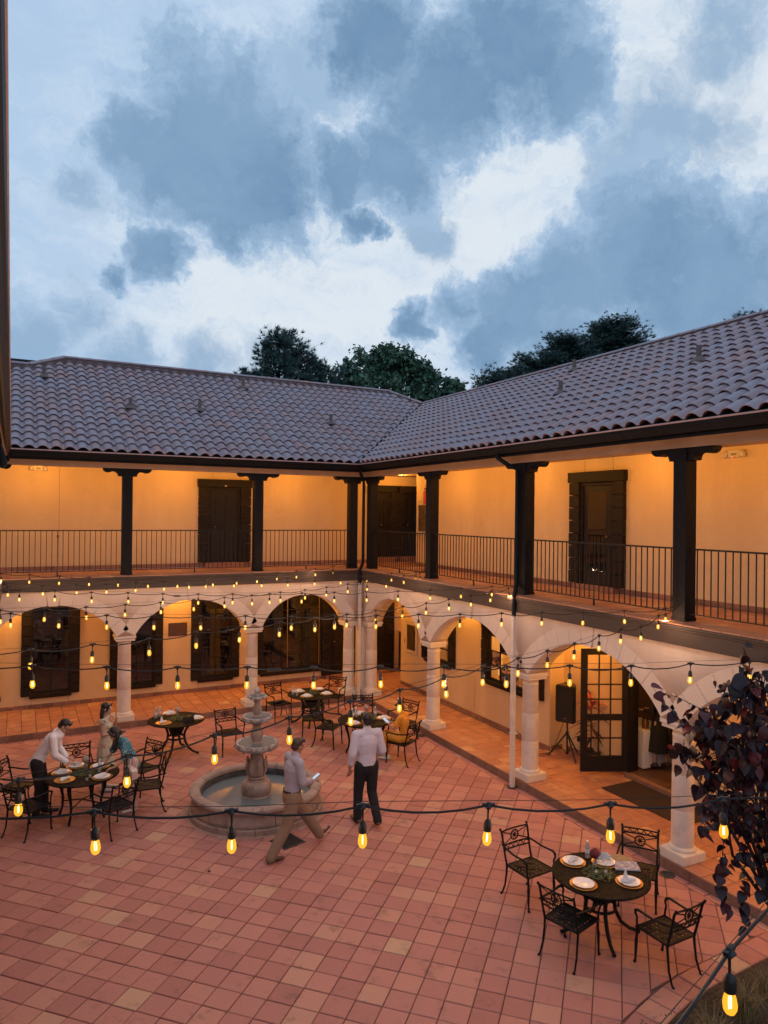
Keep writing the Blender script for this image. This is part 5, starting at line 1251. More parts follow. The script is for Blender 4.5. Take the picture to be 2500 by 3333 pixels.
jk = thing('jacket_bag', 'dark strapped bag lying on the armchair left of the farthest table', 'bag', (-2.60, -.85, .43), .2); mb = MB(); mb.cap2((-.12, 0, .03), .05, (.12, .02, .03), .05, 10, flat=.7, side=(1, 0, 0)); ob('body', mb, LEATH, jk); ob('strap', MB().tube([(.10, -.05, .03), (.17, -.20, -.05), (.15, -.24, -.22), (.09, -.24, -.26), (.05, -.23, -.12), (.02, -.18, .0)], .008, 5), LEATH, jk)

# ================================================================== wall fixtures and alcove things
PAL = mat('pale_plastic', (.55, .48, .40), .5); REDP = mat('red_paint', (.35, .035, .025), .5)
def em_light(x, y, z, rz_, label, led):
    t = thing('emergency_light', label, 'emergency light', (x, y, z), rz_)
    mb = MB(); mb.bb(-.11, .11, -.06, 0, -.055, .055); ob('housing', mb, PAL, t)
    for s in (-1, 1): mb = MB(); mb.cap2((s*.15, -.04, .02), .045, (s*.165, -.05, -.02), .05, 10); ob('lamp_head', mb, PAL, t)
    mb = MB(); mb.bb(-.05, .05, -.0625, -.0605, -.025, .01); ob('print_strip', mb, mat('grille', (.25, .17, .11), .6), t)  # dark strip standing for unreadable print on the housing
    if led: mb = MB(); mb.ball((-.03, -.06, -.058), .008, 8, 6); ob('indicator', mb, emit('red_led', (1, .06, .04), 6), t)
em_light(-7.96, YL, 6.20, 0, 'pale emergency light high on the left gallery wall', False)
em_light(XU, -9.89, 6.20, -PI/2, 'pale emergency light with a red dot high on the right gallery wall', True)
fs_ = thing('extinguisher_sign', 'narrow red bordered sign beside the corner gallery post', 'sign', (XU-.004, .17, 6.10), -PI/2)
mb = MB(); mb.bb(-.06, .06, -.008, 0, -.17, .17); ob('sign_border', mb, REDP, fs_); mb = MB(); mb.cap2((0, -.0095, -.12), .028, (0, -.0095, .08), .028, 8, flat=.06, side=(1, 0, 0)); ob('sign_figure', mb, mat('sign_white', (.65, .55, .45), .5), fs_)
fx_ = thing('fire_extinguisher', 'red fire extinguisher half hidden behind the second gallery post', 'extinguisher', (XU-.09, .06, 5.42)); mb = MB(); mb.lathe([(.06, 0), (.065, .03), (.065, .36), (.04, .42), (.02, .45)], 14); ob('cylinder', mb, REDP, fx_); mb = MB(); mb.box((0, 0, .47), (.05, .10, .035)); mb.tube([(0, .05, .46), (.02, .09, .3), (.02, .08, .1)], .01, 6); ob('valve', mb, IRON, fx_)
POSTER = mat('poster_print', (.22, .15, .09), .5, col2=(.09, .055, .035), nscale=11, stain=((.03, .022, .018), .9), stscale=7)
def notice(x, y, z, label, w=.70, h=.95):
    t = thing('notice_case', label, 'notice case', (x, y, z), -PI/2); q = .085
    mb = MB(); mb.bb(-w/2-q, w/2+q, -.05, -.002, h/2, h/2+q); mb.bb(-w/2-q, w/2+q, -.05, -.002, -h/2-q, -h/2); mb.bb(-w/2-q, -w/2, -.05, -.002, -h/2, h/2); mb.bb(w/2, w/2+q, -.05, -.002, -h/2, h/2); mb.bb(-w/2-q-.05, w/2+q+.05, -.03, -.001, -h/2-q-.05, -h/2-q-.02); mb.bb(-w/2-q-.05, w/2+q+.05, -.03, -.001, h/2+q+.02, h/2+q+.05); ob('case_frame', mb, mat('case_paint', (.58, .47, .34), .6), t)
    mb = MB(); mb.bb(-w/2, w/2, -.012, -.004, -h/2, h/2); ob('poster', mb, POSTER, t); mb = MB(); mb.add([(-w/2, -.04, -h/2), (w/2, -.04, -h/2), (w/2, -.04, h/2), (-w/2, -.04, h/2)], [(0, 1, 2, 3)]); ob('pane', mb, TG, t)
    mb = MB(); mb.tube([(-w/2-.13+.02*math.cos(a), -.03, -.15+.07*math.sin(a)) for a in [PI/2+PI*k/8 for k in range(9)]], .008, 5); ob('pull', mb, IRON, t)
notice(XR, .06, 1.60, 'framed notice case on the ground floor wall by the corner', .50, .72); notice(XU, .30, 5.02, 'framed notice case on the upper gallery wall by the corner', .50, .78)
pq = ob('wall_plaque', MB().bb(-4.72, -4.22, YL-.02, YL-.002, 1.73, 2.09), mat('bronze_plaque', (.075, .032, .02), .5, col2=(.06, .026, .016), nscale=8), label='dark brown plaque on the left wing wall between two windows', cat='plaque')
mb = MB(); mb.lathe([(.115, 0), (.12, -.01), (.105, -.012), (.10, 0)], 28, cap=False); o = ob('wall_cover', mb, STC, loc=(-8.52, YL-.001, .34), rot=(-PI/2, 0, 0), label='round plastered access cover low on the left wing wall', cat='cover')
mb = MB(); mb.bb(-8.80, -8.73, YL-.05, YL-.002, .40, .52); ob('outlet_box', mb, mat('grey_box', (.12, .10, .09), .6), label='small grey outlet box low on the left wall at the frame edge', cat='outlet box')
sp_ = thing('wall_bracket_knob', 'small dark hose bib stub on the left gallery wall', 'fixture', (-7.50-.0, YL, 4.5)); mb = MB(); mb.tube([(0, -.0, 0), (0, -.06, 0), (0, -.06, -.05)], .018, 6); ob('stub', mb, IRON, sp_)
# nook furniture by the corner
cb = thing('dark_cabinet', 'tall dark cabinet standing in the ground floor nook', 'cabinet', (2.62, 2.02, ZW)); mb = MB(); mb.bb(-.2, .35, -.2, .2, 0, 1.25); ob('carcass', mb, DOORM, cb); mb = MB(); mb.bb(-.22, .37, -.22, .22, 1.252, 1.29); ob('top', mb, mat('pale_top', (.30, .20, .12), .5), cb)
mb = MB(); mb.box((0, 0, .5), (.035, .018, 1.02), Matrix.Rotation(.14, 3, 'Y')); mb.box((.06, .03, .46), (.03, .016, .95), Matrix.Rotation(.17, 3, 'Y')); ob('leaning_boards', mb, mat('raw_timber', (.42, .26, .12), .7), loc=(2.36, 1.76, ZW), label='pale timber slats leaning against the dark cabinet', cat='timber')
# speaker on its tripod
BLK = mat('black_speaker', (.006, .006, .006), .5); st = thing('speaker_stand', 'black tripod stand under the loudspeaker in the alcove', 'tripod', (1.735, -6.38, ZW))
mb = MB(); mb.tube([(0, 0, .10), (0, 0, .86)], .018, 8); mb.lathe([(.03, .46), (.034, .48), (.034, .53), (.03, .55)], 10); mb.tube([(0, 0, .08), (0, 0, .12)], .03, 8); ob('pole', mb, BLK, st)
for a in (2.35, 4.45, .25):
    c, s = math.cos(a), math.sin(a); l = ob('leg', MB().tube([(.02*c, .02*s, .50), (.38*c, .38*s, .015)], .015, 6), BLK, st); ob('brace', MB().tube([(.01*c, .01*s, .11), (.21*c, .21*s, .25)], .008, 5), BLK, l)
sp = thing('loudspeaker', 'black loudspeaker on the tripod in the doorway alcove', 'loudspeaker', (1.735, -6.38, ZW+.76), -1.05)
mb = MB(); mb.extrude([(-.20, -.17, 0), (.20, -.17, 0), (.21, -.10, 0), (.12, .17, 0), (-.12, .17, 0), (-.21, -.10, 0)], (0, 0, .76));
bm = bmesh.new(); me = mb.mesh('cabinet'); bm.from_mesh(me); bmesh.ops.bevel(bm, geom=list(bm.edges), offset=.022, segments=2, affect='EDGES'); bm.to_mesh(me); bm.free(); ob('cabinet', me, BLK, sp)
mb = MB(); mb.bb(-.17, .17, -.176, -.171, .05, .71); ob('grille', mb, mat('speaker_grille', (.008, .008, .008), .7), sp); mb = MB(); mb.tube([(-.02, -.178, .09), (.0, -.178, .105), (.025, -.178, .09), (0, -.178, .08)], .004, 5, closed=True); ob('badge', mb, CHROME, sp)
mb = MB(); mb.bb(-.07, .07, .05, .12, .755, .775); ob('carry_handle', mb, BLK, sp)
ob('audio_cable', MB().tube([(1.70, -6.33, .92), (1.66, -6.2, .55), (1.62, -6.05, .20), (1.50, -6.05, .15), (1.25, -6.05, .149), (1.02, -5.98, .149), (.98, -5.88, .149), (1.2, -5.93, .149), (1.45, -5.98, .15), (1.7, -5.98, .15)], .006, 5), CABLE, label='black cable looped on the tiles by the speaker stand', cat='cable')
ob('wall_adapter', MB().bb(XD-.045, XD-.001, -6.40, -6.34, .44, .54), BLK, label='black plug adapter low on the alcove wall behind the tripod', cat='plug')
MATM = mat('door_mat', (.042, .022, .014), .98, col2=(.028, .015, .010), nscale=60, bump=.6, bscale=220)
dmt = MB(); dmt.bb(1.18, 2.0, -9.72, -7.92, ZW+.001, ZW+.014); ob('door_mat', dmt, MATM, label='large dark brown mat on the walkway before the open door', cat='mat')
# table with white cloth inside the door
tc_ = thing('serving_table', 'white cloth covered serving table just inside the open door', 'table', (2.80, -7.35, .235)); mb = MB()
N = 26; vs = []
for i in range(N):
    a = 2*PI*i/N; x = .34*max(-1, min(1, 1.35*math.cos(a))); y = .42*max(-1, min(1, 1.35*math.sin(a))); w = 1+.06*math.sin(7*a)
    vs += [(x, y, .74), (x*1.02, y*1.02, .70), (x*1.10*w, y*1.08*w, .03)]
fs = [(3*i+k, 3*((i+1) % N)+k, 3*((i+1) % N)+k+1, 3*i+k+1) for i in range(N) for k in (0, 1)]+[tuple(3*i for i in range(N))]
mb.add(vs, fs, 0, True); ob('tablecloth', mb, LINEN, tc_)
jr = thing('glass_jar', 'amber glass jar on the serving table inside the door', 'jar', (2.62, -7.62, .977)); mb = MB(); mb.lathe([(.0001, 0), (.06, .004), (.065, .14), (.05, .16), (.05, .18)], 14, cap=False); ob('jar', mb, mat('amber_jar', (.35, .16, .05), .1, trans=.5), jr); mb = MB(); mb.lathe([(.056, .18), (.056, .20), (.0001, .205)], 12); ob('lid', mb, STEEL, jr)
# flowers in the lit window
for k, (x, y) in enumerate(((2.05, -1.05), (2.1, -1.45), (2.08, -1.8))):
    t = thing('window_bouquet', ('yellow white bouquet at the far side of the lit window', 'yellow white bouquet in the middle of the lit window', 'yellow white bouquet at the near side of the lit window')[k], 'flowers', (x, y, 1.30)); r_ = random.Random(k); mb = MB()
    for q in range(150):
        c = Vector((r_.gauss(0, .11), r_.gauss(0, .11), .30+r_.gauss(0, .12))); v = Vector((r_.gauss(0, 1), r_.gauss(0, 1), r_.gauss(0, 1))).normalized(); e = v.orthogonal().normalized()*.024; g_ = v.cross(e); mb.add([c-e, c-g_, c+e, c+g_], [(0, 1, 2, 3)])
    ob('blossom', mb, mat('yellow_petals', (.75, .62, .25), .8, col2=(.25, .28, .06), nscale=14), t); mb = MB(); mb.lathe([(.05, 0), (.07, .08), (.04, .17)], 10); ob('vase', mb, CLEARG, t)
sh_ = MB(); sh_.bb(1.92, 2.3, -5.4, -.6, 1.24, 1.29); ob('window_shelf', sh_, mat('pale_shelf', (.55, .48, .38), .6), wing_b)
wp = thing('window_plant', 'small dark leafy plant behind the right hand arch window', 'plant', (2.02, -4.6, 1.295)); mb = MB(); r_ = random.Random(9)
for q in range(70):
    c = Vector((r_.gauss(0, .07), r_.gauss(0, .08), .2+r_.gauss(0, .09))); v = Vector((r_.gauss(0, 1), r_.gauss(0, 1), r_.gauss(0, 1))).normalized(); e = v.orthogonal().normalized()*.03; g_ = v.cross(e)*.6; mb.add([c-e, c-g_, c+e, c+g_], [(0, 1, 2, 3)])
ob('foliage', mb, FOL, wp); mb = MB(); mb.lathe([(.05, 0), (.07, .11), (.06, .11)], 12); ob('pot', mb, LINEN, wp)
# ================================================================== people
SKIN = mat('skin', (.46, .27, .19), .55, sub=.05); SKIN2 = mat('skin_tan', (.36, .19, .12), .55, sub=.05)
HAIRB = mat('black_hair', (.010, .008, .008), .45, spec=.5); HAIRN = mat('brown_hair', (.045, .024, .015), .5)
EYEW = mat('eye_white', (.6, .58, .55), .3); EYED = mat('eye_dark', (.01, .008, .006), .3); LIP = mat('lips', (.30, .10, .08), .5)
PEND = []
def blob(name, mb, m, parent, voxel=.012, it=3, extra=None):
    o = ob(name, mb.mesh(name, fix=False), m, parent)
    r_ = o.modifiers.new('r', 'REMESH'); r_.mode = 'VOXEL'; r_.voxel_size = voxel; r_.use_smooth_shade = True
    s = o.modifiers.new('s', 'SMOOTH'); s.factor = .5; s.iterations = it
    PEND.append((o, extra)); return o
def bake():
    dg = bpy.context.evaluated_depsgraph_get()
    out = [(o, bpy.data.meshes.new_from_object(o.evaluated_get(dg)), e) for o, e in PEND]
    for o, me, extra in out:
        ms = list(o.data.materials); o.modifiers.clear()
        if extra is not None and extra.v:
            bm = bmesh.new(); bm.from_mesh(me)
            for fc in bm.faces: fc.smooth = True; fc.material_index = 0
            e = extra.mesh('x'); bm.from_mesh(e); bm.to_mesh(me); bm.free()
        me.materials.clear()
        for q in ms: me.materials.append(q)
        for q in getattr(extra, 'mats', []) if extra is not None else []: me.materials.append(q)
        me.polygons.foreach_set('use_smooth', [True]*len(me.polygons)); me.name = o.name; o.data = me
    PEND.clear()
V = Vector
STD = dict(pel=(0, 0, .95), waist=(0, .0, 1.10), chest=(0, .0, 1.30), neck=(0, -.01, 1.49), head=(0, .02, 1.635),
           shR=(.185, -.01, 1.435), elR=(.235, -.04, 1.15), wrR=(.245, .05, .90), hdR=(0, .25, -1), shL=(-.185, -.01, 1.435), elL=(-.235, -.04, 1.15), wrL=(-.245, .05, .90), hdL=(0, .25, -1),
           hipR=(.095, 0, .93), knR=(.10, .03, .50), anR=(.10, -.02, .085), toR=(.12, .15, .03), hipL=(-.095, 0, .93), knL=(-.10, .03, .50), anL=(-.10, -.02, .085), toL=(-.12, .15, .03), look=(0, 1, 0))
def figure(label, loc, dx, dy, H, J, skin=SKIN, female=False, build=1.0):
    s = H/1.75; q = dict(STD); q.update(J); P = {k: V(v)*s if k not in ('look', 'hdR', 'hdL') else V(v).normalized() for k, v in q.items()}
    root = thing('person', label, 'person', loc, math.atan2(-dx, dy)); P['s'] = s; P['root'] = root; b = s*build
    side = (P['shR']-P['shL']).normalized(); P['side'] = side; hs = (P['hipR']-P['hipL']).normalized(); P['hs'] = hs
    mb = MB(); ex = MB(); ex.mats = [EYEW, EYED, LIP]
    mb.cap2(P['pel'], .125*b, P['waist'], .105*b, 12, .75, hs); mb.cap2(P['waist'], .105*b, P['chest'], .135*b, 12, .72, side); mb.cap2(P['chest'], .135*b, P['neck']-V((0, 0, .07*s)), .09*b, 12, .62, side)
    mb.cap2(P['shL'], .052*b, P['shR'], .052*b, 10)
    up = (P['head']-P['neck']).normalized(); lk = P['look']; lk = (lk-up*lk.dot(up)*.55).normalized(); rt = lk.cross(V((0, 0, 1)) if abs(lk.z) < .9 else up).normalized(); u2 = rt.cross(lk); R = Matrix((rt, lk, u2)).transposed(); P['R'] = R
    hd = P['head']; hp = lambda x, y, z: hd+R @ V((x*s, y*s, z*s)); P['hp'] = hp
    mb.cap2(P['neck']-up*.02*s, .053*s, hd-up*.05*s, .050*s, 10)
    mb.ball(hp(0, -.012, .025), (.076*s, .094*s, .092*s), 14, 10, R=R); mb.ball(hp(0, .025, -.045), (.058*s, .066*s, .072*s), 12, 9, R=R)
    mb.cap2(hp(0, .088, .008), .009*s, hp(0, .106, -.028), .015*s, 8); mb.ball(hp(0, .07, -.098), (.024*s, .022*s, .018*s), 8, 6, R=R)
    for e in (-1, 1):
        mb.ball(hp(e*.077, -.005, -.008), (.012*s, .022*s, .033*s), 8, 6, R=R); mb.cap2(hp(e*.018, .086, .026), .011*s, hp(e*.05, .072, .026), .010*s, 6)
        ex.ball(hp(e*.031, .077, .004), (.0145*s, .012*s, .010*s), 8, 6, 1, R); ex.ball(hp(e*.031, .0865, .004), (.007*s, .005*s, .007*s), 6, 5, 2, R)
    ex.ball(hp(0, .087, -.060), (.024*s, .010*s, .008*s), 8, 5, 3, R)
    for e in 'RL':
        sh, el, wr, hd_ = P['sh'+e], P['el'+e], P['wr'+e], P['hd'+e]
        mb.cap2(sh, .047*b, sh.lerp(el, .5), .045*b, 9); mb.cap2(sh.lerp(el, .5), .044*b, el, .036*b, 9); mb.cap2(el, .036*b, el.lerp(wr, .35), .037*b, 9); mb.cap2(el.lerp(wr, .35), .037*b, wr, .025*b, 9)
        fd = hd_; pn = fd.cross(V((1, 0, 0)) if abs(fd.x) < .8 else V((0, 0, 1))).normalized(); sd = pn.cross(fd).normalized()
        if e == 'L': pn = pn
        mb.cap2(wr, .024*s, wr+fd*.075*s, .036*s, 9, .42, sd)
        cur = V((0, 0, -1)) if abs(fd.z) < .7 else P['look']
        cur = (cur-fd*cur.dot(fd)); cur = cur.normalized() if cur.length > .1 else pn
        for k, Lf in enumerate((.068, .078, .074, .058)):
            a = wr+fd*.085*s+sd*(k-1.5)*.0185*s; ex.tube([a-fd*.02*s, a+fd*Lf*.45*s+cur*.006*s, a+fd*Lf*.75*s+cur*.022*s, a+fd*Lf*.9*s+cur*.042*s], [.0095*s, .0088*s, .008*s, .0062*s], 6)
        ts = sd if e == 'L' else -sd
        a = wr+fd*.03*s+ts*.024*s; ex.tube([a-ts*.01*s, a+ts*.022*s+fd*.03*s+cur*.008*s, a+ts*.024*s+fd*.06*s+cur*.02*s], [.012*s, .010*s, .0075*s], 6)
        hi, kn, an, to = P['hip'+e], P['kn'+e], P['an'+e], P['to'+e]
        mb.cap2(hi, .082*b, hi.lerp(kn, .55), .068*b, 10); mb.cap2(hi.lerp(kn, .55), .068*b, kn, .052*b, 10); mb.cap2(kn, .052*b, kn.lerp(an, .3), .054*b, 10); mb.cap2(kn.lerp(an, .3), .054*b, an, .034*b, 10)
        heel = an+(an-to).normalized()*.02*s; mb.cap2(V((heel.x, heel.y, heel.z-.035*s)), .03*s, to, .026*s, 8)
    body = blob('body', mb, skin, root, .0105*s, 3, ex); P['body'] = body; P['b'] = b
    return P
def shirt(P, m, hem=.06, loose=.018, sleeve=1.0, name='shirt', collar=True, tuck=True):
    s, b = P['s'], P['b']; mb = MB(); lo = loose*s; dn = (P['pel']-P['chest']).normalized()
    bot = P['pel']+dn*hem*s
    mb.cap2(bot, .118*b+lo*(1.0 if tuck else 1.5), P['waist'], .108*b+lo, 14, .78, P['hs']); mb.cap2(P['waist'], .108*b+lo, P['chest'], .140*b+lo, 14, .74, P['side']); mb.cap2(P['chest'], .140*b+lo, P['neck']-V((0, 0, .07*s)), .096*b+lo*.6, 14, .66, P['side']); mb.cap2(P['shL'], .058*b+lo*.3, P['shR'], .058*b+lo*.3, 10)
    if collar: mb.cap2(P['neck']-V((0, 0, .02*s)), .064*s, P['neck']+(P['head']-P['neck'])*.22, .062*s, 12)
    for e in 'RL':
        sh, el, wr = P['sh'+e], P['el'+e], P['wr'+e]; f_ = sleeve
        if f_ <= .5:
            mb.cap2(sh, .054*b+lo*.5, sh.lerp(el, f_*2), .056*b+lo*.7, 10)
        else:
            mb.cap2(sh, .053*b+lo*.5, el, .043*b+lo*.7, 10); mb.cap2(el, .043*b+lo*.7, el.lerp(wr, (f_-.5)*2), .034*b+lo*.5, 10)
            c = el.lerp(wr, (f_-.5)*2); mb.cap2(c-(wr-el).normalized()*.025*s, .037*b+lo*.5, c, .037*b+lo*.5, 10)
    return blob(name, mb, m, P['root'], .011*s, 2)
def trousers(P, m, top=.06, name='trousers', loose=.012, end=1.0):
    s, b = P['s'], P['b']; mb = MB(); lo = loose*s; upv = (P['waist']-P['pel']).normalized()
    mb.cap2(P['pel']+upv*top*s, .118*b+lo, P['pel']-upv*.02*s, .135*b+lo, 14, .82, P['hs'])
    for e in 'RL':
        hi, kn, an = P['hip'+e], P['kn'+e], P['an'+e]
        mb.cap2(hi, .088*b+lo, kn, .062*b+lo, 12); mb.cap2(kn, .062*b+lo, kn.lerp(an, end)+V((0, 0, -.02*s)), .050*b+lo, 12)
        for k in range(3): c = kn.lerp(an, .55+.2*k); mb.cap2(c+V((-.035*s, .03*s, 0)), .018*s, c+V((.035*s, .03*s, .01*s)), .018*s, 6)
    return blob(name, mb, m, P['root'], .012*s, 2)
def shoes(P, m, lift=.0):
    s = P['s']
    for e in 'RL':
        an, to = P['an'+e], P['to'+e]; d = (to-an); d = d.normalized(); dh = V((d.x, d.y, 0)).normalized(); mb = MB()
        heel = an-dh*.035*s+V((0, 0, -.042*s)); toe = to+dh*.035*s; nrm = (toe-heel).normalized()
        mb.cap2(heel, .040*s, heel.lerp(toe, .55), .042*s, 10, .80, P['hs']); mb.cap2(heel.lerp(toe, .5), .043*s, toe, .034*s, 10, .72, P['hs']); mb.cap2(an, .040*s, heel.lerp(toe, .25), .042*s, 10)
        blob('shoe', mb, m, P['root'], .009*s, 2)
def hair_short(P, m, bulk=1.0):
    s, hp, R = P['s'], P['hp'], P['R']; mb = MB()
    mb.ball(hp(0, -.030, .040), (.083*s*bulk, .090*s*bulk, .090*s*bulk), 14, 10, R=R); mb.ball(hp(0, -.055, -.015), (.074*s, .058*s, .062*s), 12, 8, R=R); mb.cap2(hp(-.05, .045, .098), .030*s, hp(.05, .045, .098), .030*s, 8)
    for e in (-1, 1): mb.cap2(hp(e*.077, .01, .03), .010*s, hp(e*.078, .008, -.005), .007*s, 6)
    return blob('hair', mb, m, P['root'], .009*s, 2)
def hair_long(P, m, length=.34, fwd=0.0):
    s, hp, R = P['s'], P['hp'], P['R']; mb = MB(); r_ = random.Random(4)
    mb.ball(hp(0, -.028, .036), (.088*s, .094*s, .092*s), 14, 10, R=R); mb.ball(hp(0, -.06, -.03), (.082*s, .06*s, .085*s), 12, 8, R=R)
    for k in range(13):
        a = PI*(.08+.84*k/12); x = -math.cos(a)*.080; y = -.035-.045*math.sin(a)
        p0 = hp(x, y, -.0); L_ = length*r_.uniform(.85, 1.1); p1 = p0+V((x*.35*s, -.01*s+fwd*.4, -L_*.55*s)); p2 = p0+V((x*.5*s+r_.uniform(-.015, .015), -.005*s+fwd, -L_*s)); mb.tube([p0, p0.lerp(p1, .5)+V((x*.2*s, -.012*s, 0)), p1, p2], [.032*s, .034*s, .028*s, .010*s], 7)
    for e in (-1, 1): mb.cap2(hp(e*.05, .055, .085), .026*s, hp(e*.083, .035, -.03), .018*s, 8)
    return blob('hair', mb, m, P['root'], .010*s, 1)
def skirt(P, m, rings, name='skirt', folds=9, amp=.06, parent=None):
    """rings: (z, rx, ry, cy)"""
    s = P['s']; mb = MB(); n = 54; vs = []
    for i, (z, rx, ry, cy) in enumerate(rings):
        w = amp*i/max(1, len(rings)-1)
        for j in range(n):
            a = 2*PI*j/n; k = 1+w*(math.sin(folds*a+.7*i)+.5*math.sin((folds+4)*a+1.3))
            vs.append((rx*s*k*math.cos(a), cy*s+ry*s*k*math.sin(a), z*s))
    fs = [(i*n+j, i*n+(j+1) % n, (i+1)*n+(j+1) % n, (i+1)*n+j) for i in range(len(rings)-1) for j in range(n)]+[tuple(range(n))]
    mb.add(vs, fs, 0, True); return ob(name, mb, m, P['root'])
def wpos(P, p):
    return P['root'].matrix_basis @ V(p)
# --- man in white shirt bending over the left table
WH = mat('white_shirt', (.76, .73, .76), .85, bump=.9, bscale=11, bdetail=4, coord='obj'); BKT = mat('black_trousers', (.010, .009, .010), .85, bump=.8, bscale=10, coord='obj'); BKS = mat('black_shoe', (.010, .009, .009), .4)
P = figure('person in an untucked white shirt and black trousers bending over the left table', (-8.02, -4.40, 0), .97, -.22, 1.72,
    dict(pel=(0, -.05, .93), waist=(0, .02, 1.08), chest=(0, .16, 1.26), neck=(0, .27, 1.40), head=(0, .37, 1.50), look=(0, .75, -.65), shR=(.19, .22, 1.36), shL=(-.19, .22, 1.36), elR=(.235, .26, 1.09), wrR=(.16, .44, .93), hdR=(-.1, 1, -.25), elL=(-.235, .24, 1.08), wrL=(-.15, .38, .92), hdL=(.1, 1, -.3),
         hipR=(.095, -.05, .92), hipL=(-.095, -.05, .92), knR=(.10, .0, .50), knL=(-.10, .04, .50), anR=(.10, -.05, .085), anL=(-.10, .05, .085), toR=(.12, .12, .03), toL=(-.12, .22, .03)), SKIN, build=1.05)
shirt(P, WH, hem=.03, loose=.024, sleeve=.96, tuck=False); trousers(P, BKT); shoes(P, BKS); hair_short(P, HAIRB)
mb = MB(); hp = P['hp']
for e in (-1, 1): mb.tube([hp(e*.032+.024*math.cos(a), .097, .004+.018*math.sin(a)) for a in [2*PI*k/10 for k in range(10)]], .0028, 4, closed=True); mb.tube([hp(e*.055, .095, .008), hp(e*.079, .0, .006)], .0025, 4)
mb.tube([hp(-.009, .10, .008), hp(.009, .10, .008)], .0025, 4); ob('glasses', mb, BKS, P['root'])
# --- woman in cream dress
CRM = mat('cream_print_dress', (.52, .47, .37), .85, col2=(.20, .19, .11), nscale=34, nramp=(.56, .64), coord='obj'); SHW = mat('white_shoe', (.6, .55, .5), .6)
P = figure('person with long black hair in a cream printed dress, eating, behind the left table', (-6.93, -3.70, 0), .93, -.36, 1.60,
    dict(shR=(.165, -.01, 1.425), shL=(-.165, -.01, 1.425), elR=(.205, .0, 1.16), wrR=(.10, .22, 1.16), hdR=(-.25, 1, .05), elL=(-.21, .14, 1.22), wrL=(-.06, .20, 1.43), hdL=(.5, -.1, 1), look=(.05, 1, -.1)), SKIN, True, .90)
bod = MB(); s = P['s']; bod.cap2(V((0, 0, 1.02))*s, .115*s, V((0, .0, 1.28))*s, .125*s, 14, .78, (1, 0, 0)); bod.cap2(V((0, 0, 1.28))*s, .128*s, V((0, -.0, 1.40))*s, .10*s, 14, .72, (1, 0, 0))
for e in (-1, 1): bod.ball(V((e*.055, .075, 1.29))*s, .058*s); bod.cap2(V((e*.12, -.01, 1.42))*s, .05*s, V((e*.19, -.01, 1.42))*s, .062*s, 10)
blob('bodice', bod, CRM, P['root'], .010, 2); skirt(P, CRM, [(1.06, .118, .095, 0), (.96, .15, .125, 0), (.80, .175, .15, 0), (.60, .195, .17, .01), (.42, .215, .185, .01), (.33, .225, .195, .01)], 'dress_skirt', 8, .07)
fl = MB()
for e in (-1, 1):
    n = 12; vs = []
    for k in range(n+1):
        a = PI*k/n; w = .012*(-1)**k
        vs += [tuple(V((e*(.175), .075*math.cos(a), 1.43+.05*math.sin(a)))*s), tuple(V((e*(.245+w), .11*math.cos(a), 1.40+.075*math.sin(a)+w))*s)]
    fl.add(vs, [(2*k, 2*k+1, 2*k+3, 2*k+2) for k in range(n)], 0, True)
ob('flutter_sleeve', fl, CRM, P['root']); hair_long(P, HAIRB, .36); shoes(P, SHW)
ph = thing('phone', 'black phone in the hand of the woman in the cream dress', 'phone', wpos(P, V((.06, .335, 1.18))*s), P['root'].rotation_euler.z); ob('case', MB().box((0, 0, 0), (.07, .14, .009)), BKS, ph); ob('screen', MB().box((0, 0, .0055), (.062, .128, .001)), mat('dark_screen', (.01, .01, .014), .1), ph)
# --- woman in blue top
BLU = mat('blue_print_top', (.035, .17, .23), .85, col2=(.50, .60, .62), nscale=30, nramp=(.56, .62), coord='obj'); PNK = mat('pale_pink_trousers', (.52, .35, .32), .85)
P = figure('person in a blue patterned top leaning over the left table, hair over the face', (-6.66, -4.84, 0), -1, -.06, 1.60,
    dict(pel=(0, -.05, .92), waist=(0, .0, 1.07), chest=(0, .09, 1.24), neck=(0, .18, 1.40), head=(0, .27, 1.49), look=(0, .7, -.7), shR=(.165, .13, 1.35), shL=(-.165, .13, 1.35), elR=(.21, .26, 1.10), wrR=(.13, .42, .90), hdR=(-.1, 1, -.5), elL=(-.235, .12, 1.06), wrL=(-.22, .30, .93), hdL=(.2, 1, -.2),
         hipR=(.095, -.05, .92), hipL=(-.095, -.05, .92), knR=(.10, .02, .50), knL=(-.10, .0, .50), anR=(.10, .0, .085), anL=(-.10, -.08, .085), toR=(.12, .17, .03), toL=(-.12, .09, .03)), SKIN, True, .92)
shirt(P, BLU, hem=.06, loose=.032, sleeve=.46, name='blouse', collar=False, tuck=False); trousers(P, PNK, loose=.022); shoes(P, SHW); hair_long(P, HAIRB, .36, .06)
CRB = mat('cream_leather', (.62, .48, .42), .5); zb = wpos(P, V((-.27, .02, .62))); bag = thing('tote_bag', 'cream leather tote bag hanging from the arm of the woman in blue', 'handbag', zb, PI/2+.25)
mb = MB(); mb.extrude([(-.15, -.055, 0), (.15, -.055, 0), (.17, -.045, .18), (.12, -.04, .21), (-.12, -.04, .21), (-.17, -.045, .18)], (0, .10, 0)); ob('body', mb, CRB, bag)
for y in (-.06, .05): ob('handle', MB().tube([(-.075, y, .16), (-.07, y, .25), (-.03, y*.6, .36), (.03, y*.6, .36), (.07, y, .25), (.075, y, .16)], .009, 6), CRB, bag)
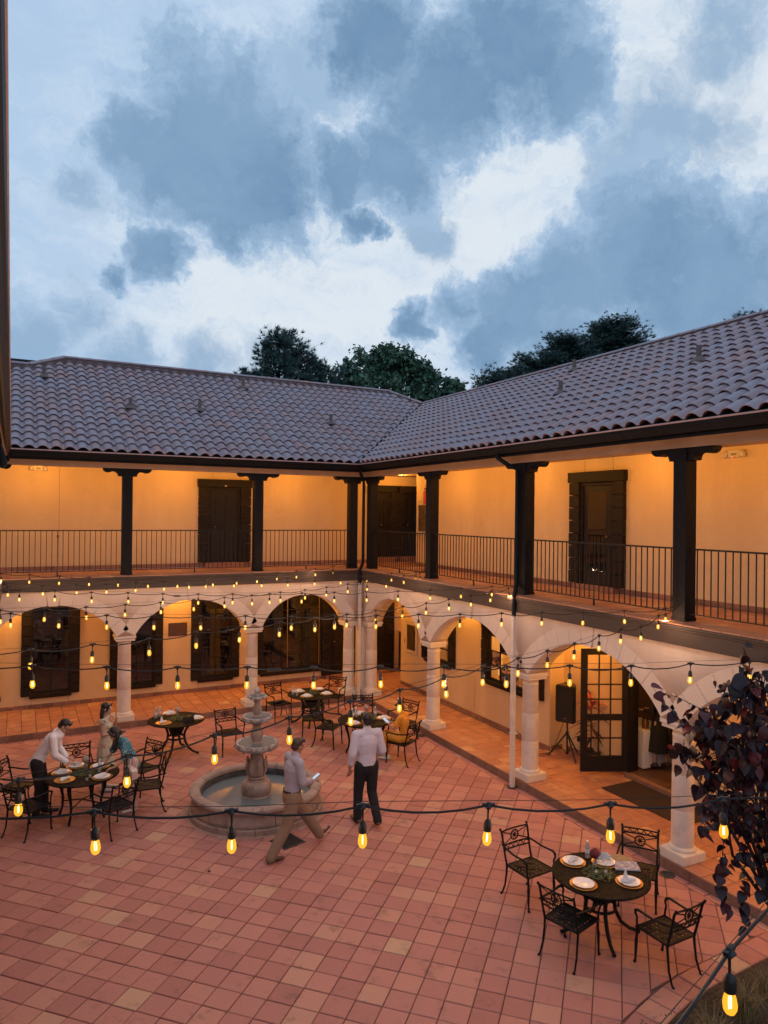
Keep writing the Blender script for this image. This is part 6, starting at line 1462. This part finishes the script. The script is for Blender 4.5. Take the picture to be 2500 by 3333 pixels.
# --- man walking with a phone
GRY = mat('grey_shirt', (.36, .34, .40), .85, bump=.9, bscale=11, bdetail=4, coord='obj'); KHK = mat('khaki_trousers', (.235, .155, .10), .85, bump=.8, bscale=10, bdetail=4, coord='obj'); BRS = mat('brown_shoe', (.055, .025, .018), .4); BELT = mat('belt', (.03, .018, .012), .5)
P = figure('person in a grey shirt and khaki trousers striding past the fountain, phone in hand', (-4.68, -7.52, 0), .985, .17, 1.74,
    dict(pel=(0, .0, .88), waist=(0, .01, 1.04), chest=(0, .03, 1.27), neck=(0, .05, 1.47), head=(0, .10, 1.61), look=(-.12, 1, -.35), shR=(.19, .02, 1.415), shL=(-.19, .05, 1.415), elR=(.235, .05, 1.14), wrR=(.10, .29, 1.06), hdR=(-.35, 1, -.05), elL=(-.235, .08, 1.14), wrL=(-.08, .27, 1.05), hdL=(.35, 1, .0),
         hipR=(.09, -.01, .87), hipL=(-.09, .02, .87), knR=(.095, -.14, .47), anR=(.09, -.40, .09), toR=(.10, -.24, .03), knL=(-.09, .30, .50), anL=(-.085, .56, .13), toL=(-.10, .70, .17)), SKIN2, build=1.12)
shirt(P, GRY, hem=.0, loose=.030, sleeve=.93); trousers(P, KHK, loose=.022); shoes(P, BRS); hair_short(P, HAIRN)
mb = MB(); mb.lathe([(.145, -.02), (.147, .0), (.145, .02)], 28, (0, 0, 0), cap=False); o = ob('belt', mb, BELT, P['root'], loc=V((0, .005, .955))*P['s'], scale=(1.07, .88, 1))
ph = thing('phone', 'lit white phone held out by the striding man', 'phone', wpos(P, V((.03, .405, 1.075))), P['root'].rotation_euler.z); ph.rotation_euler.x = .5; ob('case', MB().box((0, 0, 0), (.072, .15, .009)), BKS, ph); ob('screen', MB().box((0, 0, .0055), (.066, .142, .001)), emit('phone_screen', (.75, .85, 1), .75), ph)
# --- man seen from behind
CHK = mat('pale_check_shirt', (.60, .57, .66), .85, wave=((60, 60, 60), (.50, .47, .56)), bump=.9, bscale=11, bdetail=4, coord='obj'); NVY = mat('navy_trousers', (.010, .010, .014), .9); TAN = mat('tan_shoe', (.14, .065, .04), .45)
P = figure('person in a pale checked shirt and dark trousers walking away, seen from behind', (-3.22, -7.10, 0), .10, 1, 1.83,
    dict(elL=(-.25, -.05, 1.15), wrL=(-.275, .02, .90), elR=(.255, -.03, 1.15), wrR=(.20, .20, 1.02), hdR=(-.3, 1, 0), knR=(.10, .02, .50), anR=(.115, -.22, .14), toR=(.13, -.07, .045), knL=(-.10, .10, .50), anL=(-.11, .10, .085), toL=(-.13, .27, .03), look=(-.05, 1, -.12)), SKIN2, build=1.08)
shirt(P, CHK, hem=.0, loose=.034, sleeve=.80); trousers(P, NVY, loose=.014); shoes(P, TAN); hair_short(P, HAIRB)
mb = MB(); mb.lathe([(.146, -.018), (.148, .0), (.146, .018)], 28, cap=False); ob('belt', mb, BELT, P['root'], loc=V((0, .0, 1.005))*P['s'], scale=(1.03, .85, 1))
# --- seated woman in yellow
YEL = mat('yellow_dress', (.62, .26, .022), .8, bump=.8, bscale=10, bdetail=4, coord='obj')
P = figure('seated person in a yellow orange dress reading a phone at the table by the kerb', (-1.27, -4.75, 0), -.55, .84, 1.58,
    dict(pel=(0, -.05, .56), waist=(0, -.07, .72), chest=(0, -.06, .93), neck=(0, -.02, 1.11), head=(0, .05, 1.235), look=(0, .85, -.55), shR=(.165, -.03, 1.05), shL=(-.165, -.03, 1.05), elR=(.225, .08, .80), wrR=(.09, .28, .84), hdR=(-.3, 1, .2), elL=(-.225, .08, .80), wrL=(-.09, .28, .84), hdL=(.3, 1, .2),
         hipR=(.09, .0, .54), hipL=(-.09, .0, .54), knR=(.09, .44, .56), knL=(-.09, .44, .56), anR=(.06, .40, .09), anL=(-.07, .34, .09), toR=(.07, .56, .03), toL=(-.09, .50, .03)), SKIN2, True, .95)
s = P['s']; shirt(P, YEL, hem=.02, loose=.016, sleeve=.33, name='bodice'); mb = MB(); mb.cap2(P['pel'], .15*s, P['knR'].lerp(P['knL'], .5), .10*s, 14, .85, (1, 0, 0))
for e in 'RL': mb.cap2(P['hip'+e], .10*s, P['kn'+e], .082*s, 12); mb.cap2(P['kn'+e], .082*s, P['kn'+e].lerp(P['an'+e], .52), .095*s, 12)
mb.cap2(P['knR'].lerp(P['knL'], .5)+V((0, .03, -.03)), .09*s, P['knR'].lerp(P['knL'], .5)+V((-.1, .06, -.22)), .06*s, 12); blob('dress_skirt', mb, YEL, P['root'], .012, 3); shoes(P, SHW); hair_short(P, HAIRN, 1.05)
ph = thing('phone', 'white phone or booklet in the hands of the woman in yellow', 'phone', wpos(P, V((0, .41, .88))*s), P['root'].rotation_euler.z); ph.rotation_euler.x = .6; ob('case', MB().box((0, 0, 0), (.10, .17, .008)), SHW, ph); ob('screen', MB().box((0, 0, .005), (.094, .16, .001)), emit('phone_screen', (.75, .85, 1), .75), ph)
# --- woman in the doorway
DRK = mat('black_dress', (.010, .009, .008), .9)
P = figure('person in a long dark dress standing inside the open door', (2.74, -7.86, .235), -.2, 1, 1.72, dict(elR=(.23, .05, 1.16), wrR=(.12, .27, 1.12), hdR=(-.2, 1, 0), elL=(-.23, .05, 1.16), wrL=(-.12, .27, 1.12), hdL=(.2, 1, 0), anR=(.12, -.1, .13), toR=(.13, .06, .04), anL=(-.10, .03, .13), toL=(-.11, .19, .04), knR=(.11, -.02, .52)), SKIN, True, .95)
shirt(P, DRK, hem=.03, loose=.02, sleeve=.9, name='bodice', collar=False); skirt(P, DRK, [(1.06, .13, .105, 0), (.95, .165, .14, 0), (.75, .19, .165, 0), (.5, .22, .19, 0), (.36, .235, .20, 0)], 'dress_skirt', 7, .05); shoes(P, BRS); hair_long(P, HAIRB, .25)
bake()
# ================================================================== trees beyond the roofs
BARK = mat('bark', (.045, .034, .028), .9); OAKL = mat('oak_leaf', (.055, .125, .085), .6, rvar=.5, rnd_src='island', col2=(.085, .16, .09), nscale=.8); PINEL = mat('pine_needle', (.034, .085, .075), .7, rvar=.45, rnd_src='island')
def trunk(t, pts, rs): ob('trunk', MB().tube(pts, rs, 8), BARK, t)
def oak(x, y, h, lobes, label, seed, n=5200):
    t = thing('broadleaf_tree', label, 'tree', (x, y, 0), group='trees beyond the roofs'); r_ = random.Random(seed)
    trunk(t, [(0, 0, 0), (.1, 0, h*.35), (.2, .1, h*.6), (.1, 0, h*.8)], [.45, .36, .24, .1]); lm = MB(); cr = MB(); per = n//len(lobes)
    for cx, cy, cz, R_ in lobes:
        st_ = V((.1, 0, h*r_.uniform(.35, .6))); e = V((cx, cy, cz)); m_ = st_.lerp(e, .5)+V((r_.uniform(-.4, .4), r_.uniform(-.4, .4), .3)); lm.tube([st_, m_, e], [.16, .09, .03], 5)
        for k in range(5):
            v = V((r_.gauss(0, 1), r_.gauss(0, 1), r_.gauss(0, 1))).normalized()*R_; lm.tube([m_, e+v*.4, e+v*.95], [.05, .03, .01], 4)
        # sub-clumps on the lobe, leaves on the clumps
        cl = [e+V((r_.gauss(0, 1), r_.gauss(0, 1), r_.gauss(.1, .9))).normalized()*R_*r_.uniform(.35, 1.0) for q in range(int(14+9*R_))]
        for k in range(per):
            c = r_.choice(cl)+V((r_.gauss(0, .24), r_.gauss(0, .24), r_.gauss(0, .19))); v = V((r_.gauss(0, 1), r_.gauss(0, 1), r_.gauss(.5, .8))).normalized(); a = v.orthogonal().normalized(); b = v.cross(a); q = r_.uniform(0, 6); a, b = a*math.cos(q)+b*math.sin(q), b*math.cos(q)-a*math.sin(q); s_ = r_.uniform(.10, .18)
            cr.add([c-a*s_, c-b*s_*.55, c+a*s_, c+b*s_*.55], [(0, 1, 2, 3)])
    ob('limb', lm, BARK, t); ob('crown', cr.mesh('crown', fix=False), OAKL, t, kind='stuff'); return t
def pine(x, y, h, z0, R_, label, seed, n=60, skew=0.0):
    t = thing('pine_tree', label, 'tree', (x, y, 0), group='trees beyond the roofs'); r_ = random.Random(seed); trunk(t, [(0, 0, 0), (.05, 0, h*.5), (0, 0, h*.97)], [.32, .22, .03]); br = MB(); cr = MB()
    for i in range(n):
        q = (i+.5)/n; z = z0+(h-z0)*q; L_ = R_*(1-q)**(.42 if R_ > 2.5 or x < 15 else .24)*r_.uniform(.55, 1.1)+.25; a = r_.uniform(0, 2*PI); d = V((math.cos(a), math.sin(a), r_.uniform(.05, .5)))
        b = V((0, 0, z)); e = b+d*L_; br.tube([b, b.lerp(e, .5)+V((0, 0, -.08)), e], [.05, .03, .012], 4)
        for k in range(int(9+L_*15)):
            f_ = r_.uniform(.25, 1.05); c = b.lerp(e, f_)+V((r_.gauss(0, .26), r_.gauss(0, .26), r_.gauss(.08, .2)))
            br.tube([b.lerp(e, min(1, f_)*.9), c], [.012, .006], 3)
            dn = (d*.5+V((r_.gauss(0, .5), r_.gauss(0, .5), .6))).normalized()
            for m_ in range(15):
                v = (dn+V((r_.gauss(0, .6), r_.gauss(0, .6), r_.gauss(0, .5)))).normalized(); s_ = r_.uniform(.20, .34); w = v.orthogonal().normalized()*.030; cr.add([c-w, c+w, c+v*s_], [(0, 1, 2)])
    ob('limb', br.mesh('limb', fix=False), BARK, t); ob('crown', cr.mesh('crown', fix=False), PINEL, t, kind='stuff'); return t
pine(4.35, 20, 15.0, 9.6, 2.7, 'tall pine standing behind the left roof', 1, 58); pine(6.9, 19.4, 13.3, 9.4, 1.6, 'smaller pine between the tall pine and the round crowned tree', 2, 40); pine(2.6, 20.5, 12.6, 9.6, 1.3, 'low pine shoulder at the left of the tall pine', 7, 26)
oak(11.3, 20, 15, [(-2.7, 0, 12.5, 1.35), (-1.4, .3, 13.6, 1.35), (-.2, 0, 14.2, 1.15), (1.2, 0, 13.9, 1.2), (2.5, 0, 13.4, 1.2), (3.9, .2, 12.3, 1.0), (-.4, -.4, 12.0, 1.6), (1.6, .3, 12.0, 1.5), (3.2, 0, 11.2, 1.1), (-2.3, .2, 11.0, 1.2), (.4, 0, 10.6, 1.4), (4.6, 0, 12.9, .6), (4.1, 0, 10.6, .6)], 'broad leafy tree with a rounded crown above the roof valley', 3, 23000)
for i, (x, h, z0, R_, n) in enumerate(((19.6, 14.0, 10.5, 2.4, 80), (22.4, 15.4, 12, 2.3, 80), (25.0, 17.0, 13.5, 2.3, 80), (26.9, 16.9, 13.5, 2.0, 60), (29.2, 18.7, 15.3, 2.4, 100), (42.5, 20.9, 17, 1.3, 20), (44.6, 21.5, 18, .9, 14))):
    pine(x, 20, h, z0, R_, ('lowest pine at the left end of the row behind the right roof', 'second pine from left behind the right roof', 'third pine from left behind the right roof', 'fourth pine, just left of the highest one, behind the right roof', 'highest pine, at the right end of the row behind the right roof', 'pine tip barely over the right roof ridge near the frame edge', 'topmost pine twig over the right roof ridge at the frame edge')[i], 20+i, n)

# ================================================================== purple leaved tree in the bed
PURP = mat('purple_leaf', (.030, .012, .020), .42, ramp=[(0, (.011, .005, .008)), (.5, (.024, .007, .012)), (.82, (.050, .010, .014)), (1, (.17, .016, .016))], coord='obj', spec=.35); PURS = mat('purple_leaf_field', (.030, .012, .020), .42, ramp=[(0, (.011, .005, .008)), (.6, (.024, .007, .012)), (1, (.075, .011, .014))], rnd_src='island', spec=.35); TWIG = mat('twig', (.030, .016, .014), .7)
rb = thing('purple_leaved_tree', 'small tree with dark purple heart shaped leaves in the bed at right', 'tree', (-1.95, -13.6, 0)); r_ = random.Random(12)
def leafmesh(bend, fold, nm='leaf'):
    half_ = [(0, 0), (.16, -.07), (.36, -.03), (.47, .14), (.46, .34), (.34, .60), (.16, .83), (0, 1.0)]; vs = []
    for x, y in half_: vs.append((0, y, -bend*y*y))
    for sg in (1, -1):
        for x, y in half_[1:-1]: vs.append((sg*x, y, -bend*max(0, y)**2+fold*x-.12*x*x*4*bend))
    n = 6; fs = []
    for b in (8, 14):
        fs += [(0, b, 1)]+[(i, b+i-1, b+i, i+1) for i in range(1, 6)]+[(6, b+5, 7)]
    mb = MB(); mb.add([(x, y-.02, z) for x, y, z in vs], fs, 0, True); me = mb.mesh(nm); me.materials.append(PURP); return me
LV = [leafmesh(.25, .25), leafmesh(.45, -.15), leafmesh(.1, .5), leafmesh(.6, .1)]
base = V((-1.95, -13.6, 0)); tw = MB(); nodes = []
def limb(pts, rs): tw.tube([V(p)-base for p in pts], rs, 6)
fork = V((-2.15, -13.6, 1.45)); limb([base, (-2.0, -13.58, .7), fork], [.05, .042, .036])
CLU = [(-3.0, 3.24, .36, 80), (-2.68, 3.38, .36, 80), (-3.30, 3.38, .22, 34), (-2.48, 3.05, .34, 70), (-2.86, 2.90, .34, 80), (-2.45, 2.66, .36, 80), (-3.08, 2.74, .2, 26), (-2.92, 3.68, .2, 34), (-3.18, 3.06, .22, 36), (-2.4, 3.44, .28, 46), (-2.62, 3.72, .18, 22), (-2.25, 2.95, .3, 46), (-2.2, 3.3, .28, 30), (-2.25, 2.4, .34, 46), (-3.42, 3.2, .12, 8), (-2.75, 2.5, .24, 36), (-2.1, 2.1, .3, 30)]
leaves = []
def put_leaf(p, d, size, red=False):
    leaves.append((p, d, size, red))
def twig(pts, r0, every, lsize, redtip=False):
    pts = [V(p) for p in pts]; tw.tube([p-base for p in pts], [r0*(1-.75*i/(len(pts)-1)) for i in range(len(pts))], 5)
    Ls = sum((b-a).length for a, b in zip(pts, pts[1:])); t_ = every*.6; acc = 0; sgn = 1
    for a, b in zip(pts, pts[1:]):
        L_ = (b-a).length
        while t_ < acc+L_:
            p = a.lerp(b, (t_-acc)/L_); d = V((r_.gauss(0, .5)+sgn*.4, r_.gauss(0, .45), r_.uniform(-1.0, .05))).normalized(); put_leaf(p, d, lsize*r_.uniform(.7, 1.15), redtip and t_ > Ls*.55); sgn = -sgn; t_ += every*r_.uniform(.7, 1.3)
        acc += L_
for cx, cz, R_, n in CLU:
    c = V((cx, -13.6+r_.uniform(-.15, .15), cz)); m_ = fork.lerp(c, .5)+V((r_.uniform(-.1, .1), r_.uniform(-.15, .15), r_.uniform(-.05, .15))); limb([fork, m_, c], [.022, .014, .007])
    for k in range(n):
        v = V((r_.gauss(0, 1), r_.gauss(0, 1), r_.gauss(0, .8))).normalized()*R_*r_.uniform(.35, 1.05); p = c+v
        if k % 4 == 0: limb([c.lerp(m_, r_.random()*.3), c+v*.6, p], [.006, .004, .003])
        d = V((v.x*.9+r_.gauss(0, .25), v.y+r_.gauss(0, .35), -abs(r_.gauss(.45, .35)))).normalized(); put_leaf(p, d, r_.choice((.055, .07, .085, .1, .115))*r_.uniform(.85, 1.15))
twig([(-3.2, -13.6, 3.3), (-3.55, -13.62, 3.48), (-3.75, -13.63, 3.66), (-3.88, -13.64, 3.80)], .006, .075, .085, True)
twig([(-3.2, -13.6, 3.5), (-3.42, -13.5, 3.62), (-3.56, -13.45, 3.66)], .004, .06, .06, True)
twig([(-2.8, -13.6, 3.6), (-2.75, -13.6, 3.85), (-2.60, -13.55, 4.02)], .005, .06, .11, True)
twig([(-2.5, -13.6, 3.4), (-2.66, -13.6, 3.75), (-2.72, -13.62, 3.98)], .005, .08, .10, True)
twig([(-3.0, -13.6, 2.7), (-3.3, -13.7, 2.62), (-3.42, -13.75, 2.5)], .005, .07, .10)
twig([(-2.9, -13.6, 2.7), (-3.02, -13.65, 2.3), (-3.05, -13.66, 2.0), (-2.96, -13.68, 1.75)], .005, .042, .095)
twig([(-2.6, -13.6, 2.6), (-2.66, -13.6, 2.2), (-2.70, -13.62, 1.85), (-2.66, -13.62, 1.5)], .005, .042, .10)
twig([(-2.4, -13.6, 2.4), (-2.5, -13.62, 2.1), (-2.48, -13.62, 1.75)], .005, .045, .10)
twig([(-2.6, -13.6, 2.3), (-2.85, -13.6, 2.12), (-3.05, -13.6, 2.05)], .004, .05, .09)
ob('trunk', tw, TWIG, rb)
leaves.sort(key=lambda q: (q[0]-CAM).length-q[2]*6); rest = MB()
for k, (p, d, size, red) in enumerate(leaves):
    up = V((r_.gauss(0, .35), r_.gauss(-.35, .35), 1)).normalized(); x = d.cross(up)
    if x.length < .1: x = d.orthogonal()
    x.normalize(); z = x.cross(d).normalized(); M = Matrix((x*size*r_.uniform(.85, 1.1), d*size, z*size)).transposed().to_4x4(); M.translation = p-base
    if k < 300: o = bpy.data.objects.new('leaf', LV[k % 4]); link(o); o.parent = rb; o.matrix_local = M
    else:
        me = LV[k % 4]; rest.add([M @ v.co for v in me.vertices], [list(q.vertices) for q in me.polygons], 0, True)
ob('leaf', rest.mesh('leaf', fix=False), PURS, rb, kind='stuff')

# ---- grass tufts and litter in the bed, cordyline behind the door
DRYG = mat('dry_grass', (.20, .15, .06), .8, rvar=.4, rnd_src='island'); GRN = mat('low_green', (.035, .06, .022), .8, rvar=.4, rnd_src='island')
def tuft(x, y, label, n, h, m_=DRYG, nm='ornamental_grass'):
    mb = MB(); q = random.Random(int(abs(x*y)*100))
    for k in range(n):
        a = q.uniform(0, 2*PI); L_ = h*q.uniform(.5, 1.1); o_ = V((q.gauss(0, .04), q.gauss(0, .04), 0)); d = V((math.cos(a), math.sin(a), 0)); sd_ = V((-d.y, d.x, 0))*.0035; lean = q.uniform(.25, .95)
        pts_ = [o_, o_+d*L_*.25*lean+V((0, 0, L_*.5)), o_+d*L_*.6*lean+V((0, 0, L_*.72)), o_+d*L_*lean+V((0, 0, L_*(.80-.4*lean)))]
        vs = []
        for i, p in enumerate(pts_): w = sd_*(1-.3*i); vs += [p-w, p+w]
        mb.add(vs, [(2*i, 2*i+1, 2*i+3, 2*i+2) for i in range(3)])
    return ob(nm, mb.mesh(nm, fix=False), m_, loc=(x, y, .004), label=label, cat='grass')
tuft(-1.72, -12.95, 'dry ornamental grass tuft under the corner bulb in the bed', 170, .46); tuft(-1.2, -12.85, 'second dry grass tuft farther right in the bed', 120, .40); tuft(-2.35, -13.05, 'dry grass tuft nearest the frame bottom in the bed', 110, .42)
mb = MB(); q = random.Random(3)
for k in range(900):
    x, y = q.uniform(-3.3, -.1), q.uniform(-13.6, -12.5); s_ = q.uniform(.008, .022); a = q.uniform(0, 6); e = V((math.cos(a), math.sin(a), q.uniform(-.3, .6)))*s_; g_ = V((-math.sin(a), math.cos(a), q.uniform(-.3, .6)))*s_*.6
    c = V((x, y, .012+q.random()*.03)); mb.add([c-e, c-g_, c+e, c+g_], [(0, 1, 2, 3)])
ob('ground_cover', mb.mesh('ground_cover', fix=False), GRN, kind='stuff')
ti = thing('potted_cordyline', 'potted plant with red sword leaves behind the open glazed door', 'plant', (1.92, -6.86, ZW)); mb = MB(); mb.lathe([(.13, 0), (.16, .04), (.19, .22), (.20, .27), (.185, .27), (.17, .22), (.0001, .20)], 20, cap=False); ob('pot', mb, mat('dark_pot', (.03, .018, .014), .35), ti)
RED = mat('red_leaf', (.30, .03, .035), .5, ramp=[(0, (.16, .02, .03)), (.5, (.38, .05, .05)), (1, (.50, .12, .09))], coord='obj'); DKL = mat('dark_leaf', (.035, .02, .018), .5, rvar=.4)
q = random.Random(8)
ob('stem', MB().tube([(0, 0, .2), (.02, 0, .8), (-.02, -.02, 1.35)], [.018, .014, .010], 6).tube([(.02, .02, .2), (.06, .05, .6), (.05, .06, 1.0)], [.014, .011, .008], 6), TWIG, ti)
for k in range(38):
    top = k < 20; z = q.uniform(1.05, 1.38) if top else q.uniform(.45, 1.0); a = q.uniform(0, 2*PI); L_ = q.uniform(.28, .50); el_ = q.uniform(.25, 1.15) if top else q.uniform(-.2, .5); d = V((math.cos(a)*math.cos(el_), math.sin(a)*math.cos(el_), math.sin(el_))); sd_ = V((-math.sin(a), math.cos(a), 0)); b = V((0, 0, z)); w = .034; vs = []
    for t_, ww in ((0, .25), (.2, .8), (.5, 1), (.8, .6), (1, .03)):
        p = b+d*L_*t_+V((0, 0, -.35*L_*t_*t_)); vs += [p-sd_*w*ww+V((0, 0, .008)), p, p+sd_*w*ww+V((0, 0, .008))]
    mb = MB(); mb.add(vs, [(3*i+j, 3*i+j+1, 3*i+4+j, 3*i+3+j) for i in range(4) for j in (0, 1)], 0, True); ob('leaf', mb, RED if top else DKL, ti)
# fallen leaves and bits on the court floor
for i, (x, y, lab) in enumerate(((-5.32, -11.34, 'small dark dead leaf curled on the open tiles at lower left'), (-5.36, -6.95, 'brown dry leaf near the fountain base, front left'), (-5.95, -7.55, 'brown dry leaf on the tiles left of the fountain'), (-3.62, -4.55, 'dry leaf on the tiles behind the fountain rim'))):
    mb = MB(); q = random.Random(i)
    for k in range(5): a = q.uniform(0, 6); mb.tube([(0, 0, .006), (.03*math.cos(a), .03*math.sin(a), .02), (.055*math.cos(a), .055*math.sin(a), .008)], [.004, .007, .002], 4, flat=.4)
    ob('fallen_leaf', mb, TWIG, loc=(x, y, .002), label=lab, cat='leaf')
